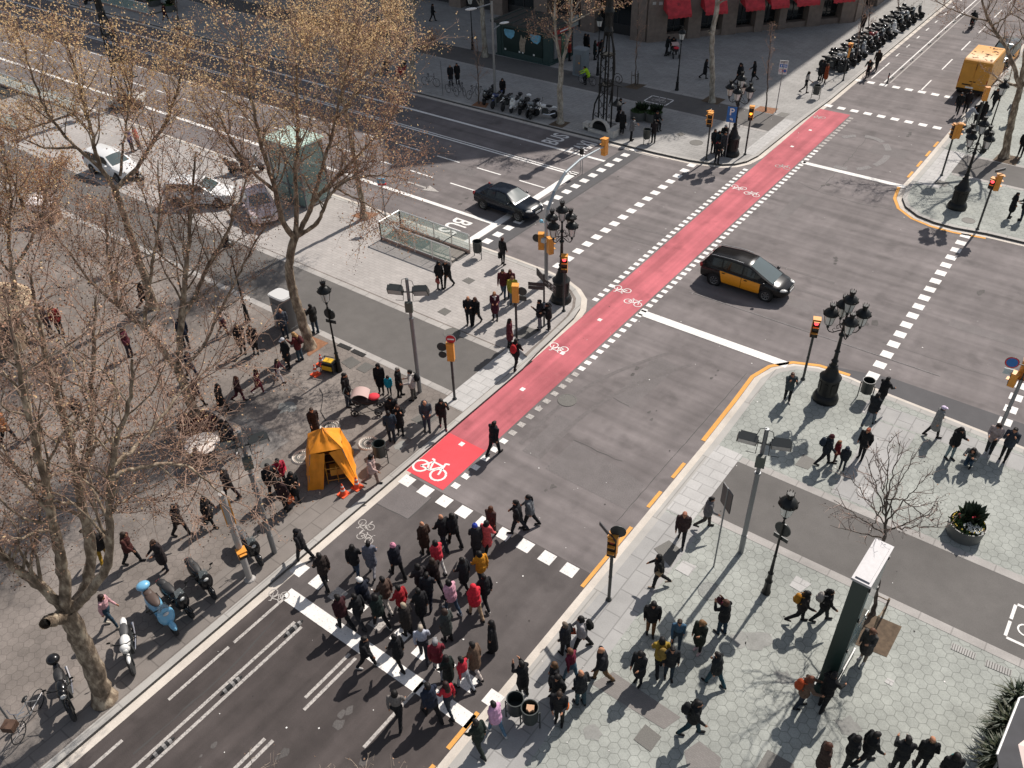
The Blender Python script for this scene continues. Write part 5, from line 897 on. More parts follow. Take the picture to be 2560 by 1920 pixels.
ga = G(*px('m', 330, 650)); gb = G(*px('m', 905, 845)); ctr = (ga+gb)/2; car('dark_car', 'dark blue saloon car passing the stop line on the avenue', 'car', (ctr.x+.05, ctr.y+.85, 0), math.radians(-2), NVY, sed, sec_, (-1.3, 1.3), .30, sidewin=((-1.0, -.42), (-.36, .42)))
est = [(-2.15, .70, .40, .85), (-2.05, .82, .28, .98), (-1.5, .84, .25, .98), (0, .85, .22, .96), (1.0, .83, .24, .91), (1.7, .78, .27, .82), (2.0, .64, .30, .70), (2.1, .45, .38, .58)]
esc = [(-2.1, 1.0, .76, .72), (-1.9, 1.46, .76, .66), (-.6, 1.50, .78, .66), (.2, 1.44, .77, .62), (1.0, .93, .74, .68)]
car('white_estate_car', 'white estate car on the service lane seen through the branches', 'car', (-44.3, 27.0, ZP), math.radians(29), CWH, est, esc, (-1.3, 1.3), .30, sidewin=((-1.75, -1.15), (-1.08, -.35), (-.28, .5)))
RW = mat('car_red_white', (.62, .5, .5), .35, coat=.3, noise=.35, scale=6)
c = P('c', 1730, 1000); car('patterned_car', 'white car with red pattern, front nearest the lift, half behind leaves', 'car', (-40.2, 28.0, ZP), math.radians(-30), RW, sed, sec_, (-1.3, 1.3), .30, sidewin=((-1.0, -.42), (-.36, .42)))
c = P(1, 660, 1150); car('white_hatchback', 'white car further up the service lane, left of the white estate', 'car', (c.x+.3, c.y+.9, ZP), math.radians(2), CWH, est, esc, (-1.3, 1.3), .30, sidewin=((-1.75, -1.15), (-1.08, -.35), (-.28, .5)))
c = G(2543, 135); car('second_taxi', 'black and yellow taxi queuing behind the yellow van at the top right', 'taxi', (-10.6, 79.6, 0), math.radians(-91), TXB, mpv, mpc, (-1.38, 1.38), .32, TXY, ((-1.15, .02), (.04, 1.02)), sidewin=((-1.62, -1.1), (-1.03, -.02), (.06, .98)))
# van
VNY = mat('van_yellow', (.60, .27, .03), .45, noise=.08, scale=2); v = thing('yellow_van', 'tall yellow delivery van seen from behind in the upper street', 'van', (-10.75, 72.7, 0), math.radians(90))
q = MB(); pr = [(-2.6, .45), (-2.62, 1.2), (-2.5, 2.55), (-2.3, 2.68), (1.2, 2.66), (1.55, 2.45), (2.15, 1.45), (2.85, 1.15), (3.0, .8), (2.98, .4)]; vs = []; n = len(pr)
for y, k in ((-1.02, 1), (-.97, 0), (.97, 0), (1.02, 1)): pass
for y, s in ((-.93, .0), (-1.0, .07), (-1.0, .07), (.93, .0)): pass
ys = [(-1.0, .96), (-.94, 1.0), (.94, 1.0), (1.0, .96)]
for y, s in ys: vs += [(x*(.985 if s < 1 else 1), y, .45+(z-.45)*s) for x, z in pr]
q.add(vs, [(j*n+i, (j+1)*n+i, (j+1)*n+(i+1) % n, j*n+(i+1) % n) for j in range(3) for i in range(n)]+[tuple(range(n-1, -1, -1)), tuple(range(3*n, 4*n))]); q.build('van_body', VNY, v, smooth='auto')
for s in (-1, 1): q = MB(); q.box((-2.60, s*.48, 1.5), (.04, .90, 1.75), R=Matrix.Rotation(.06, 3, 'Y')); o = q.build('rear_door', VNY, v); q = MB(); q.box((-2.645, s*.12, 1.15), (.03, .18, .05)); q.build('door_handle', BLK, o)
for s in (-1, 1):
    q = MB(); q.box((-2.60, s*.93, 1.15), (.06, .10, .4)); q.build('tail_light', TAIL, v); q = MB(); q.box((1.75, s*1.0, 1.75), (.6, .02, .5)); q.build('side_window', CGL, v); q = MB(); q.box((2.0, s*1.18, 1.6), (.12, .16, .3)); q.build('wing_mirror', BLK, v)
    for x in (-1.7, 1.95):
        q = MB(); q.lathe([(.36, -.12), (.36, .12)], (x, s*.88, .36), 22, R=RX); o = q.build('wheel', RUB, v); q = MB(); q.lathe([(.2, 0), (.03, .02)], (x, s*1.005, .36), 16, R=RX); q.build('rim', GRYM, o)
q = MB(); q.box((-2.66, .1, .72), (.03, .55, .12)); q.build('number_plate', WHT, v); q = MB(); q.box((-2.66, .35, .9), (.03, .6, .08)); q.box((-2.64, 0, 2.25), (.02, .02, .5)); q.build('dark_lettering', BLK, v); q = MB(); q.box((-2.62, 0, .52), (.14, 1.9, .14)); q.build('bumper', BLK, v)
q = MB(); q.box((2.0, 0, 1.98), (.04, 1.7, .75), R=Matrix.Rotation(-.62, 3, 'Y')); q.build('windscreen', CGL2, v)
rn = random.Random(12); q = MB()
for _ in range(26): x, y = rn.uniform(-2.2, 1.1), rn.uniform(-.8, .8); q.box((x, y, 2.685), (rn.uniform(.05, .4), rn.uniform(.03, .12), .01), rn.uniform(0, 3))
q.build('roof_dirt', mat('dirt_brown', (.22, .13, .06), .9), v)
# -------- motorbikes --------
def wheel_m(q, c, r, w, mi_t=0, mi_r=1):
    q.torus(c, r-w*.5, w*.55, 18, 7, mi_t, R=RX); q.lathe([(r*.62, -.025), (r*.62, .025)], c, 14, mi_r, R=RX)
def scooter(name, label, loc, rz, paint, seat, top=None, group=None, screen=True):
    t = thing(name, label, 'scooter', loc, rz, group)
    q = MB(); wheel_m(q, (.62, 0, .25), .25, .12); q.build('front_wheel', [RUB, DKM], t); q = MB(); wheel_m(q, (-.62, 0, .25), .25, .13); q.build('rear_wheel', [RUB, DKM], t)
    q = MB(); q.ell((.64, 0, .44), (.26, .09, .12), 10, 7); q.ell((.40, 0, .68), (.13, .24, .34), 12, 8, R=Matrix.Rotation(-.25, 3, 'Y')); q.ell((.34, 0, .95), (.15, .17, .12), 10, 7); q.box((.0, 0, .30), (.62, .30, .12)); q.ell((-.45, 0, .52), (.46, .20, .22), 14, 9); q.ell((-.2, 0, .48), (.2, .17, .2), 10, 7); q.ell((-.85, 0, .62), (.2, .13, .12), 10, 7); q.build('bodywork', paint, t, smooth='auto')
    q = MB(); q.ell((-.42, 0, .76), (.42, .16, .09), 14, 8); q.ell((-.68, 0, .80), (.2, .13, .07), 10, 6); q.build('seat', seat, t, smooth=True)
    q = MB(); q.tube([(.28, -.36, .98), (.34, -.12, 1.02), (.34, .12, 1.02), (.28, .36, .98)], .018, 7); q.tube([(.36, 0, .9), (.62, 0, .28)], .03, 7); q.build('handlebar', BLK, t)
    for s in (-1, 1): q = MB(); q.tube([(.33, s*.25, 1.0), (.36, s*.34, 1.2)], .01, 5); q.ell((.36, s*.36, 1.24), (.02, .07, .045), 8, 6); q.build('mirror', BLK, t)
    q = MB(); q.ell((.50, 0, .86), (.05, .09, .06), 10, 7); q.build('headlight', HDL, t, smooth=True); q = MB(); q.ell((-1.0, 0, .64), (.04, .09, .045), 8, 6); q.build('tail_light', TAIL, t)
    q = MB(); q.tube([(-.25, .16, .26), (-.6, .2, .3), (-.86, .2, .36)], [.03, .05, .055], 8); q.tube([(-.05, -.12, .25), (-.08, -.24, .02)], .012, 5); q.build('exhaust', CHR, t)
    if screen: q = MB(); q.add([(.44, -.16, 1.0), (.44, .16, 1.0), (.34, .12, 1.2), (.34, -.12, 1.2), (.45, -.16, 1.0), (.45, .16, 1.0), (.35, .12, 1.2), (.35, -.12, 1.2)], [(0, 1, 2, 3), (7, 6, 5, 4), (0, 4, 5, 1), (1, 5, 6, 2), (2, 6, 7, 3), (3, 7, 4, 0)]); q.build('windshield', mat('clear_shield', (.25, .28, .28), .1, alpha=.35), t)
    if top: q = MB(); q.ell((-.90, 0, .93), (.18, .20, .12), 14, 9); q.box((-.88, 0, .82), (.3, .16, .05)); q.build('top_box', top, t, smooth=True)
    return t
def motorcycle(name, label, loc, rz, paint, seat, group=None):
    t = thing(name, label, 'motorbike', loc, rz, group)
    q = MB(); wheel_m(q, (.72, 0, .31), .31, .11); q.build('front_wheel', [RUB, DKM], t); q = MB(); wheel_m(q, (-.68, 0, .31), .31, .14); q.build('rear_wheel', [RUB, DKM], t)
    q = MB(); q.ell((.12, 0, .82), (.30, .16, .15), 12, 8); q.ell((.62, 0, .60), (.22, .07, .08), 10, 6); q.ell((-.62, 0, .82), (.28, .11, .08), 10, 6); q.ell((.46, 0, .92), (.16, .16, .16), 10, 7); q.build('bodywork', paint, t, smooth='auto')
    q = MB(); q.box((.02, 0, .46), (.46, .30, .34), tp=.8); q.tube([(-.68, .12, .31), (-.1, .14, .5), (.3, .1, .8)], .03, 6); q.tube([(-.68, -.12, .31), (-.1, -.14, .5), (.3, -.1, .8)], .03, 6); q.tube([(.72, .09, .31), (.42, .09, 1.0)], .025, 6); q.tube([(.72, -.09, .31), (.42, -.09, 1.0)], .025, 6); q.build('engine_frame', DKM, t)
    q = MB(); q.ell((-.30, 0, .86), (.34, .14, .08), 12, 7); q.build('seat', seat, t, smooth=True); q = MB(); q.tube([(.28, -.38, 1.04), (.40, -.12, 1.06), (.40, .12, 1.06), (.28, .38, 1.04)], .017, 7); q.build('handlebar', BLK, t)
    for s in (-1, 1): q = MB(); q.tube([(.33, s*.25, 1.06), (.34, s*.36, 1.22)], .01, 5); q.ell((.34, s*.38, 1.25), (.02, .07, .04), 8, 6); q.build('mirror', BLK, t)
    q = MB(); q.ell((.60, 0, .93), (.06, .09, .08), 10, 7); q.build('headlight', HDL, t, smooth=True); q = MB(); q.tube([(.1, .16, .3), (-.4, .2, .3), (-.85, .2, .48)], [.03, .045, .05], 8); q.build('exhaust', CHR, t); return t
MBK = mat('bike_black', (.010, .010, .011), .25, coat=.25, spec=.35); SEAT = mat('seat_black', (.02, .02, .021), .6); SGY = mat('seat_grey', (.06, .06, .062), .6); SBW = mat('seat_brown', (.07, .045, .035), .6); BLU = mat('scooter_blue', (.17, .42, .62), .3, coat=.6); MWH = mat('bike_white', (.70, .70, .68), .3, coat=.5); MSL = mat('bike_silver', (.25, .26, .27), .3, .4); MRD = mat('bike_red', (.32, .03, .03), .3, coat=.4); MBL = mat('bike_deep_blue', (.02, .04, .14), .3, coat=.4)
def mid(k, a, b): return (P(k, *a)+P(k, *b))/2
def hd(k, a, b): d = P(k, *b)-P(k, *a); return math.atan2(d.y, d.x)
GL = 'motorbikes and scooters parked along the lower left kerb'
def pl(k, rear, front): return mid(k, rear, front), hd(k, rear, front)
c, a = pl(9, (1000, 620), (1150, 800)); s0 = scooter('parked_scooter', 'light blue scooter with a dark brown seat parked at the lower left kerb', c, a, BLU, SBW, BLU, GL, screen=True); s0.scale = (1.1, 1.15, 1.05)
c, a = pl(9, (1100, 560), (1240, 680)); scooter('parked_scooter', 'black scooter right beside the light blue scooter', c, a, MBK, SEAT, None, GL)
c, a = pl(9, (1270, 420), (1390, 560)); scooter('parked_scooter', 'black scooter with a silver trimmed tail, to the right of the light blue scooter pair', c, a, MBK, SEAT, None, GL)
c, a = pl(9, (1590, 230), (1675, 325)); scooter('parked_scooter', 'black scooter standing behind the thick pale signal pole', c, a, MBK, SGY, None, GL)
c, a = pl(9, (850, 830), (870, 1015)); motorcycle('parked_motorbike', 'motorbike with a white tank and front mudguard left of the blue scooter', c, a, MWH, SGY, GL)
c, a = pl(9, (430, 1120), (480, 1310)); t = motorcycle('parked_motorbike', 'black motorbike parked left of the leaning plane trunk', c, a, MBK, SEAT, GL)
q = MB(); q.ell((-.86, 0, 1.02), (.2, .2, .15), 14, 9); q.box((-.80, 0, .88), (.34, .14, .05)); q.build('top_box', MBK, t, smooth=True)
GR = 'motorbikes in the shaded row beside the avenue'
row = [(1515, 690, MBK, 'black scooter, leftmost of the shaded row beside the avenue', 0), (1575, 712, MBL, 'deep blue motorbike, second from the left in the shaded row', 1), (1640, 728, MBK, 'black motorbike, third from the left in the shaded row', 1), (1690, 742, MWH, 'white scooter, fourth from the left in the shaded row', 0), (1745, 752, MBK, 'black scooter with a pale helmet like box, fifth in the shaded row', 0), (1800, 768, MSL, 'silver motorbike, third from the right in the shaded row', 1)]
for x, y, pt, l, kd in row: (scooter if not kd else motorcycle)('parked_scooter' if not kd else 'parked_motorbike', l, P(2, x-10, y-28), math.radians(-80), pt, SEAT, MWH if 'pale' in l else (MBK if kd == 0 else None), GR) if not kd else motorcycle('parked_motorbike', l, P(2, x-10, y-28), math.radians(-80), pt, SEAT, GR)
scooter('parked_scooter', 'black scooter with a round top box, second from the right in the shaded row', P(3, 140, 755), math.radians(-75), MBK, SEAT, MBK, GR); motorcycle('parked_motorbike', 'white and black motorbike at the right end of the shaded row, by the forked tree', P(3, 215, 760), math.radians(195), MWH, SEAT, GR)
GU = 'motorbikes packed along the upper street'; protos = [motorcycle('parked_motorbike', 'black motorbike nearest the crossing in the packed upper row', P(4, 590, 450), math.radians(-20), MBK, SEAT, GU), scooter('parked_scooter', 'black scooter second in the packed upper row', P(4, 625, 410), math.radians(-10), MBK, SEAT, MBK, GU)]
W1 = ['with a grey seat', 'with a shining tank', 'with a dark tail box', 'leaning a little', 'with raised mirrors', 'with a pale seat edge', 'turned towards the road', 'close to the kerb']
for i in range(26):
    f = i/25; x, y = 560+f*500, 462-f*345; off = (i % 2)*22; c = P(4, x+off*1.5, y+off*.2-6); pr = protos[i % 2]; o = copy_tree(pr); o.location = c; o.rotation_euler = (0, 0, math.radians(random.uniform(-28, 5)+(0 if i % 3 else 8))); o.scale = (1.12, 1.12, 1.1)
    o['label'] = ('motorbike' if i % 2 == 0 else 'scooter')+' in the packed upper row, number %s from the crossing' % ('three four five six seven eight nine ten eleven twelve thirteen fourteen fifteen sixteen seventeen eighteen nineteen twenty twenty-one twenty-two twenty-three twenty-four twenty-five twenty-six twenty-seven twenty-eight'.split()[i])
    if i % 5 == 2:
        for ch in o.children:
            if ch.name.startswith('bodywork'): ch.data = ch.data.copy(); ch.data.materials[0] = (MWH, MSL, MRD)[i // 5 % 3]
for k, x, y, pt, rz, l in ((1, 1560, 1130, MBK, 20, 'dark scooter on the island left of the lift, nearest the white estate car'), (1, 1640, 1100, MSL, 25, 'silver scooter on the island beside the lift'), (1, 850, 700, MBK, 10, 'dark scooter far up the island behind branches'), (1, 590, 20, MBK, -80, 'dark scooter parked across the avenue at the top left'), (2, 830, 480, MSL, -70, 'silver scooter across the avenue behind the golden crown'), (2, 940, 500, MRD, -75, 'red scooter across the avenue at the edge of the golden crown'), (4, 1480, 175, MBK, 95, 'scooter being ridden away up the middle of the upper street')): scooter('parked_scooter', l, P(k, x, y, 0 if l.startswith('scooter being') else ZP), math.radians(rz), pt, SEAT, MBK)
# -------- bicycles --------
def bicycle(label, loc, rz, col, group='parked bicycles', basket=False):
    t = thing('bicycle', label, 'bicycle', loc, rz, group)
    for nm, x in (('front_wheel', .52), ('rear_wheel', -.52)):
        q = MB(); q.torus((x, 0, .34), .32, .016, 26, 5, 0, R=RX)
        for i in range(8): a = i*math.pi/4; q.tube([(x, 0, .34), (x+.31*math.cos(a), 0, .34+.31*math.sin(a))], .004, 3, 1)
        q.build(nm, [RUB, CHR], t)
    q = MB()
    for a, b in (((-.52, .34), (-.16, .82)), ((-.52, .34), (-.08, .30)), ((-.08, .30), (-.18, .88)), ((-.08, .30), (.36, .78)), ((-.17, .76), (.36, .80)), ((.36, .74), (.52, .34)), ((.36, .74), (.34, .98))): q.tube([(a[0], 0, a[1]), (b[0], 0, b[1])], .017, 6)
    q.build('frame', col, t); q = MB(); q.ell((-.2, 0, .92), (.13, .07, .035), 8, 6); q.build('saddle', BLK, t); q = MB(); q.tube([(.22, -.27, 1.0), (.34, -.1, 1.0), (.34, .1, 1.0), (.22, .27, 1.0)], .013, 6); q.build('handlebar', CHR, t)
    if basket: q = MB(); q.box((.62, 0, .88), (.3, .34, .22)); q.build('basket', mat('basket_brown', (.10, .055, .035), .8), t)
    return t
BG_ = mat('frame_dark', (.05, .05, .055), .35)
bc = bicycle('parked bicycle, leftmost of three beside the thin grey post', mid(2, (1245, 600), (1300, 625)), hd(2, (1300, 630), (1240, 605)), BG_); dup(bc, 'parked bicycle, middle of three beside the thin grey post', mid(2, (1310, 610), (1360, 610)), math.radians(150)); dup(bc, 'parked bicycle nearest the thin sapling, right of the others', mid(2, (1385, 640), (1440, 620)), hd(2, (1385, 640), (1440, 615)))
dup(bc, 'parked bicycle under the golden crown across the avenue', mid(2, (1100, 555), (1170, 560)), math.radians(10)); bicycle('bicycle with a brown box and pale saddle at the lower left corner', mid(9, (230, 1290), (190, 1440)), hd(9, (270, 1280), (180, 1440)), MSL, basket=True)
dup(bc, 'bicycle parked behind the packed motorbikes in the upper street', P(4, 1010, 150), math.radians(80)); bicycle('bicycle ridden by the person in the yellow vest', mid(3, (458, 545), (515, 552)), hd(3, (518, 560), (455, 545)), BG_, 'ridden bicycles'); bicycle('bicycle ridden by the dark dressed cyclist by the kerb', P(4, 800, 500, 0), math.radians(-100), MRD, 'ridden bicycles'); bicycle('pale bicycle beside the van held by the crouched person in grey', P('y', 1130, 700), math.radians(60), MWH, 'ridden bicycles')
# pushchair
c = P(6, 720, 1010); st = thing('pushchair', 'dark pushchair with a pinkish beige hood and a red blanket', 'pushchair', c, az(6, 720, 1010, 'E')); FB = mat('pram_dark', (.025, .018, .018), .8); q = MB(); q.ell((.0, 0, .55), (.46, .22, .17), 14, 9); q.build('seat_shell', FB, st, smooth=True)
q = MB(); n = 9; vs = []
for i in range(n+1):
    a = math.radians(150-i*12.5); vs += [(-.12+.36*math.cos(a), y, .58+.38*math.sin(a)) for y in (-.23, -.12, 0, .12, .23)]
q.add(vs, [(i*5+j, i*5+j+1, (i+1)*5+j+1, (i+1)*5+j) for i in range(n) for j in range(4)]); q.build('hood', mat('hood_beige', (.48, .34, .31), .8), st, smooth=True); q = MB(); q.ell((.3, 0, .70), (.2, .18, .08), 10, 6); q.build('red_blanket', mat('blanket_red', (.62, .03, .05), .8), st, smooth=True)
for x, y in ((-.35, -.24), (-.35, .24), (.42, -.2), (.42, .2)): q = MB(); q.torus((x, y, .14), .115, .025, 16, 6, R=RX); q.lathe([(.05, -.02), (.05, .02)], (x, y, .14), 10, R=RX); q.build('wheel', RUB, st)
q = MB()
for y in (-.22, .22): q.tube([(.42, y, .14), (-.35, y, .75), (-.62, y, 1.02)], .014, 6); q.tube([(-.35, y, .14), (.25, y, .55)], .014, 6)
q.tube([(-.62, -.22, 1.02), (-.62, .22, 1.02)], .018, 6); q.build('chassis', DKM, st); st.scale = (1.3, 1.3, 1.2)
c = P(3, 1050, 368); s2 = copy_tree(st); s2.location = c; s2.rotation_euler = (0, 0, az(3, 1050, 368, 'SE')); s2['label'] = 'pushchair in front of the red awning building, with white bags on it'; q = MB(); q.box((-.3, .3, .55), (.35, .14, .45)); tag(q.build('shopping_bag', WHT, loc=c), 'white shopping bag hanging on the pushchair in the shade', 'shopping bag')
# ---------------- trees ----------------
def bark_mat(name, c1, c2, c3, sc=5):
    mm = bpy.data.materials.new(name); mm.use_nodes = True; n = mm.node_tree; L = n.links.new; b = n.nodes['Principled BSDF']; b.inputs['Roughness'].default_value = .9
    tc = n.nodes.new('ShaderNodeTexCoord'); mp = n.nodes.new('ShaderNodeMapping'); mp.inputs['Scale'].default_value = (1, 1, .45); L(tc.outputs['Object'], mp.inputs[0])
    v = n.nodes.new('ShaderNodeTexNoise'); v.inputs['Scale'].default_value = sc; v.inputs['Detail'].default_value = 6; v.inputs['Roughness'].default_value = .65; L(mp.outputs[0], v.inputs['Vector'])
    r = n.nodes.new('ShaderNodeValToRGB'); L(v.outputs[0], r.inputs[0]); e = r.color_ramp.elements; e[0].position = .36; e[0].color = (*c1, 1); e[1].position = .62; e[1].color = (*c3, 1); m_ = r.color_ramp.elements.new(.5); m_.color = (*c2, 1)
    L(r.outputs[0], b.inputs['Base Color']); bp = n.nodes.new('ShaderNodeBump'); bp.inputs['Strength'].default_value = .5; bp.inputs['Distance'].default_value = .03; L(v.outputs[0], bp.inputs['Height']); L(bp.outputs[0], b.inputs['Normal']); return mm
BARK = bark_mat('plane_bark', (.10, .072, .048), (.22, .165, .115), (.44, .36, .26)); BARK2 = bark_mat('plane_bark_pale', (.14, .12, .09), (.30, .27, .22), (.46, .43, .36), 4); BARKD = bark_mat('dark_bark', (.05, .038, .03), (.09, .07, .055), (.15, .12, .10), 7)
def leafm(name, c, tr=.35):
    mm = bpy.data.materials.new(name); mm.use_nodes = True; n = mm.node_tree; b = n.nodes['Principled BSDF']; b.inputs['Base Color'].default_value = (*c, 1); b.inputs['Roughness'].default_value = .7; t = n.nodes.new('ShaderNodeBsdfTranslucent'); t.inputs[0].default_value = (*c, 1); mx = n.nodes.new('ShaderNodeMixShader'); mx.inputs[0].default_value = tr
    out = n.nodes['Material Output']; n.links.new(b.outputs[0], mx.inputs[1]); n.links.new(t.outputs[0], mx.inputs[2]); n.links.new(mx.outputs[0], out.inputs[0]); return mm
TWIG = mat('twig_brown', (.33, .215, .16), .9); TWIGP = mat('twig_pale', (.30, .24, .19), .9)
LF = [leafm('leaf_brown', (.52, .31, .19)), leafm('leaf_gold', (.80, .58, .31)), leafm('leaf_rust', (.44, .235, .15)), mat('seed_ball', (.10, .06, .04), .9)]
def np_tubes(paths, n, name, mt, parent):
    """many tapering tubes in one mesh; paths: (k,3) points and (k,) radii"""
    V = []; F = []; o = 0
    ca = np.cos(np.arange(n)*2*np.pi/n); sa = np.sin(np.arange(n)*2*np.pi/n)
    for p, r in paths:
        k = len(p); d = np.gradient(p, axis=0); d /= np.linalg.norm(d, axis=1)[:, None]+1e-9
        ref = np.array([1., 0, 0]) if abs(d[0][0]) < .8 else np.array([0, 1., 0]); u = ref-d*(d@ref)[:, None]; u /= np.linalg.norm(u, axis=1)[:, None]+1e-9; w = np.cross(d, u)
        v = p[:, None, :]+(u[:, None, :]*ca[None, :, None]+w[:, None, :]*sa[None, :, None])*r[:, None, None]; V.append(v.reshape(-1, 3))
        i = np.arange(k-1)[:, None]*n; j = np.arange(n)[None, :]; j2 = (j+1) % n
        F.append((np.stack([i+j, i+j2, i+n+j2, i+n+j], -1).reshape(-1, 4)+o)); o += k*n
    V = np.concatenate(V); F = np.concatenate(F); return V, F
def mesh_np(name, V, F, mats, mi=None, parent=None, smooth=True):
    me = bpy.data.meshes.new(name); me.vertices.add(len(V)); me.vertices.foreach_set('co', V.astype(np.float32).ravel()); k = F.shape[1]; me.loops.add(F.size); me.loops.foreach_set('vertex_index', F.astype(np.int32).ravel()); me.polygons.add(len(F)); me.polygons.foreach_set('loop_start', np.arange(0, F.size, k, dtype=np.int32)); me.polygons.foreach_set('loop_total', np.full(len(F), k, dtype=np.int32))
    for x in mats: me.materials.append(x)
    if mi is not None: me.polygons.foreach_set('material_index', mi.astype(np.int32))
    if smooth: me.polygons.foreach_set('use_smooth', np.ones(len(F), dtype=bool))
    me.update(calc_edges=True); me.validate(); o = bpy.data.objects.new(name, me); COL.objects.link(o)
    if parent: o.parent = parent
    return o
def resample(pts, k, wob, rn):
    p = np.array([list(q) for q in pts]); s = np.r_[0, np.cumsum(np.linalg.norm(np.diff(p, axis=0), axis=1))]; t = np.linspace(0, s[-1], k); q = np.stack([np.interp(t, s, p[:, i]) for i in range(3)], 1)
    for _ in range(2): q[1:-1] = (q[:-2]+2*q[1:-1]+q[2:])/4
    n = rn.normal(0, wob, q.shape); n[0] = n[-1] = 0; return q+n, s[-1]
def tree(label, base, limbs, spec, cat='tree', name='plane_tree', group='plane trees with bare branches', pit=None, seed=1):
    """limbs: (list of (px, py, back offset), r0, r1, shoots); spec: twig settings"""
    rn = np.random.default_rng(seed); t = thing(name, label, cat, base, 0, group); B = np.array(base); paths = []; tw = []; tips = []
    up = np.array([0, 0, 1.]); gr = spec.get('grow', 1.0); bark = spec.get('bark', BARK)
    for L in limbs:
        pp, r0, r1, ns = L[:4]; pts = [onplane(x, y, base, o) if isinstance(x, (int, float)) else None for x, y, o in pp]
        if len(L) > 4: pts[0] = Vector(base)
        q, ln = resample(pts, max(6, int(len(pts)*5)), .02, rn); q = q-B; k = len(q); rr = np.linspace(r0, r1, k)*(1+rn.normal(0, .04, k))
        if len(L) > 4: rr[0] *= 1.5; rr[1] *= 1.15
        paths.append((q, rr))
        for s in range(ns):
            f = .30+.70*(s+rn.random())/ns; i = min(int(f*(k-1)), k-2); p0 = q[i]; d = q[i+1]-q[i]; d /= np.linalg.norm(d); side = rn.normal(0, 1, 3); side -= d*(side@d); side /= np.linalg.norm(side)+1e-9
            dr = d*rn.uniform(.25, .9)+side*rn.uniform(.4, 1.0)+up*spec.get('up', .45); dr /= np.linalg.norm(dr); l1 = spec['l1']*rn.uniform(.55, 1.15)*(1.25-.5*f)
            m_ = 8; w = [p0]; dd = dr.copy()
            for _ in range(m_): dd = dd+rn.normal(0, .13, 3)+up*spec.get('up2', .05); dd /= np.linalg.norm(dd); w.append(w[-1]+dd*l1/m_)
            w = np.array(w); ra = max(rr[i]*.42, .018); ra = min(ra, .06); paths.append((w, np.linspace(ra, .009, len(w)))) if ra > .02 else tw.append((w, np.linspace(ra, .007, len(w))))
            for s2 in range(spec['n2']):
                g_ = rn.uniform(.2, 1.0); j = min(int(g_*m_), m_-1); a = w[j]; e = w[j+1]-w[j]; e /= np.linalg.norm(e); sd = rn.normal(0, 1, 3); d2 = e*rn.uniform(.3, 1)+sd*.55+up*spec.get('up3', .15); d2 /= np.linalg.norm(d2); l2 = spec['l2']*rn.uniform(.4, 1.1)
                v = [a]; dd = d2.copy()
                for _ in range(4): dd = dd+rn.normal(0, .2, 3); dd /= np.linalg.norm(dd); v.append(v[-1]+dd*l2/4)
                v = np.array(v); tw.append((v, np.linspace(.0095, .004, 5)))
                for s3 in range(spec['n3']):
                    jj = rn.integers(1, 5); sd = rn.normal(0, 1, 3); sd /= np.linalg.norm(sd); l3 = spec['l3']*rn.uniform(.4, 1.1); x0 = v[jj]; x1 = x0+(sd*.8+dd*.4)*l3; mdl = (x0+x1)/2+rn.normal(0, .04, 3); tw.append((np.array([x0, mdl, x1]), np.array([.0058, .004, .003]))); tips += [x1, mdl]
                tips += [v[-1], v[-2]]
    V, F = np_tubes(paths, 10, '', None, None); o = mesh_np('trunk', V, F, [bark], parent=t)
    if tw:
        V, F = np_tubes(tw, 3, '', None, None); mi = np.zeros(len(F)); Vs, Fs, Ms = [V], [F], [mi]; off = len(V)
        tips = np.array(tips); nl = spec['leaves']
        if nl:
            c = tips[rn.integers(0, len(tips), nl)]+rn.normal(0, spec.get('spread', .12), (nl, 3)); mg = spec.get('goldz', None)
            u = rn.normal(0, 1, (nl, 3)); u /= np.linalg.norm(u, axis=1)[:, None]; w_ = np.cross(u, rn.normal(0, 1, (nl, 3))); w_ /= np.linalg.norm(w_, axis=1)[:, None]; sz = rn.uniform(.5, 1.25, (nl, 1))*spec.get('size', .055)
            Q = np.stack([c-u*sz, c+w_*sz*.75, c+u*sz, c-w_*sz*.75], 1).reshape(-1, 3); Q += rn.normal(0, .006, Q.shape); Vs.append(Q); Fs.append(np.arange(nl*4).reshape(-1, 4)+off); off += nl*4
            zz = c[:, 2]; gp = np.clip((zz-spec.get('gz', 7))/4, 0, 1)*spec.get('gold', .6)+.08; x = rn.random(nl); Ms.append(np.where(x < gp, 2, np.where(x < gp+(1-gp)*.62, 1, 3)))
        nb = spec.get('balls', 0)
        if nb:
            c = tips[rn.integers(0, len(tips), nb)]+rn.normal(0, .05, (nb, 3))-np.array([0, 0, .08]); e = .024; oc = np.array([[1, 0, 0], [0, 1, 0], [-1, 0, 0], [0, -1, 0], [0, 0, 1], [0, 0, -1]])*e; Q = (c[:, None, :]+oc[None]).reshape(-1, 3)
            f6 = np.array([[0, 1, 4, 4], [1, 2, 4, 4], [2, 3, 4, 4], [3, 0, 4, 4], [1, 0, 5, 5], [2, 1, 5, 5], [3, 2, 5, 5], [0, 3, 5, 5]]); f6 = np.array([[0, 1, 4, 3], [1, 2, 3, 4], [0, 3, 5, 1], [1, 5, 3, 2], [0, 1, 5, 3], [0, 4, 3, 5]]); Vs.append(Q); Fs.append((np.arange(nb)[:, None, None]*6+f6[None]).reshape(-1, 4)+off); Ms.append(np.full(nb*6, 4))
        V = np.concatenate(Vs); F = np.concatenate(Fs); M_ = np.concatenate(Ms); mesh_np('crown', V, F, [spec.get('twig', TWIG)]+LF, M_, t, smooth=False)
    return t
def pit(k, pts, label):
    q = [P(k, *p) for p in pts]; c = sum(q, Vector())/len(q); m_ = MB(); m_.add([(p.x-c.x, p.y-c.y, .010) for p in q], [tuple(range(len(q)))]); o = tag(m_.build('tree_pit', SOILP, loc=c), kind='structure'); return o
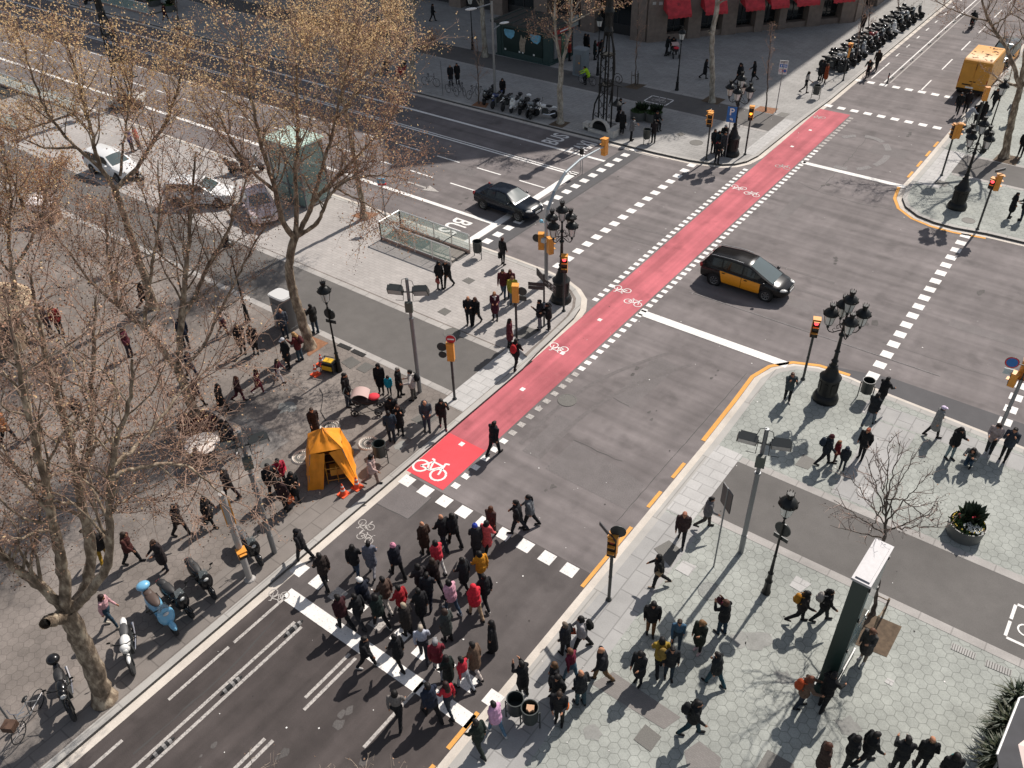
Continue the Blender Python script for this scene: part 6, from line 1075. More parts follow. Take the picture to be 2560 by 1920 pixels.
SOILP = mat('pit_earth', (.24, .115, .06), .95, noise=.25, scale=6); SOILD = mat('pit_earth_dark', (.10, .07, .045), .95, noise=.3, scale=6)
BIG = dict(l1=2.6, n2=9, l2=1.15, n3=4, l3=.38, leaves=30000, size=.043, balls=1500, up=.35)
tree('large plane tree leaning at the lower left kerb with a thick mottled trunk', G(262, 1748, ZP), [
 ([(262, 1748, 0), (225, 1650, 0), (190, 1580, 0), (166, 1527, 0)], .30, .25, 0, 1),
 ([(170, 1540, 0), (130, 1550, -.3), (112, 1560, -.5)], .20, .15, 0),
 ([(166, 1527, 0), (110, 1470, .2), (60, 1440, .3), (15, 1400, .4), (-40, 1330, .4)], .16, .07, 12),
 ([(166, 1530, 0), (160, 1440, 0), (150, 1380, -.2), (130, 1290, -.3), (110, 1200, -.5), (85, 1090, -.6), (60, 990, -.8), (40, 880, -1), (20, 760, -1)], .17, .03, 20),
 ([(172, 1530, 0), (205, 1490, .3), (226, 1434, .4), (226, 1350, .5), (208, 1280, .6), (190, 1180, .8), (172, 1080, 1), (135, 960, 1.2), (98, 820, 1.4), (77, 690, 1.5)], .18, .03, 22),
 ([(200, 1220, .8), (225, 1110, 1.2), (230, 1000, 1.5), (232, 870, 1.9), (240, 740, 2.2)], .10, .03, 16),
 ([(175, 1530, 0), (225, 1480, -.5), (265, 1430, -.8), (275, 1350, -1), (272, 1250, -1.3), (275, 1170, -1.5), (300, 1080, -1.8), (325, 1000, -2), (330, 900, -2.2)], .15, .03, 20),
 ([(275, 1190, -1.5), (330, 1172, -1.6), (420, 1155, -1.8), (480, 1170, -1.8), (560, 1240, -1.9)], .06, .015, 14),
 ([(200, 1330, .5), (280, 1270, .3), (330, 1240, .2), (400, 1210, 0)], .05, .015, 10),
 ([(200, 1130, 1), (280, 1100, .8), (400, 1070, .6), (470, 1060, .5)], .05, .012, 12),
 ([(275, 1170, -1.5), (380, 1080, -1), (450, 980, -.6), (560, 890, -.3)], .06, .012, 14),
 ([(130, 1290, -.3), (70, 1210, -.2), (20, 1150, 0), (-30, 1100, 0)], .07, .02, 8)], dict(BIG, leaves=9500, balls=2600, l2=1.3, n2=8, twig=TWIG, size=.028, gold=.05, n3=4), seed=3)
tree('plane tree with pale forked limbs rising behind the curved stone bench', G(495, 1055, ZP), [
 ([(495, 1055, 0), (470, 990, 0), (445, 925, 0)], .20, .17, 0, 1),
 ([(445, 925, 0), (450, 850, 0), (455, 780, .2), (462, 700, .3), (470, 610, .5), (480, 500, .6), (490, 380, .8)], .15, .03, 22),
 ([(445, 925, 0), (410, 880, -.3), (360, 820, -.5), (320, 790, -.6), (290, 760, -.8), (270, 660, -1), (265, 540, -1.2)], .13, .03, 20),
 ([(455, 800, .1), (490, 740, .4), (510, 680, .5), (560, 600, .7), (600, 500, 1), (640, 380, 1.2)], .10, .025, 18),
 ([(445, 930, 0), (510, 870, .4), (540, 800, .6), (590, 700, .9), (640, 600, 1.2), (700, 520, 1.4)], .08, .02, 18),
 ([(360, 820, -.5), (370, 730, -.8), (385, 640, -1), (400, 520, -1.4), (395, 400, -1.6)], .08, .02, 18),
 ([(300, 770, -.8), (240, 720, -.8), (180, 640, -.8), (120, 560, -.8)], .06, .02, 14)], dict(BIG, leaves=11000, gz=8.5, gold=.15, balls=2600, l2=1.2, size=.031), seed=4)
tree('tall plane tree with golden brown seed heads beside the oval cabinet', G(775, 868, ZP), [
 ([(775, 868, 0), (752, 790, 0), (725, 700, 0), (722, 640, 0), (738, 592, 0)], .25, .17, 0, 1),
 ([(738, 600, 0), (706, 555, -.2), (690, 480, -.4), (660, 390, -.6), (640, 300, -.8), (615, 190, -1), (600, 80, -1.2)], .13, .025, 24),
 ([(740, 595, 0), (742, 520, .2), (738, 440, .4), (745, 340, .6), (742, 220, .8), (738, 100, 1)], .12, .025, 24),
 ([(740, 590, 0), (765, 550, .3), (785, 500, .5), (830, 455, .8), (885, 400, 1), (950, 330, 1.2), (1000, 270, 1.4)], .12, .02, 24),
 ([(745, 590, 0), (795, 559, -.3), (815, 505, -.5), (838, 470, -.6), (880, 445, -.8), (960, 437, -1), (1020, 450, -1)], .10, .015, 20),
 ([(775, 530, .3), (800, 440, .5), (828, 340, .6), (850, 250, .8), (872, 150, 1), (895, 50, 1.1)], .09, .02, 24),
 ([(838, 470, -.6), (900, 500, -.6), (950, 530, -.6), (985, 560, -.5)], .05, .012, 12),
 ([(690, 480, -.4), (630, 430, -.8), (580, 360, -1), (540, 270, -1.3)], .08, .02, 18),
 ([(838, 300, .7), (910, 210, 1), (980, 150, 1.2), (1020, 110, 1.3)], .06, .015, 16)], dict(BIG, leaves=17000, n2=8, gz=8.5, gold=.75, size=.040, balls=1800, l2=1.1, spread=.16), seed=5)
tree('plane tree with a long pale trunk left of the white estate car', G(385, 770, ZP), [
 ([(385, 770, 0), (350, 660, 0), (318, 560, 0), (288, 472, 0)], .20, .15, 0, 1),
 ([(288, 472, 0), (250, 420, -.3), (235, 350, -.4), (215, 280, -.6), (190, 180, -.8), (160, 80, -1)], .11, .025, 26),
 ([(288, 472, 0), (345, 420, .3), (372, 370, .5), (420, 300, .8), (450, 210, 1), (470, 100, 1.2)], .12, .025, 26),
 ([(250, 420, -.3), (170, 350, -.5), (110, 270, -.8), (70, 160, -1), (40, 60, -1.2)], .08, .02, 24),
 ([(300, 440, .1), (310, 340, .3), (330, 230, .5), (330, 120, .6)], .07, .02, 22),
 ([(190, 370, -.5), (110, 370, 0), (40, 340, 0), (-20, 300, 0)], .06, .02, 16)], dict(BIG, leaves=14000, n2=7, gz=7.5, gold=.8, size=.042, balls=1100, spread=.16), seed=6)
tree('plane tree at the left edge with an orange brown crown', G(60, 860, ZP), [
 ([(60, 860, 0), (40, 760, 0), (30, 680, 0)], .16, .12, 0, 1),
 ([(30, 680, 0), (20, 600, 0), (30, 500, 0), (10, 380, 0)], .10, .02, 22),
 ([(30, 680, 0), (80, 600, .3), (110, 510, .5), (130, 420, .8)], .09, .02, 22),
 ([(35, 700, 0), (-20, 620, 0), (-60, 540, 0)], .08, .02, 14)], dict(BIG, leaves=11000, gz=3, gold=.3, balls=700), seed=7)
tree('straight plane tree standing in an orange earth pit next to the avenue kerb', G(912, 546, ZP), [
 ([(912, 546, 0), (900, 480, 0), (888, 400, 0), (872, 320, 0), (858, 250, 0)], .17, .10, 0, 1),
 ([(858, 250, 0), (850, 180, 0), (850, 100, .2), (845, 20, .3)], .09, .02, 22),
 ([(865, 280, 0), (900, 200, .4), (940, 120, .6), (970, 40, .8)], .07, .02, 22),
 ([(860, 260, 0), (800, 190, -.4), (760, 110, -.6), (720, 20, -.8)], .07, .02, 22)], dict(BIG, leaves=12000, gz=6.5, gold=.9, size=.04), seed=8)
o = pit(2, [(615, 1400), (690, 1370), (800, 1385), (720, 1430)], ''); o.data.materials[0] = SOILP; o = pit(6, [(330, 640), (360, 520), (470, 565), (345, 650)], '')
SM = dict(l1=1.5, n2=6, l2=.7, n3=3, l3=.3, leaves=2500, size=.05, balls=150, gold=.9, gz=4, bark=BARK2)
tree('plane tree behind the bicycles across the avenue, with a few golden leaves', G(1030, 222, ZP), [([(1030, 222, 0), (1028, 120, 0), (1032, 20, 0), (1034, -80, 0)], .22, .15, 0, 1), ([(1032, 40, 0), (1060, -20, 0), (1090, -90, 0)], .08, .03, 14), ([(1031, 120, 0), (1000, 60, 0), (960, 0, 0)], .06, .02, 12), ([(1030, 160, 0), (1065, 130, .2), (1085, 100, .3)], .05, .02, 8)], dict(SM, leaves=3500), seed=9)
tree('plane tree with a straight spotted trunk left of the green kiosk', G(1213, 142, ZP), [([(1213, 142, 0), (1208, 60, 0), (1204, 0, 0), (1200, -90, 0)], .22, .15, 0, 1), ([(1204, 20, 0), (1180, -20, 0), (1150, -80, 0)], .07, .03, 8)], dict(SM, leaves=300), seed=10)
tree('forked plane tree in front of the green kiosk at the avenue kerb', G(1401, 308, ZP), [([(1401, 308, 0), (1400, 230, 0), (1403, 160, 0)], .21, .17, 0, 1), ([(1403, 165, 0), (1392, 110, 0), (1386, 50, 0), (1390, -30, 0)], .11, .06, 8), ([(1405, 160, 0), (1418, 110, 0), (1428, 60, 0), (1430, 0, 0)], .11, .05, 8), ([(1425, 60, 0), (1460, 40, 0), (1500, 22, 0), (1540, 8, 0)], .05, .02, 10), ([(1428, 40, 0), (1445, 10, 0), (1470, -20, 0)], .05, .02, 8), ([(1403, 100, 0), (1370, 90, .2), (1330, 80, .3)], .03, .01, 8)], dict(SM, leaves=1400, gold=.3, balls=250), seed=11)
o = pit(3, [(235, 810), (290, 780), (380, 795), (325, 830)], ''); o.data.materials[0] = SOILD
tree('pale plane tree standing in the shaded plaza in front of the red awnings', G(1780, 256, ZP), [([(1780, 256, 0), (1781, 180, 0), (1779, 90, 0), (1790, 30, 0), (1802, -40, 0)], .20, .16, 0, 1), ([(1783, 85, 0), (1774, 82, -.2), (1772, 78, -.3)], .12, .09, 0), ([(1795, 10, 0), (1830, -10, 0), (1860, -40, 0)], .06, .03, 6)], dict(SM, leaves=150, balls=60), seed=12)
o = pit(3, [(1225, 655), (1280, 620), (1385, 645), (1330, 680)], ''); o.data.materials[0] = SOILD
def sapling(label, base, top, lean, spec, stakes=True, seed=1, limbs=None):
    t = tree(label, base, limbs or [([(base_px(base)[0], base_px(base)[1], 0), ((base_px(base)[0]+top[0])/2, (base_px(base)[1]+top[1])/2, 0), (top[0], top[1], 0)], .05, .02, 14, 1)], spec, name='sapling', group='thin street saplings', seed=seed)
    if stakes:
        q = MB()
        for x, y in ((-.3, -.1), (.3, -.1), (0, .3)): q.tube([(x, y, 0), (x, y, 1.1)], .03, 6)
        q.tube([(-.3, -.1, .8), (.3, -.1, .8), (0, .3, .8), (-.3, -.1, .8)], .02, 5); q.build('tree_stake', BARKD, t)
    return t
def base_px(b):
    d = Vector(b)-Vector((0, 0, HC)); w = d.dot(_fw); return (1280+FPX*d.dot(_rt)/w, 960-FPX*d.dot(_up)/w)
SAP = dict(l1=1.1, n2=4, l2=.5, n3=2, l3=.2, leaves=60, size=.03, bark=BARKD, up=.6)
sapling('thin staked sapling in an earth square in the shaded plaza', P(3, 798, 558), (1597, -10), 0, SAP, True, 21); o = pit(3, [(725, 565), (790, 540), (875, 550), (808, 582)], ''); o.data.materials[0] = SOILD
sapling('thin leaning sapling beside the parking restriction sign', P(3, 1645, 722), (1928, 60), 0, SAP, False, 22); o = pit(3, [(1565, 715), (1610, 688), (1725, 705), (1690, 740)], '')
sapling('thin sapling growing between the bicycles and the shaded motorbikes', P(2, 1445, 672), (1192, 90), 0, dict(SAP, leaves=0), False, 23); o = pit(2, [(1395, 685), (1440, 655), (1510, 670), (1490, 700)], '')
sapling('staked sapling across the avenue at the top left', G(446, 72, ZP), (436, -80), 0, SAP, True, 24); o = pit(1, [(1110, 185), (1160, 172), (1200, 185), (1150, 200)], '')
sapling('thin sapling rising behind the packed motorbikes', P(4, 720, 430), (2168, -40), 0, SAP, False, 25); sapling('thin sapling further up the packed motorbike row', P(4, 800, 340), (2180, -60), 0, SAP, False, 26); sapling('dark sapling near the top of the upper street', P(4, 1000, 140), (2250, -60), 0, SAP, False, 27)
FAN = dict(l1=.9, n2=2, l2=.5, n3=1, l3=.2, leaves=60, balls=90, size=.02, twig=mat('twig_grey', (.30, .23, .2), .9), bark=BARKD, up=.35)
b = P(12, 765, 745); p = lambda x, y, o=0: (1860+x/2.37, 1220+y/2.37, o)
tree('bare sapling fanning out behind the tall dark totem', b, [([p(765, 745), p(800, 560), p(826, 340), p(845, 190)], .065, .045, 0, 1)] +
 [([p(840, 300-i*18), p(840+dx*.35, 270-i*20+dy*.35, of*.5), p(840+dx, 200-i*10+dy, of)], .026, .006, 5) for i, (dx, dy, of) in enumerate([(-330, 20, .3), (-310, -120, -.4), (340, -60, .5), (390, 60, -.4), (-240, -260, .5), (260, -230, .6), (-120, -330, -.5), (170, -330, -.3), (20, -420, .2), (-50, -300, .8), (90, -380, -.6), (-90, 180, .2), (60, 170, -.2), (300, 150, .3)])], dict(FAN), name='sapling', group='thin street saplings', seed=31)
o = pit(12, [(695, 720), (935, 822), (845, 1003), (640, 920)], ''); o.data.materials[0] = SOILD
q = MB()
for k_, (x, y) in enumerate(((725, 715), (820, 760), (760, 860))): g_ = P(12, x, y)-b; q.tube([(g_.x, g_.y, 0), (g_.x, g_.y, .9)], .035, 7)
g1 = P(12, 725, 715)-b; g2 = P(12, 820, 760)-b; q.tube([(g1.x, g1.y, .8), (g2.x, g2.y, .8)], .02, 6); g3 = P(12, 760, 860)-b; q.tube([(g2.x, g2.y, .7), (g3.x, g3.y, .7)], .02, 6); o = q.build('tree_stake', BARK, bpy.data.objects[[x.name for x in bpy.data.objects if x.get('label', '').startswith('bare sapling fanning')][0]])
tree('large plane tree on the sunlit upper right pavement casting branch shadows', P(4, 1685, 1020), [([P4 for P4 in [(1860+1685/2.593, 1020/2.593, 0), (1860+1740/2.593, 750/2.593, 0), (1860+1790/2.593, 570/2.593, 0)]], .24, .17, 0, 1),
 ([(2550, 220, 0), (2530, 150, .2), (2505, 100, .3), (2471, 53, .5), (2454, 0, .6), (2440, -60, .7)], .14, .04, 20), ([(2550, 220, 0), (2565, 120, -.2), (2575, 30, -.3), (2580, -60, -.4)], .15, .05, 16), ([(2548, 225, 0), (2600, 160, 0), (2640, 90, 0)], .12, .05, 10), ([(2471, 53, .5), (2420, 40, .3), (2370, 20, .1), (2320, -10, 0)], .05, .012, 14), ([(2480, 65, .4), (2520, 40, 0), (2540, 0, 0)], .05, .02, 8), ([(2550, 215, 0), (2500, 205, 2.0), (2480, 180, 3.2)], .1, .03, 10)], dict(l1=1.9, n2=7, l2=.9, n3=3, l3=.3, leaves=1600, balls=500, size=.035, bark=BARK, gold=.1, up=.2), seed=13)
o = pit(4, [(1610, 1040), (1655, 995), (1795, 1020), (1760, 1075)], ''); o.data.materials[0] = SOILD
tree('plane tree reaching in at the bottom edge with fine bare twigs', G(905, 2330, ZP), [([(905, 2330, 0), (890, 2230, 0), (870, 2150, 0)], .14, .10, 0, 1)]+[([(870, 2150, 0), (870+dx*.5, 2040, .2), (870+dx, 1965-abs(dx)*.1, .4)], .05, .012, 9) for dx in (-230, -140, -60, 20, 90, 170)], dict(l1=.9, n2=5, l2=.6, n3=2, l3=.2, leaves=200, balls=60, size=.02, bark=BARK2, up=.5, twig=TWIGP), seed=14)
# ---------------- people ----------------
def seg_mesh(bm_v, bm_f, a, b, ra, rb, n=10, sq=1.0, ax=None):
    """closed rounded tapering capsule from a to b; sq flattens it along ax"""
    a, b = np.array(a, float), np.array(b, float); d = b-a; L = np.linalg.norm(d); d = d/L if L > 1e-6 else np.array([0, 0, 1.])
    ref = np.array(ax if ax is not None else ([1., 0, 0] if abs(d[0]) < .8 else [0, 1., 0])); u = ref-d*(ref@d); u /= np.linalg.norm(u); w = np.cross(d, u)
    rings = [(-.92, .38), (-.7, .72), (-.38, .93), (0, 1)]; st = [(a+d*ra*t, ra*s) for t, s in rings]+[(b-d*rb*t, rb*s) for t, s in rings[::-1]]; o = len(bm_v)
    for c, r in st:
        for i in range(n): t = 2*math.pi*i/n; bm_v.append(c+u*math.cos(t)*r*sq+w*math.sin(t)*r)
    k = len(st); bm_v.append(a-d*ra); bm_v.append(b+d*rb)
    for j in range(k-1):
        for i in range(n): bm_f.append((o+j*n+i, o+j*n+(i+1) % n, o+(j+1)*n+(i+1) % n, o+(j+1)*n+i))
    for i in range(n): bm_f.append((o+k*n, o+(i+1) % n, o+i)); bm_f.append((o+k*n+1, o+(k-1)*n+i, o+(k-1)*n+(i+1) % n))
def fk(o, ang, l, lat=0.0):
    """angle from straight down, forward positive; x forward, y left"""
    return (o[0]+l*math.sin(ang)*math.cos(lat), o[1]+l*math.sin(lat), o[2]-l*math.cos(ang)*math.cos(lat))
POSE = { # lean, (hip, knee) left, right, (shoulder, abduct, elbow bend) left, right, head tilt
 'stand': (0, (3, 2), (-2, 2), (-3, 8, 12), (4, 8, 15), 4), 'wide': (0, (6, 2), (-4, 4), (5, 10, 20), (0, 8, 15), 2), 'photo': (4, (5, 3), (-3, 3), (42, 6, 112), (45, 6, 108), -2), 'phone': (5, (4, 3), (-3, 4), (22, 8, 95), (2, 8, 18), 26), 'both': (5, (3, 3), (-3, 3), (16, 4, 78), (18, 4, 75), 22),
 'walk1': (5, (19, 8), (-15, 14), (-17, 7, 18), (17, 7, 24), 4), 'walk2': (5, (-12, 20), (17, 8), (15, 7, 26), (-16, 7, 16), 6), 'walk3': (5, (14, 8), (-12, 36), (-14, 7, 18), (16, 7, 40), 8), 'walkp': (8, (16, 8), (-14, 18), (22, 6, 90), (-12, 8, 20), 24), 'pocket': (2, (5, 3), (-3, 4), (-14, 10, 42), (-12, 10, 42), 6), 'call': (2, (10, 6), (-8, 14), (40, 14, 135), (-6, 8, 18), 6),
 'cross': (2, (4, 3), (-2, 4), (18, 2, 92), (22, 2, 88), 10), 'bend': (34, (12, 12), (-4, 10), (30, 6, 30), (36, 6, 35), 20), 'crouch': (30, (95, 128), (55, 130), (52, 6, 78), (56, 6, 72), -14), 'sit': (6, (84, 84), (80, 78), (25, 8, 60), (28, 8, 62), 14), 'ride': (26, (62, 70), (25, 30), (52, 8, 22), (52, 8, 22), -10), 'wave': (0, (4, 3), (-3, 3), (60, 50, 70), (0, 8, 15), 0), 'reach': (8, (8, 6), (-6, 8), (42, 10, 24), (30, 8, 34), 14), 'arm': (3, (4, 3), (-3, 3), (18, 62, 60), (12, 4, 60), 4)}
_PB = {}
SKIN, TOP, BOT, SHO = 0, 1, 2, 3
def body_mesh(pose, fit, child=False):
    key = (pose, fit, child)
    if key in _PB: return _PB[key]
    ln, lh, rh, ls, rs, ht = POSE[pose]; D = math.radians; ln = D(ln); F = []; fem = fit in ('coat', 'slim', 'skirt', 'dress', 'puff'); sw = .178 if fem else .20
    add = lambda a, b, ra, rb, m_, sq=1.0, ax=None: F.append((a, b, ra, rb, m_, sq, ax))
    pel = (0, 0, .94); leg = .43; bw = {'coat': 1.12, 'puff': 1.22, 'jacket': 1.14, 'slim': .96, 'shirt': 1.0, 'skirt': 1.02, 'dress': .98}[fit]
    ch = lambda h, dy=0.0: (math.sin(ln)*h+0.0, dy, .94+math.cos(ln)*h)
    hipw = .092; feet = []
    for s, (h, kn) in ((1, lh), (-1, rh)):
        hp = (0, s*hipw, .92); k_ = fk(hp, D(h), leg); an = fk(k_, D(h-kn), leg); r0, r1, r2 = (.098, .064, .048) if fit != 'slim' else (.088, .056, .040)
        wide = 1.12 if fit in ('jacket', 'shirt') else 1.0; add(hp, k_, r0*wide, r1*wide, BOT); add(k_, an, r1*wide*1.02, r2*wide, BOT)
        fa = D(h-kn); fd = (math.cos(fa*.5), 0, math.sin(fa*.5)) if pose not in ('crouch',) else (math.cos(-.3), 0, -.3); toe = (an[0]+.155*fd[0], an[1]+s*.012, an[2]-.045+.155*fd[2]*.8); heel = (an[0]-.03, an[1], an[2]-.04); add(heel, toe, .043, .036, SHO, 1.0); add(an, heel, .046, .044, SHO); feet.append(min(toe[2], heel[2])-.04)
    add(ch(-.03), ch(.10), .135*bw, .135*bw, BOT if fit in ('slim', 'shirt') else TOP, 1.25, (0, 1, 0)); add(ch(.10), ch(.30), .125*bw, .145*bw, TOP, 1.22, (0, 1, 0)); add(ch(.30), ch(.44), .145*bw, .125*bw, TOP, 1.3, (0, 1, 0)); add(ch(.455, .10), ch(.455, -.10), .075, .075, TOP)
    if fit == 'coat': add(ch(.05), (.02, 0, .62), .155, .19, TOP, 1.15, (0, 1, 0)); add((.02, 0, .66), (.02, 0, .52), .175, .175, TOP, 1.12, (0, 1, 0))
    if fit in ('jacket', 'puff'): add(ch(.02), (.01, 0, .83), .15*bw, .155*bw, TOP, 1.18, (0, 1, 0))
    if fit == 'skirt': add((0, 0, .92), (.01, 0, .66), .15, .18, BOT, 1.1, (0, 1, 0))
    if fit == 'dress': add(ch(.05), (.0, 0, .3), .15, .19, TOP, 1.08, (0, 1, 0)); add((0, 0, .4), (0, 0, .22), .18, .19, TOP)
    hands = []
    for s, (sh, ab, el) in ((1, ls), (-1, rs)):
        so = ch(.45, s*sw); so = (so[0], s*sw, so[2]); ra, rb, rc = (.062*bw, .05*bw, .038*bw); e_ = fk(so, D(sh), .275, s*D(ab)); f_dir = D(sh+el); inw = -s*D(18 if el > 60 else 2)
        w_ = fk(e_, f_dir, .235, inw); add(so, e_, ra, rb, TOP); add(e_, w_, rb, rc, TOP); hd_ = fk(w_, f_dir, .075, inw)
        dv = np.array(hd_)-np.array(w_); dv /= np.linalg.norm(dv); add(tuple(np.array(w_)-dv*.01), hd_, .027, .030, SKIN, 1.25, (0, s*.3, 1) if abs(dv[2]) < .8 else (1, 0, 0))
        pn = np.cross(dv, [0, 1, 0]); pn = pn/np.linalg.norm(pn) if np.linalg.norm(pn) > .1 else np.array([1., 0, 0]); cur = np.array([0, -s*.5, 0])
        for i, (o_, fl_) in enumerate(((-.027, .055), (-.009, .068), (.009, .063), (.027, .048))):
            b0 = np.array(hd_)+pn*o_+dv*.012; b1 = b0+dv*fl_*.6; b2 = b1+(dv*.6+cur*.6+pn*.05)*fl_*.55; add(tuple(b0), tuple(b1), .0095, .009, SKIN); add(tuple(b1), tuple(b2), .009, .0082, SKIN)
        t0 = np.array(w_)+dv*.03+pn*.028; t1_ = t0+(dv*.5+pn*.8+cur*.2)*.045; add(tuple(t0), tuple(t1_), .0115, .0095, SKIN); hands.append(hd_)
    nk = ch(.47); hx = ln+D(ht)*.6; hc = np.array(ch(.60))+np.array([.02, 0, 0]); R = Matrix.Rotation(ln*.4+D(ht), 3, 'Y')
    if pose in ('bend', 'crouch', 'ride'): hc = hc+np.array([.03, 0, -.0])
    add(nk, tuple(hc-np.array([.0, 0, .05])), .055, .052, SKIN); T = lambda x, y, z: tuple(hc+np.array(R @ Vector((x, y, z))))
    add(T(-.012, 0, .035), T(-.004, 0, .03), .098, .096, SKIN, .80, tuple(R @ Vector((0, 1, 0)))); add(T(.022, 0, -.02), T(.030, 0, -.062), .068, .046, SKIN, .86, tuple(R @ Vector((0, 1, 0))))
    add(T(.098, 0, .012), T(.112, 0, -.016), .010, .015, SKIN)
    for s in (-1, 1): add(T(-.005, s*.080, .012), T(-.012, s*.084, -.022), .016, .010, SKIN, .6, tuple(R @ Vector((0, 1, 0))))
    add(T(.086, -.018, -.048), T(.086, .018, -.048), .009, .009, SKIN)
    V, Fc = [], []
    for a, b, ra, rb, m_, sq, ax in F: seg_mesh(V, Fc, a, b, ra, rb, 12 if ra > .02 else 8, sq, ax)
    me = bpy.data.meshes.new('tmp'); me.from_pydata([tuple(v) for v in V], [], Fc); o = bpy.data.objects.new('tmp', me); COL.objects.link(o)
    md = o.modifiers.new('r', 'REMESH'); md.mode = 'VOXEL'; md.voxel_size = .0125; md.use_smooth_shade = True; sm = o.modifiers.new('s', 'SMOOTH'); sm.factor = .35; sm.iterations = 2
    dg = bpy.context.evaluated_depsgraph_get(); m2 = bpy.data.meshes.new_from_object(o.evaluated_get(dg)); bpy.data.objects.remove(o); bpy.data.meshes.remove(me)
    nv = len(m2.vertices); co = np.empty(nv*3); m2.vertices.foreach_get('co', co); co = co.reshape(-1, 3); zmin = co[:, 2].min(); nf = len(m2.polygons); cen = np.empty(nf*3); m2.polygons.foreach_get('center', cen); cen = cen.reshape(-1, 3)
    best = np.full(nf, 9.); lab = np.zeros(nf, int)
    for a, b, ra, rb, m_, sq, ax in F:
        a, b = np.array(a), np.array(b); d = b-a; L2 = d@d+1e-9; t = np.clip((cen-a)@d/L2, 0, 1); r = ra+(rb-ra)*t; v = cen-(a+t[:, None]*d)
        if sq != 1.0 and ax is not None: x = np.array(ax)/np.linalg.norm(ax); pr = v@x; v = v+np.outer(pr*(1/sq-1), x)
        ds = np.linalg.norm(v, axis=1)-r+(0 if m_ != BOT or fit not in ('jacket', 'puff', 'coat') else .004); k = ds < best; best[k] = ds[k]; lab[k] = m_
    # waves of folds in the cloth
    n_ = co.copy(); ph = RNG.uniform(0, 6, 3); amp = .004*(np.sin(co[:, 2]*42+ph[0]+co[:, 1]*18)+np.sin(co[:, 0]*37+co[:, 2]*23+ph[1])*.7); msk = (co[:, 2] > .12) & (co[:, 2] < .94+.44*math.cos(ln)); n_[:, 0] += amp*msk; n_[:, 1] += amp*.6*msk; n_[:, 2] -= zmin
    m2.vertices.foreach_set('co', n_.ravel()); m2.materials.clear()
    for i in range(4): m2.materials.append(None)
    m2.polygons.foreach_set('material_index', lab.astype(np.int32)); m2.polygons.foreach_set('use_smooth', np.ones(nf, dtype=bool)); m2.update(); m2.name = 'person_body'
    eyes = [Vector(T(.084, s*.03, .008))-Vector((0, 0, zmin)) for s in (-1, 1)]
    _PB[key] = (m2, Vector(hc)-Vector((0, 0, zmin)), R, [Vector(h)-Vector((0, 0, zmin)) for h in hands], Vector(ch(.30))-Vector((0, 0, zmin)), ln, eyes); return _PB[key]
_HM = {}
def hair_mesh(st):
    if st in _HM: return _HM[st]
    q = MB(); E_ = lambda c, r, nu=12, nv=9, mi=0: q.ell(c, r, nu, nv, mi)
    if st == 'short': E_((-.022, 0, .055), (.103, .090, .088)); E_((-.045, 0, .0), (.072, .086, .08)); E_((.03, 0, .095), (.06, .07, .04))
    elif st == 'fringe': E_((-.055, 0, .0), (.055, .088, .06))
    elif st == 'long': E_((-.022, 0, .050), (.108, .098, .092)); E_((-.06, 0, -.06), (.075, .105, .13)); E_((-.085, 0, -.19), (.06, .11, .16)); E_((-.005, .082, -.07), (.05, .032, .12)); E_((-.005, -.082, -.07), (.05, .032, .12))
    elif st == 'bob': E_((-.022, 0, .050), (.110, .100, .095)); E_((-.045, 0, -.04), (.082, .106, .09)); E_((.0, .08, -.03), (.05, .03, .08)); E_((.0, -.08, -.03), (.05, .03, .08))
    elif st == 'bun': E_((-.022, 0, .050), (.104, .092, .088)); E_((-.045, 0, .0), (.07, .086, .075)); E_((-.11, 0, .09), (.05, .05, .045))
    elif st == 'tail': E_((-.022, 0, .050), (.104, .092, .088)); E_((-.045, 0, .0), (.07, .086, .075)); E_((-.13, 0, .02), (.045, .04, .05)); E_((-.15, 0, -.09), (.035, .035, .11))
    elif st == 'cap': E_((-.018, 0, .066), (.112, .100, .080)); q.box((.115, 0, .055), (.10, .13, .014), R=Matrix.Rotation(.15, 3, 'Y')); E_((-.055, 0, -.005), (.06, .085, .06), mi=1)
    elif st == 'beanie': E_((-.018, 0, .062), (.110, .100, .095)); q.torus((-.018, 0, .03), .095, .018, 18, 6); E_((-.018, 0, .165), (.02, .02, .02))
    elif st == 'hood': E_((-.03, 0, .04), (.118, .112, .112)); E_((-.07, 0, -.06), (.08, .11, .09)); q.torus((-.02, 0, -.10), .10, .04, 16, 6)
    _HM[st] = q.build('hair', [BLK, BLK]).data; bpy.data.objects.remove([o for o in bpy.data.objects if o.data == _HM[st]][0]); _HM[st].polygons.foreach_set('use_smooth', [True]*len(_HM[st].polygons)); return _HM[st]
_CM = {}
def cloth(h, k='c'):
    if (h, k) not in _CM:
        c = tuple(x*.80+.004 for x in lin(h)); _CM[(h, k)] = mat('%s_%s' % ({'c': 'cloth', 's': 'skin', 'h': 'hair'}[k], h), c, .85 if k != 'h' else .6, noise=.22 if k == 'c' else .05, scale=14, bump=.25 if k == 'c' else 0, spec=.25)
    return _CM[(h, k)]
EYE = mat('eye_dark', (.02, .015, .012), .3); _EY = {}
NP = [0]
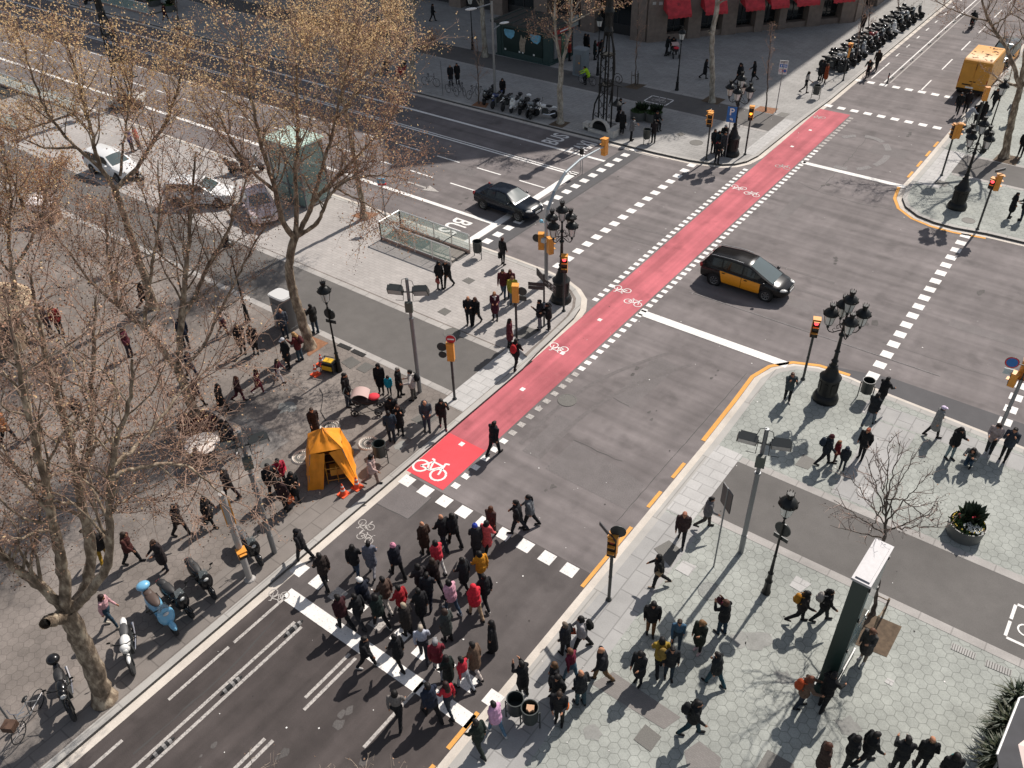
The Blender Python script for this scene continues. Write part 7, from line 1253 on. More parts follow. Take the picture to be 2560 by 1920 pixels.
def person(k, x, y, pose, fit, top, bot, hair, hc, face, label, h=1.72, z=ZP, shoe='1c1a1a', skin='c08a6c', hatcol=None, group='pedestrians'):
    child = h < 1.45; me, hpos, R, hands, chest, ln, eyes = body_mesh(pose, fit, child); NP[0] += 1; h = h*.955*(1+((NP[0]*37) % 11-5)*.006); s = h/1.73
    o = bpy.data.objects.new('person', me); COL.objects.link(o); o.location = P(k, x, y, z) if k is not None else Vector((x, y, z)); a = az(k, x, y, face) if isinstance(face, str) else math.radians(face); a += ((NP[0]*53) % 13-6)*.03
    o.rotation_euler = (0, 0, a); o.scale = (s*(1.05 if fit in ('jacket', 'puff') else 1), s, s); o['label'] = label; o['category'] = 'person'; o['group'] = group
    for i, m_ in enumerate((cloth(skin, 's'), cloth(top), cloth(bot), cloth(shoe))): o.material_slots[i].link = 'OBJECT'; o.material_slots[i].material = m_
    if hair:
        ho = bpy.data.objects.new({'cap': 'cap', 'beanie': 'beanie', 'hood': 'hood'}.get(hair, 'hair'), hair_mesh(hair)); COL.objects.link(ho); ho.parent = o; ho.location = hpos; ho.rotation_euler = R.to_euler(); hs = 1.0 if not child else 1.12; ho.scale = (hs, hs, hs)
        ho.material_slots[0].link = 'OBJECT'; ho.material_slots[0].material = cloth(hatcol or hc, 'h' if not hatcol else 'c')
        if len(ho.material_slots) > 1: ho.material_slots[1].link = 'OBJECT'; ho.material_slots[1].material = cloth(hc, 'h')
    if child: o.scale = (s*1.08, s*1.08, s)
    key = (pose, fit, child)
    if key not in _EY:
        q = MB()
        for e in eyes: q.ell(e, (.007, .010, .006), 6, 4)
        q.tube([eyes[0]-Vector((.004, 0, 0)), eyes[1]-Vector((.004, 0, 0))], .0025, 4)
        t_ = q.build('eyes', EYE); _EY[key] = t_.data; bpy.data.objects.remove(t_)
    eo = bpy.data.objects.new('eyes', _EY[key]); COL.objects.link(eo); eo.parent = o
    o['_p'] = 0; del o['_p']; return (o, chest, hands, ln)
_BG = {}
def bag(kind, pr, col, label, name=None):
    o, chest, hands, ln = pr; nm = {'pack': 'backpack', 'hand': 'handbag', 'shop': 'shopping_bag', 'cross': 'shoulder_bag', 'scarf': 'scarf'}[kind]
    if kind not in _BG:
        q = MB()
        if kind == 'pack': q.ell((0, 0, 0), (.12, .16, .24), 12, 9); q.ell((-.09, 0, -.06), (.06, .12, .12), 10, 7); q.tube([(.05, .1, .2), (.26, .11, .22), (.30, .11, .0), (.1, .12, -.15)], .018, 5); q.tube([(.05, -.1, .2), (.26, -.11, .22), (.30, -.11, .0), (.1, -.12, -.15)], .018, 5)
        elif kind == 'hand': q.box((0, 0, -.28), (.30, .11, .22), tp=.8); q.tube([(-.1, 0, -.18), (-.06, 0, -.02), (.06, 0, -.02), (.1, 0, -.18)], .010, 5)
        elif kind == 'shop': q.box((0, 0, -.30), (.26, .12, .34)); q.tube([(-.07, 0, -.14), (-.03, 0, 0), (.03, 0, 0), (.07, 0, -.14)], .006, 4)
        elif kind == 'cross': q.ell((0, 0, 0), (.13, .06, .10), 10, 7); q.tube([(0, .0, .08), (.02, -.12, .34), (.0, -.22, .42), (-.14, -.2, .3), (-.12, -.02, .06)], .010, 5)
        elif kind == 'scarf': q.torus((0, 0, 0), .085, .042, 18, 8); q.ell((.10, .02, -.10), (.035, .05, .10), 8, 6)
        _BG[kind] = q.build(nm, [BLK], smooth=True).data; bpy.data.objects.remove([x for x in bpy.data.objects if x.data == _BG[kind]][0])
    b = bpy.data.objects.new(nm, _BG[kind]); COL.objects.link(b); m_ = o.rotation_euler.z; Rz = Matrix.Rotation(m_, 3, 'Z'); s = o.scale[2]
    loc = {'pack': chest+Vector((-.24, 0, .02)), 'hand': hands[1]+Vector((0, 0, .02)), 'shop': hands[0]+Vector((0, 0, .02)), 'cross': chest+Vector((.02, .24, -.26)), 'scarf': chest+Vector((.035+math.sin(ln)*.15, 0, .19))}[kind]
    b.location = o.location+Rz @ (loc*s); b.rotation_euler = (0, ln if kind == 'pack' else 0, m_); b.scale = (s, s, s); b.material_slots[0].link = 'OBJECT'; b.material_slots[0].material = cloth(col); tag(b, label, nm.replace('_', ' '), 'bags and scarves carried by people'); return b
K = '1a1a1d'; DK = '1f1d1f'; NV = '1d2230'; BR = '35281f'; JE = '3a4a5e'; JD = '27303c'; GY = '55565a'; MA = '5e1c26'; RD = 'b01f2c'; BH_ = '3a241a'; BK_ = '151110'; BL_ = '8a6a45'; GH = '8f8a84'
p = person
# people on the lower crossing (t10), on the road
C = 'people walking over the lower crossing'
def w(x, y, pose, fit, top, bot, hair, hc, face, lab, **kw): return p(10, x, y, pose, fit, top, bot, hair, hc, face, lab, z=0, group=C, **kw)
a = p(10, 290, 425, 'walk1', 'jacket', DK, K, 'beanie', BK_, 'W', 'person in black with a dark cap stepping onto the left kerb of the lower crossing', z=0, hatcol='18181c')
w(420, 580, 'walk2', 'jacket', '2e2420', K, 'short', BK_, 'NW', 'person in a dark brown jacket walking just behind the one stepping onto the left kerb')
w(600, 520, 'walk1', 'jacket', K, JE, 'long', BK_, 'N', 'long haired person in black, left of the one in the patterned cardigan')
w(695, 508, 'walk3', 'coat', '6a6c78', '8c8a90', 'short', BK_, 'N', 'person in a long pale patterned cardigan near the painted bicycles')
w(845, 520, 'walk1', 'jacket', '20202a', K, 'beanie', BR, 'NW', 'person in a pink hat and dark jacket on the crossing', hatcol='d08aa0')
a = w(660, 730, 'walk1', 'jacket', NV, '30333c', 'cap', BK_, 'NW', 'person in a white cap and navy jacket on the left of the crowd', hatcol='e8e6e2', h=1.82)
w(785, 718, 'walk2', 'jacket', '5a463c', 'c8c0b8', 'short', BK_, 'NW', 'person in a brown jacket and white trousers behind the one in the white cap')
w(530, 830, 'walk3', 'jacket', '38141a', K, 'short', BK_, 'NW', 'person in a very dark red jacket at the left edge of the crowd')
w(625, 815, 'walk2', 'jacket', K, '2a2a30', 'short', BK_, 'NW', 'broad person in black between the dark red jacket and the white cap')
w(745, 822, 'walk1', 'jacket', '1c2824', K, 'bob', BK_, 'NW', 'person in dark green stepping on a white dot of the lower row', shoe='d0ccc8')
w(875, 760, 'walk2', 'jacket', 'a02028', K, 'short', BK_, 'NW', 'person in a bright red jacket with an arm out, left middle of the crowd')
w(905, 870, 'pocket', 'coat', '2c2624', K, 'short', 'a89a84', 'NW', 'person with sandy hair and a dark coat in the middle of the crowd')
w(990, 790, 'walk2', 'coat', K, K, 'short', BK_, 'NW', 'person in a long black coat, just right of the sandy haired one')
w(1030, 690, 'walk1', 'jacket', '24262c', NV, 'short', BK_, 'N', 'person in charcoal left of the pink jacket')
a = w(985, 640, 'walk2', 'jacket', '302c2e', K, 'bob', BK_, 'NW', 'person in dark grey behind the charcoal one, upper middle of the crowd')
w(1070, 612, 'walk3', 'jacket', '281c1a', K, 'bob', BR, 'NW', 'person in a very dark brown coat just above the pink jacket')
w(1085, 495, 'walk1', 'puff', 'd03a48', 'd8d4d0', 'long', BK_, 'NW', 'person in a coral red jacket and white trousers at the top of the crowd')
w(1008, 390, 'pocket', 'coat', '3c2a20', '3a3028', 'fringe', 'b0a090', 'NW', 'bald person in a brown jacket walking beside the bald one in black')
w(1120, 352, 'walk2', 'jacket', K, JD, 'fringe', '6a5a50', 'NW', 'bald person in a black jacket at the top of the crowd')
w(1180, 335, 'walk1', 'jacket', K, K, 'long', BK_, 'NW', 'long haired person in black right of the bald one in black')
a = w(1165, 735, 'walk1', 'puff', 'd8a0b0', JE, 'long', BK_, 'NW', 'person in a pale pink padded jacket and jeans in the middle of the crowd', shoe='c8c8cc'); bag('cross', a, K, 'dark shoulder bag across the pale pink jacket')
w(1240, 595, 'walk2', 'coat', '202226', K, 'long', BK_, 'NW', 'long haired person in a long black coat right of the coral jacket')
w(1310, 400, 'walk2', 'coat', '2c2c30', K, 'beanie', BK_, 'N', 'person in dark grey with a blue cap at the upper right of the crowd', hatcol='3046a8')
w(1370, 385, 'walk1', 'coat', 'd85a5c', K, 'long', BK_, 'NE', 'person in a long coral coat at the upper right of the crowd')
w(1395, 292, 'walk2', 'coat', '4a3430', BR, 'long', '54301c', 'NE', 'brown haired person in a patterned brown coat beyond the coral coat')
a = w(1340, 565, 'walk2', 'jacket', 'd08a20', JD, 'bob', BK_, 'NW', 'person in an orange yellow jacket on the right side of the crowd')
w(1305, 765, 'walk1', 'puff', 'd02838', 'b09478', 'hood', RD, 'NW', 'person in a bright red hooded jacket and beige trousers', hatcol='d02838')
w(1365, 700, 'walk2', 'jacket', K, K, 'short', BK_, 'NW', 'person in black just right of the bright red hooded jacket', shoe='c8c4c0')
w(1555, 262, 'walk1', 'jacket', '1c1c20', '22262e', 'short', BK_, 'W', 'person in a black jacket leading the pair at the far right of the crossing', h=1.78)
w(1625, 228, 'walk1', 'jacket', '6a6c70', K, 'tail', BK_, 'W', 'person in a grey top walking behind the pair leader at the far right')
w(665, 1060, 'walk1', 'jacket', '16161a', K, 'short', BK_, 'E', 'person in black walking on the road just below the stop line', shoe='c8c4c0')
w(855, 1058, 'walk2', 'skirt', K, K, 'bun', BK_, 'NW', 'person in a short black skirt with bare legs below the crowd', skin='c89878')
w(1000, 1010, 'walk1', 'shirt', 'b8bcc8', '2c2c34', 'short', 'b0a494', 'N', 'grey haired person in a pale shirt in the lower middle of the crowd', h=1.8)
w(1140, 905, 'pocket', 'coat', '3c4240', K, 'bob', '3c2c24', 'NW', 'person in a grey green coat between the pale shirt and the black dress')
w(1085, 1095, 'walk1', 'jacket', '782430', '8c8c90', 'cap', GH, 'N', 'person in a dark red jacket and grey cap, lower right of the crowd', hatcol='8a8a8c')
w(1150, 1175, 'walk2', 'coat', '14201c', K, 'long', BK_, 'NW', 'long haired person in a dark green coat right of the grey cap')
w(1240, 1190, 'walk1', 'slim', 'b82838', '9a9ea6', 'short', BK_, 'NW', 'person in a red top and grey trousers, right side of the crowd')
w(1305, 1108, 'walk2', 'coat', '6a5444', 'd0c4bc', 'short', BK_, 'NW', 'person in a taupe brown coat right of the one in the red top')
w(1405, 968, 'stand', 'dress', '18181c', K, 'long', BK_, 'W', 'long haired person in a long black dress at the right edge of the crowd')
w(850, 1392, 'walk1', 'shirt', '76706c', K, 'bob', BK_, 'N', 'person in a taupe waistcoat over a pale shirt, alone on the road at the bottom')
w(1050, 1362, 'walk1', 'jacket', '1e2638', K, 'short', BK_, 'NW', 'person in a navy jacket stepping off the end of the stop line', h=1.8)
w(1150, 1335, 'walk2', 'slim', 'c02838', JD, 'long', '301c18', 'NW', 'person in a red sweater beside the one in the navy jacket')
G1 = 'people at the lower right kerb'
def r(x, y, pose, fit, top, bot, hair, hc, face, lab, k=11, grp=G1, **kw): return p(k, x, y, pose, fit, top, bot, hair, hc, face, lab, z=ZP, group=grp, **kw)
r(1585, 1222, 'photo', 'coat', '141418', K, 'short', BK_, 'NW', 'person in a long black coat taking a photo beside the two bins at the kerb', k=10)
r(1425, 1450, 'walk1', 'puff', 'd0a0c0', '5a7890', 'short', BK_, 'NW', 'person in a pink lilac jacket and pale jeans beside the overfull bins', k=10, shoe='d0ccc8')
r(1325, 1562, 'walk2', 'jacket', '18241e', '222a26', 'short', BK_, 'NW', 'person in a dark green jacket at the very bottom of the right kerb', k=10)
a = r(412, 948, 'walk1', 'jacket', 'a8a4a4', K, 'long', BK_, 'W', 'black haired person in a pale grey top, nearest the kerb'); bag('hand', a, 'b05034', 'orange red handbag carried by the black haired person in pale grey'); bag('pack', a, '141414', 'black backpack on the black haired person in pale grey')
r(315, 985, 'pocket', 'jacket', '2a2a2e', K, 'short', '6a5c50', 'NW', 'person with thinning brown hair in a dark jacket by the kerb')
r(530, 1140, 'walk2', 'jacket', '1e1e24', '6a5238', 'fringe', '7a6a5c', 'W', 'bald person in a dark jacket and brown trousers on the lower right pavement', h=1.82)
r(350, 1148, 'walk1', 'slim', '6e1e36', '3a5a6e', 'short', '6a4430', 'NW', 'person in a plum red top and blue jeans leaning towards the kerb')
r(250, 1215, 'stand', 'coat', K, K, 'long', '5a4028', 'W', 'brown haired person in black left of the plum red top')
r(270, 1290, 'pocket', 'coat', '1a1a1c', K, 'long', BK_, 'SW', 'person in a black coat with a pale collar standing close behind the orange bag')
a = r(280, 1385, 'both', 'jacket', '16161a', '20221e', 'tail', BR, 'S', 'person in black looking at a phone with an orange shoulder bag'); bag('cross', a, 'd06a30', 'bright orange shoulder bag on the person looking at a phone')
r(405, 1280, 'pocket', 'jacket', '1c2024', '2e4650', 'fringe', '6a5040', 'NW', 'balding person in a dark jacket and teal jeans near the two bins', h=1.8)
G2 = 'people on the right pavement'
def s_(x, y, pose, fit, top, bot, hair, hc, face, lab, k=11, **kw): return r(x, y, pose, fit, top, bot, hair, hc, face, lab, k=k, grp=G2, **kw)
s_(1000, 322, 'walk1', 'jacket', '3a2828', '242226', 'short', 'a06a54', 'S', 'person in a brown jacket walking towards the camera at the top of the right pavement')
s_(1145, 232, 'walk3', 'jacket', '6c6a6c', '4a4440', 'short', BK_, 'E', 'person in a mottled grey jacket looking down beside the thin sign pole')
a = s_(862, 580, 'walk3', 'jacket', '141416', K, 'bob', BK_, 'W', 'person in black striding left with a beige shoulder bag', shoe='a89888'); bag('cross', a, 'a08a6c', 'beige shoulder bag on the striding person in black')
s_(818, 862, 'pocket', 'jacket', '1a191b', '6e4c30', 'bob', BK_, 'S', 'person in a black jacket and brown trousers below the striding one')
s_(968, 952, 'walk1', 'slim', '3e5e78', '2a3a4a', 'short', BR, 'S', 'person in light blue denim jacket in the middle of the right pavement')
s_(1100, 965, 'phone', 'coat', '242a22', K, 'long', '7a5a38', 'SW', 'fair haired person in a dark olive coat with pale shoes', shoe='d0b0b0')
a = s_(1238, 862, 'photo', 'jacket', '18181a', '23394a', 'bob', '54382a', 'NW', 'person in black with a burgundy scarf taking a photo'); bag('scarf', a, '6e1c34', 'burgundy scarf worn by the one taking a photo'); bag('hand', a, '5a2430', 'dark red handbag of the one with the burgundy scarf')
a = s_(925, 1120, 'pocket', 'jacket', '1a1c20', '22303c', 'short', BK_, 'S', 'person in a dark jacket standing with the one in mustard yellow'); a = s_(868, 1082, 'walk2', 'jacket', 'a08430', K, 'long', BK_, 'N', 'person in a mustard yellow jacket in the group of three'); bag('pack', a, '8a7034', 'olive backpack on the mustard yellow jacket')
s_(748, 1152, 'both', 'coat', '17191c', K, 'long', BK_, 'SW', 'person in a black coat looking at a phone, left of the mustard group')
a = s_(1195, 1165, 'walk1', 'jacket', '1e2224', '1e4450', 'short', BK_, 'NW', 'person in a dark jacket with a white hood and teal jeans'); bag('scarf', a, 'd8d4cc', 'white hood collar on the dark jacket')
a = s_(1055, 1455, 'walk1', 'jacket', '17191b', '1c3a44', 'short', BK_, 'E', 'person with a black backpack striding at the bottom of the right pavement', h=1.82); bag('pack', a, '101214', 'black backpack on the person striding at the bottom')
a = s_(318, 792, 'walk3', 'jacket', '2a2422', K, 'long', BK_, 'E', 'person with a mustard backpack walking right beyond the street lamp', k=12); bag('pack', a, 'b07820', 'mustard yellow backpack on the person walking right'); a = s_(450, 785, 'walk1', 'jacket', '1c1c1e', '20282c', 'tail', BK_, 'E', 'person in black walking right, ahead of the mustard backpack', k=12); bag('pack', a, 'b8b0a8', 'pale grey backpack on the person ahead of the mustard one')
s_(700, 1020, 'phone', 'coat', '4a4846', '8a7c70', 'long', '6a4a38', 'SW', 'person in grey leaning on the sunny side of the tall dark totem', k=12, shoe='d8d4d0')
a = s_(325, 1298, 'reach', 'jacket', '6a5446', JD, 'long', '6a3c28', 'E', 'brown haired person touching the screen of the tall totem', k=12); bag('pack', a, 'b04a24', 'orange brown rucksack on the one touching the totem screen')
s_(455, 1305, 'reach', 'jacket', '101012', K, 'short', BK_, 'NE', 'person in black right against the dark face of the totem', k=12, h=1.82)
for x, y, fit, top, hair, hc, l, pose in ((435, 1700, 'coat', '3a2a24', 'long', '4a2a1c', 'long haired person in dark brown at the bottom edge, left of the four in black', 'stand'), (600, 1650, 'jacket', '191a1c', 'bob', BK_, 'person in black at the bottom edge, left of the close pair', 'pocket'), (700, 1630, 'jacket', '141618', 'short', BK_, 'person in a black jacket at the bottom edge, right of the close pair', 'walk1'), (890, 1680, 'jacket', '15171a', 'short', BK_, 'person in black at the bottom edge holding a phone', 'both'), (1030, 1665, 'jacket', '121416', 'fringe', '6a543c', 'balding person in black at the bottom edge near the terrace plants', 'pocket'), (1165, 1760, 'jacket', '161618', 'bob', BK_, 'person with a teal scarf at the bottom edge nearest the terrace', 'stand')):
    a = s_(x, y, pose, fit, top, K, hair, hc, 'N' if x > 800 else 'E', l, k=12)
bag('scarf', a, '2a7a80', 'teal scarf of the person nearest the terrace plants')
G3 = 'people on the right island corner'
def t_(x, y, pose, fit, top, bot, hair, hc, face, lab, k=8, **kw): return r(x, y, pose, fit, top, bot, hair, hc, face, lab, k=k, grp=G3, **kw)
t_(275, 942, 'photo', 'jacket', '404a4c', K, 'short', '5a4030', 'S', 'person photographing the camera window at the tip of the right island', shoe='c0bcb8')
t_(868, 985, 'reach', 'jacket', '161618', '24282c', 'short', BK_, 'NE', 'person in black bending beside the litter bin on the right island'); t_(805, 1092, 'walk2', 'jacket', '1e2226', '5a6670', 'short', BK_, 'NE', 'person in dark grey with pale trousers behind the one at the litter bin')
a = t_(510, 1350, 'walk1', 'jacket', '1e242c', '24242a', 'beanie', BK_, 'E', 'person in a dark red knit hat bending to two children', hatcol='4a1a20'); bag('pack', a, '2a3440', 'grey blue backpack on the one in the dark red knit hat')
t_(582, 1338, 'stand', 'puff', '7a2028', '4a3a34', 'short', '8a5a3a', 'E', 'small child in a red jacket, left one of the two children', h=1.2); t_(632, 1382, 'stand', 'puff', '20262c', JD, 'beanie', BK_, 'N', 'small child in a dark jacket, right one of the two children', h=1.2, hatcol='3c4450')
a = t_(752, 1312, 'pocket', 'jacket', '17181a', K, 'short', '9a4a28', 'SW', 'red haired person in black standing with the two children')
t_(1215, 1172, 'walk2', 'coat', '8c8c8a', '242426', 'cap', BR, 'E', 'person in a white cap and light grey jacket near the service lane', hatcol='e0d0e8')
t_(1325, 1312, 'phone', 'puff', '141416', '7a8c90', 'long', BK_, 'SE', 'person with long black hair and pale jeans looking down at a phone')
t_(1462, 1352, 'crouch', 'jacket', '5a5c5c', '2e4456', 'long', BK_, 'SW', 'person kneeling on the paving to take a photo')
a = t_(1575, 1285, 'both', 'jacket', 'b0a09c', '303438', 'long', '2c1c18', 'SW', 'person in a pale pink top with a black jacket over the arm', shoe='e0dcd8'); bag('shop', a, '18181a', 'black bag held by the person in the pale pink top')
t_(1675, 1318, 'photo', 'jacket', '343a44', K, 'short', BK_, 'SW', 'stocky person in a navy checked shirt taking a photo at the right edge', h=1.82)
G4 = 'people on the near left pavement'
def u(k, x, y, pose, fit, top, bot, hair, hc, face, lab, **kw): return r(x, y, pose, fit, top, bot, hair, hc, face, lab, k=k, grp=G4, **kw)
u(6, 390, 498, 'phone', 'jacket', '22201f', '2c3c4c', 'short', BK_, 'NW', 'person in a dark jacket and jeans reading a white sheet at the service lane edge')
a = u(6, 1195, 212, 'pocket', 'puff', '131315', K, 'bob', BK_, 'SE', 'person in a black puffer coat, left one of the embracing couple at the metro stair'); bag('hand', a, '9a4a44', 'small reddish handbag of the left one at the metro stair'); u(6, 1250, 202, 'walk2', 'jacket', '161617', K, 'short', GH, 'SW', 'person in a black coat, right one of the embracing couple at the metro stair', h=1.8)
a = u(6, 1602, 58, 'stand', 'slim', '18181a', '1c1c1e', 'short', '4a2a20', 'NE', 'person all in black with wide trousers waiting at the avenue kerb', h=1.75); bag('shop', a, '151515', 'black folder held by the person in wide black trousers')
u(6, 1605, 262, 'walk1', 'jacket', '5a2028', JE, 'short', BK_, 'S', 'person in a maroon jacket and jeans coming from the avenue'); u(6, 1652, 258, 'walk2', 'jacket', '4e1a24', K, 'long', '5a3028', 'S', 'brown haired person in maroon walking beside the one in the maroon jacket'); a = u(6, 1665, 312, 'stand', 'jacket', 'a8a038', '5c7080', 'short', '6a4a3a', 'S', 'person in a yellow green jacket behind the yellow signal head'); bag('cross', a, '241c18', 'dark shoulder bag across the yellow green jacket')
u(6, 1385, 448, 'cross', 'jacket', '18181c', K, 'fringe', '5a4a40', 'S', 'bald person in black walking arm in arm on the island'); u(6, 1432, 442, 'walk2', 'jacket', '141416', K, 'long', '4a3024', 'SW', 'long haired person in black beside the bald one on the island')
a = u(6, 1552, 412, 'both', 'coat', '4e1c2c', K, 'short', 'a07050', 'S', 'person in a burgundy coat holding a phone near the signal pole'); bag('scarf', a, 'd8ccc8', 'white scarf on the burgundy coat')
u(6, 1645, 588, 'pocket', 'coat', '5c1f2a', K, 'long', '2c1a18', 'E', 'person in a dark red coat next to the signal pole on the island'); a = u(6, 1685, 725, 'walk1', 'jacket', '151516', K, 'short', BK_, 'NE', 'person in black with a red backpack stepping to the red lane'); bag('pack', a, 'c02c30', 'red and black backpack at the red lane')
u(7, 180, 472, 'wave', 'jacket', '17181f', '7c7a80', 'short', BK_, 'W', 'person in a navy jacket and grey trousers pointing at the finger post'); u(7, 238, 482, 'both', 'jacket', '151517', K, 'tail', BK_, 'W', 'person in black with white shoes looking at a phone by the finger post', shoe='e0dcd8')
u(6, 195, 525, 'stand', 'jacket', '4a4e58', JD, 'fringe', '9a7a60', 'S', 'bald person in slate grey behind the group at the plane trunk'); u(6, 215, 722, 'pocket', 'coat', '17171a', K, 'cap', BK_, 'SW', 'person in a long black coat with a white scarf at the plane trunk', hatcol='d8d8dc'); a = u(6, 290, 678, 'phone', 'jacket', '6a2a2c', '3a4c58', 'long', 'b08858', 'W', 'fair haired person in a red brown jacket at the plane trunk'); bag('pack', a, '5a2a2c', 'brown backpack on the fair haired person')
u(6, 160, 815, 'walk2', 'slim', '5a2432', 'd8d0d0', 'long', BR, 'E', 'child in a maroon top and white tights walking alone', h=1.35)
u(6, 605, 972, 'stand', 'jacket', '1a1718', '3c4450', 'short', BK_, 'E', 'tall person in black standing at the pushchair', h=1.84); u(6, 815, 888, 'stand', 'coat', '121214', K, 'hood', BK_, 'S', 'person in a black hooded jacket beside the small child in turquoise', hatcol='141416'); u(6, 868, 898, 'wide', 'puff', '1aa0b8', '24303c', 'bob', BK_, 'S', 'small child in a turquoise jacket', h=1.08)
u(6, 935, 908, 'pocket', 'coat', '1a1a1c', K, 'short', GH, 'E', 'grey haired person in black between the child and the white jacket'); a = u(6, 1025, 930, 'arm', 'jacket', 'b8b0aa', '5e5a54', 'short', BK_, 'W', 'person in a white jacket gesturing beside the floodlight pole'); bag('pack', a, '1c1c20', 'black backpack on the white jacket')
u(6, 895, 1100, 'phone', 'jacket', '191a1e', K, 'long', BK_, 'S', 'long haired person in black at the back of the group of three'); u(6, 940, 1152, 'photo', 'coat', '161618', K, 'long', '3c241c', 'S', 'long haired person in a black coat, right one of the group of three'); u(6, 885, 1205, 'pocket', 'jacket', '2c3844', '232a34', 'short', BK_, 'N', 'person in slate blue seen from behind, front of the group of three')
a = u(6, 1112, 1132, 'both', 'jacket', '3c4048', '333d4a', 'fringe', '4a3830', 'S', 'bald person in grey looking down at the kerb edge'); bag('pack', a, '26303e', 'blue backpack slung on the bald person in grey'); u(6, 1215, 1115, 'call', 'jacket', '131314', K, 'long', BK_, 'S', 'person in black with a hand at the mouth beside the bald one', shoe='5a2430')
u(6, 395, 1172, 'walk1', 'coat', '2c1f1c', K, 'short', '3c2a20', 'SE', 'person in a dark brown coat walking by the decorated cover'); p(6, 1545, 1285, 'walk2', 'jacket', '15181e', '191c22', 'short', BK_, 'NE', 'person in black crossing at the edge of the bright red patch', z=0, h=1.78)
u(6, 765, 1482, 'walk3', 'jacket', 'c0a49c', '8a7268', 'long', BK_, 'E', 'person in a beige pink outfit striding past the litter bin', shoe='1a1718'); u(6, 125, 1560, 'call', 'jacket', '131418', '1a1c24', 'short', BK_, 'SE', 'tall person in black with a hand at the mouth, left of the tent', h=1.84); u(6, 180, 1500, 'both', 'jacket', 'b0203c', K, 'short', BK_, 'SE', 'person in crimson looking at a phone left of the tent')
u(6, 265, 1592, 'both', 'coat', '131316', K, 'long', BK_, 'SE', 'person in a black coat holding a phone, right beside the tent'); a = u(6, 200, 1648, 'stand', 'jacket', '2a1418', K, 'bun', BK_, 'NE', 'person in dark red brown at the front of the group left of the tent'); bag('hand', a, 'b85a30', 'orange handbag of the front person left of the tent')
G4 = 'people under the branches on the left'
u(5, 950, 345, 'walk3', 'jacket', '1a1719', K, 'long', BK_, 'E', 'long haired person in black walking under the branches, upper left'); a = u(5, 1460, 505, 'walk2', 'skirt', 'a89a98', '4a1f28', 'short', BR, 'E', 'person in a pale top with a maroon skirt left of the street cabinet'); u(5, 1580, 628, 'stand', 'coat', '1e1a1c', K, 'short', BK_, 'S', 'person in dark clothes below the street cabinet, the left of two'); u(5, 1662, 630, 'stand', 'coat', '19171a', K, 'bob', BK_, 'S', 'person in dark clothes below the street cabinet, the right of two')
u(5, 850, 650, 'pocket', 'jacket', '5a2430', '3a3038', 'long', '3a241c', 'E', 'person in a maroon checked jacket seen through branches'); u(5, 1215, 590, 'stand', 'jacket', '1e2434', '23262e', 'short', BK_, 'S', 'person in navy seen behind the pale forked limbs'); u(5, 1255, 800, 'walk1', 'jacket', '1c2030', '242c40', 'short', BK_, 'E', 'person in dark blue hidden by the pale forked limbs')
u(5, 1295, 968, 'walk1', 'jacket', '2c1a20', K, 'bob', BR, 'E', 'child in dark school clothes with a white collar, left of the long dark coat', h=1.5); u(5, 1450, 1012, 'walk1', 'coat', '201c1c', K, 'long', BK_, 'E', 'person in a long dark coat leading children under the branches', h=1.75); u(5, 1562, 942, 'walk3', 'jacket', '3c2224', '5a2434', 'long', '5c3420', 'E', 'child with long brown hair and a maroon skirt', h=1.5); u(5, 1688, 892, 'walk3', 'skirt', '6a2030', '6a2030', 'bob', '3a2018', 'E', 'child in a bright maroon dress and white socks', h=1.4, shoe='d0c8c4')
u(5, 540, 1092, 'walk1', 'jacket', '1f1a1a', K, 'short', BK_, 'SE', 'person in black behind the thick left limbs'); a = u(5, 255, 1142, 'walk1', 'jacket', '8a8488', '30262c', 'short', BR, 'SE', 'person in a grey hooded top at the far left'); u(5, 70, 1205, 'walk1', 'jacket', 'b06a30', '221e20', 'short', BK_, 'E', 'person in an orange brown jacket at the left picture edge')
u(5, 400, 500, 'stand', 'jacket', '8a2c28', K, 'bob', BR, 'S', 'person in a rusty red top by the domed kiosk'); u(5, 330, 500, 'stand', 'jacket', '3a2c30', JD, 'short', BK_, 'E', 'person in dark plum next to the rusty red top'); u(5, 150, 520, 'pocket', 'jacket', '1c181a', K, 'short', BK_, 'E', 'person in black under the domed kiosk roof')
u(5, 1520, 1285, 'pocket', 'jacket', '1c1e28', JE, 'short', BK_, 'NE', 'person in navy and pale jeans by the curved stone bench', shoe='e0dcd8'); u(5, 1470, 1210, 'sit', 'jacket', '2a2020', JD, 'bob', BK_, 'SE', 'person sitting on the curved stone bench'); u(5, 1505, 1572, 'walk1', 'jacket', '191517', '2c1c20', 'short', BK_, 'W', 'person in black striding left below the round white table')
u(5, 1310, 1410, 'sit', 'jacket', '26262c', K, 'short', BK_, 'N', 'person sitting in front of the round white table'); u(9, 1185, 150, 'walk1', 'jacket', '1f1818', K, 'short', BK_, 'E', 'person in dark brown walking left of the pale signal pole, nearer the trees'); u(9, 1370, 90, 'walk2', 'coat', '1a1718', K, 'long', BK_, 'E', 'person in black just left of the pale signal pole')
u(9, 1080, 375, 'both', 'coat', '2a2224', '303440', 'short', '3c2a20', 'SW', 'person in a dark coat with a camera above the black scooters', shoe='2a2020'); u(9, 740, 740, 'walk2', 'slim', 'd0a0a4', '2e4656', 'long', '2a1a16', 'E', 'long haired person in a pink top and jeans by the blue scooter', shoe='c8c0b0'); a = u(9, 690, 320, 'walk2', 'jacket', '1e1a18', 'a07c20', 'short', BR, 'N', 'person in mustard trousers behind the left plane limbs'); u(9, 870, 330, 'walk1', 'jacket', '4a2420', K, 'bob', BR, 'E', 'person in rusty brown behind the left plane limbs')
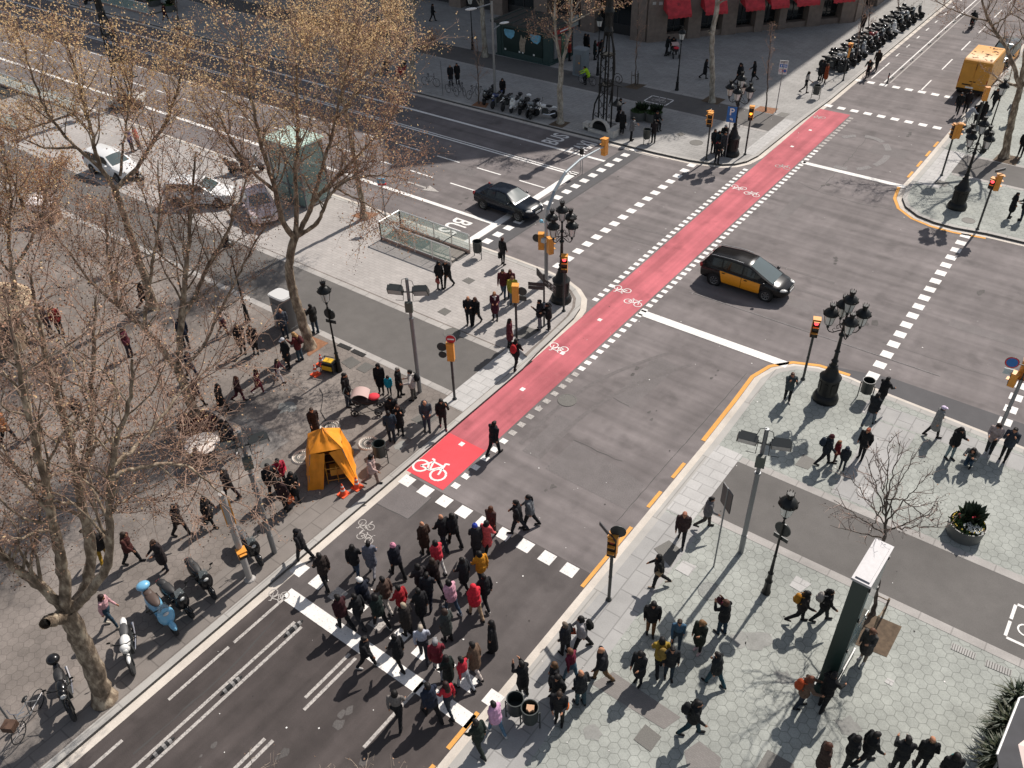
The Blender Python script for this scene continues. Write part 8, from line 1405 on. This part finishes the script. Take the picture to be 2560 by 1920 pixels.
u(1, 865, 985, 'stand', 'jacket', '24306e', '5a5048', 'short', BK_, 'E', 'person in bright blue by the white hatchback'); u(1, 905, 965, 'stand', 'jacket', 'c03028', K, 'short', BK_, 'E', 'person in bright red by the white hatchback'); u(2, 395, 1230, 'stand', 'jacket', '5a3030', K, 'cap', BK_, 'E', 'person in a reddish top waiting beside the lift', hatcol='a03028')
G4 = 'people in the shaded plaza'
a = u(3, 492, 552, 'ride', 'jacket', 'b4e030', K, 'short', BK_, 'W', 'cyclist in a bright yellow green safety vest');
u(3, 1000, 362, 'reach', 'jacket', '15181a', K, 'short', BK_, 'E', 'person in dark clothes, left one behind the shaded pushchair'); u(3, 1035, 352, 'bend', 'jacket', '121416', K, 'bob', BK_, 'SE', 'person in black bending over the shaded pushchair'); a = u(3, 1245, 512, 'walk3', 'coat', '14161a', K, 'long', '281a14', 'E', 'person in black beside the pale plane trunk'); bag('shop', a, 'c8ccd0', 'white shopping bag beside the pale plane trunk')
u(3, 1462, 540, 'walk1', 'jacket', '121518', K, 'long', BK_, 'E', 'person in black above the five lantern lamp, nearer the building'); u(3, 1478, 552, 'walk2', 'jacket', '1a1c20', K, 'short', BR, 'W', 'person in black above the five lantern lamp, nearer the camera'); u(3, 1562, 528, 'walk3', 'coat', '151719', K, 'long', BK_, 'W', 'long haired person in black walking alone in the shade')
a = u(3, 690, 782, 'phone', 'jacket', '24262a', K, 'short', BK_, 'E', 'person standing right of the ornate iron tower'); bag('pack', a, '1c1c20', 'dark backpack of the person right of the iron tower'); u(3, 712, 872, 'stand', 'coat', '111214', K, 'long', BK_, 'NE', 'long haired person in a long black coat at the stone bench', shoe='b0a8a0'); u(3, 682, 830, 'sit', 'jacket', '131416', K, 'bob', BK_, 'E', 'person sitting on the stone bench of the iron tower')
a = u(3, 772, 912, 'both', 'jacket', '6a6a6c', '141518', 'short', BK_, 'E', 'person in a grey jacket with a white hood left of the litter bin'); bag('scarf', a, 'b8b8b4', 'white hood collar on the grey jacket'); a = u(3, 915, 925, 'both', 'jacket', '1c1618', K, 'short', BK_, 'N', 'person in black right of the litter bin looking down'); bag('hand', a, '9a2430', 'red bag of the person right of the litter bin')
u(3, 930, 836, 'sit', 'jacket', '15191b', '1a1c1e', 'short', BK_, 'SE', 'person sitting on the rim of the right planter', h=1.8)
for x, y, k_, fit, top, hair, l in ((1300, 992, 'stand', 'jacket', '1e2428', 'short', 'person in dark grey at the back left of the group by the P sign'), (1328, 998, 'stand', 'coat', '1c3038', 'bob', 'person in dark teal in the middle of the group by the P sign'), (1368, 960, 'pocket', 'jacket', '17191b', 'beanie', 'person with a pale hat at the back right of the group by the P sign'), (1366, 1012, 'stand', 'jacket', '33383c', 'short', 'person in slate grey next to the lamp base in the group by the P sign'), (1325, 1062, 'both', 'jacket', '16181a', 'short', 'person with a crimson backpack at the front of the group by the P sign')): a = u(3, x, y, k_, fit, top, K, hair, BK_, 'SE', l, **(dict(hatcol='a8a8a8') if hair == 'beanie' else {}))
bag('pack', a, 'b02038', 'crimson backpack in the group by the P sign')
for x, y, fit, top, hair, l in ((472, 345, 'jacket', '101316', 'short', 'person in black at the kiosk rack, nearest the kiosk'), (490, 352, 'coat', '14161a', 'long', 'person in a dark coat at the kiosk rack, with pale shoes'), (535, 388, 'coat', '101c1c', 'long', 'person in a dark green coat right of the kiosk'), (372, 395, 'jacket', '8a2c24', 'cap', 'person in red behind the forked tree at the kiosk')): u(3, x, y, 'stand', fit, top, K, hair, BK_, 'E', l, **(dict(hatcol='202020') if hair == 'cap' else {}))
a = u(3, 572, 378, 'walk2', 'jacket', '15171b', K, 'short', BK_, 'E', 'person with a red bag right of the kiosk'); bag('pack', a, 'a02c38', 'red rucksack right of the kiosk')
u(2, 1265, 552, 'stand', 'coat', '191a1e', K, 'short', GH, 'S', 'grey haired person in a long dark coat above the bicycles, the left one'); u(2, 1308, 545, 'stand', 'coat', '141518', K, 'short', BK_, 'S', 'person in a long black coat above the bicycles, the right one'); a = u(2, 1600, 638, 'walk2', 'coat', '141214', 'b0a8a0', 'long', BK_, 'S', 'long haired person in a black coat and pale trousers among the motorbikes')
u(2, 1148, 138, 'walk1', 'jacket', '15171b', K, 'short', BK_, 'E', 'person walking away in the dark plaza left of the kiosk'); u(2, 380, 165, 'walk1', 'jacket', '8a8c94', K, 'short', BK_, 'E', 'person in pale grey behind the golden crown'); u(2, 800, 210, 'walk2', 'jacket', '2a1a20', K, 'short', BK_, 'E', 'person in dark plum behind the golden crown'); u(1, 1080, 140, 'walk1', 'jacket', '4a1a20', K, 'short', BK_, 'E', 'person in dark red at the top left across the avenue', shoe='d0ccc8')
G4 = 'people in the upper street'
u(4, 392, 605, 'walk3', 'slim', 'b0aca6', K, 'long', BK_, 'E', 'long haired person in a white top on the sunlit kerb'); u(4, 482, 520, 'stand', 'coat', '1a1a1e', K, 'bob', BK_, 'E', 'person in black, left of the three by the motorbikes'); u(4, 500, 530, 'pocket', 'jacket', '202024', K, 'short', BK_, 'NE', 'person in charcoal, in the middle of the three by the motorbikes', shoe='c0bcb8'); u(4, 520, 545, 'stand', 'coat', '8a3c1c', K, 'long', '4a2a1c', 'E', 'person in a rust orange coat, right of the three by the motorbikes', shoe='c0bcb8')
p(4, 800, 505, 'ride', 'jacket', '151517', K, 'short', BK_, 'SW', 'dark dressed cyclist on the bike lane at the far kerb', z=0); p(4, 852, 455, 'walk1', 'jacket', '241c18', K, 'long', '4a2c1c', 'SW', 'brown haired person behind the dark dressed cyclist', z=0); p(4, 1468, 185, 'ride', 'jacket', '15181a', K, 'short', BK_, 'N', 'rider on the scooter far up the middle of the street', z=0.15)
u('y', 960, 490, 'walk1', 'jacket', '131417', K, 'short', BK_, 'SW', 'person in black stepping out behind the yellow van', shoe='d8d4d0'); u('y', 1110, 470, 'stand', 'jacket', '1c1416', K, 'long', '2a1814', 'S', 'long haired person in the shadow of the yellow van'); u('y', 1110, 720, 'bend', 'jacket', 'a0a4ac', 'b8b4b0', 'short', BK_, 'E', 'person in grey bending over the pale bicycle'); u('y', 1300, 690, 'pocket', 'coat', '111113', K, 'short', BK_, 'N', 'broad person in black behind the second yellow signal, left one'); u('y', 1390, 680, 'stand', 'coat', '151416', K, 'bob', BK_, 'N', 'broad person in black behind the second yellow signal, right one')
u('y', 1620, 400, 'walk1', 'jacket', '131417', K, 'short', BK_, 'SW', 'person in black right of the yellow van'); a = u('y', 1910, 670, 'walk2', 'jacket', '84868a', '6a6c70', 'short', BR, 'NW', 'person in light grey walking past the upper right lamp'); bag('hand', a, '1a1a1c', 'black handbag of the person in light grey')
u(4, 1715, 1412, 'pocket', 'coat', '121214', K, 'short', BK_, 'E', 'person in a black coat standing at the upper right edge'); u(4, 1790, 1428, 'both', 'jacket', '181a1c', '20303c', 'bob', BK_, 'W', 'person in black facing the black coat at the upper right edge'); a = u(4, 1785, 1012, 'pocket', 'jacket', '121416', K, 'short', BK_, 'S', 'person in black at the right edge above the earth pit'); u(4, 760, 205, 'stand', 'coat', '17171a', K, 'short', BK_, 'S', 'person standing in the dark by the last shop pillar')
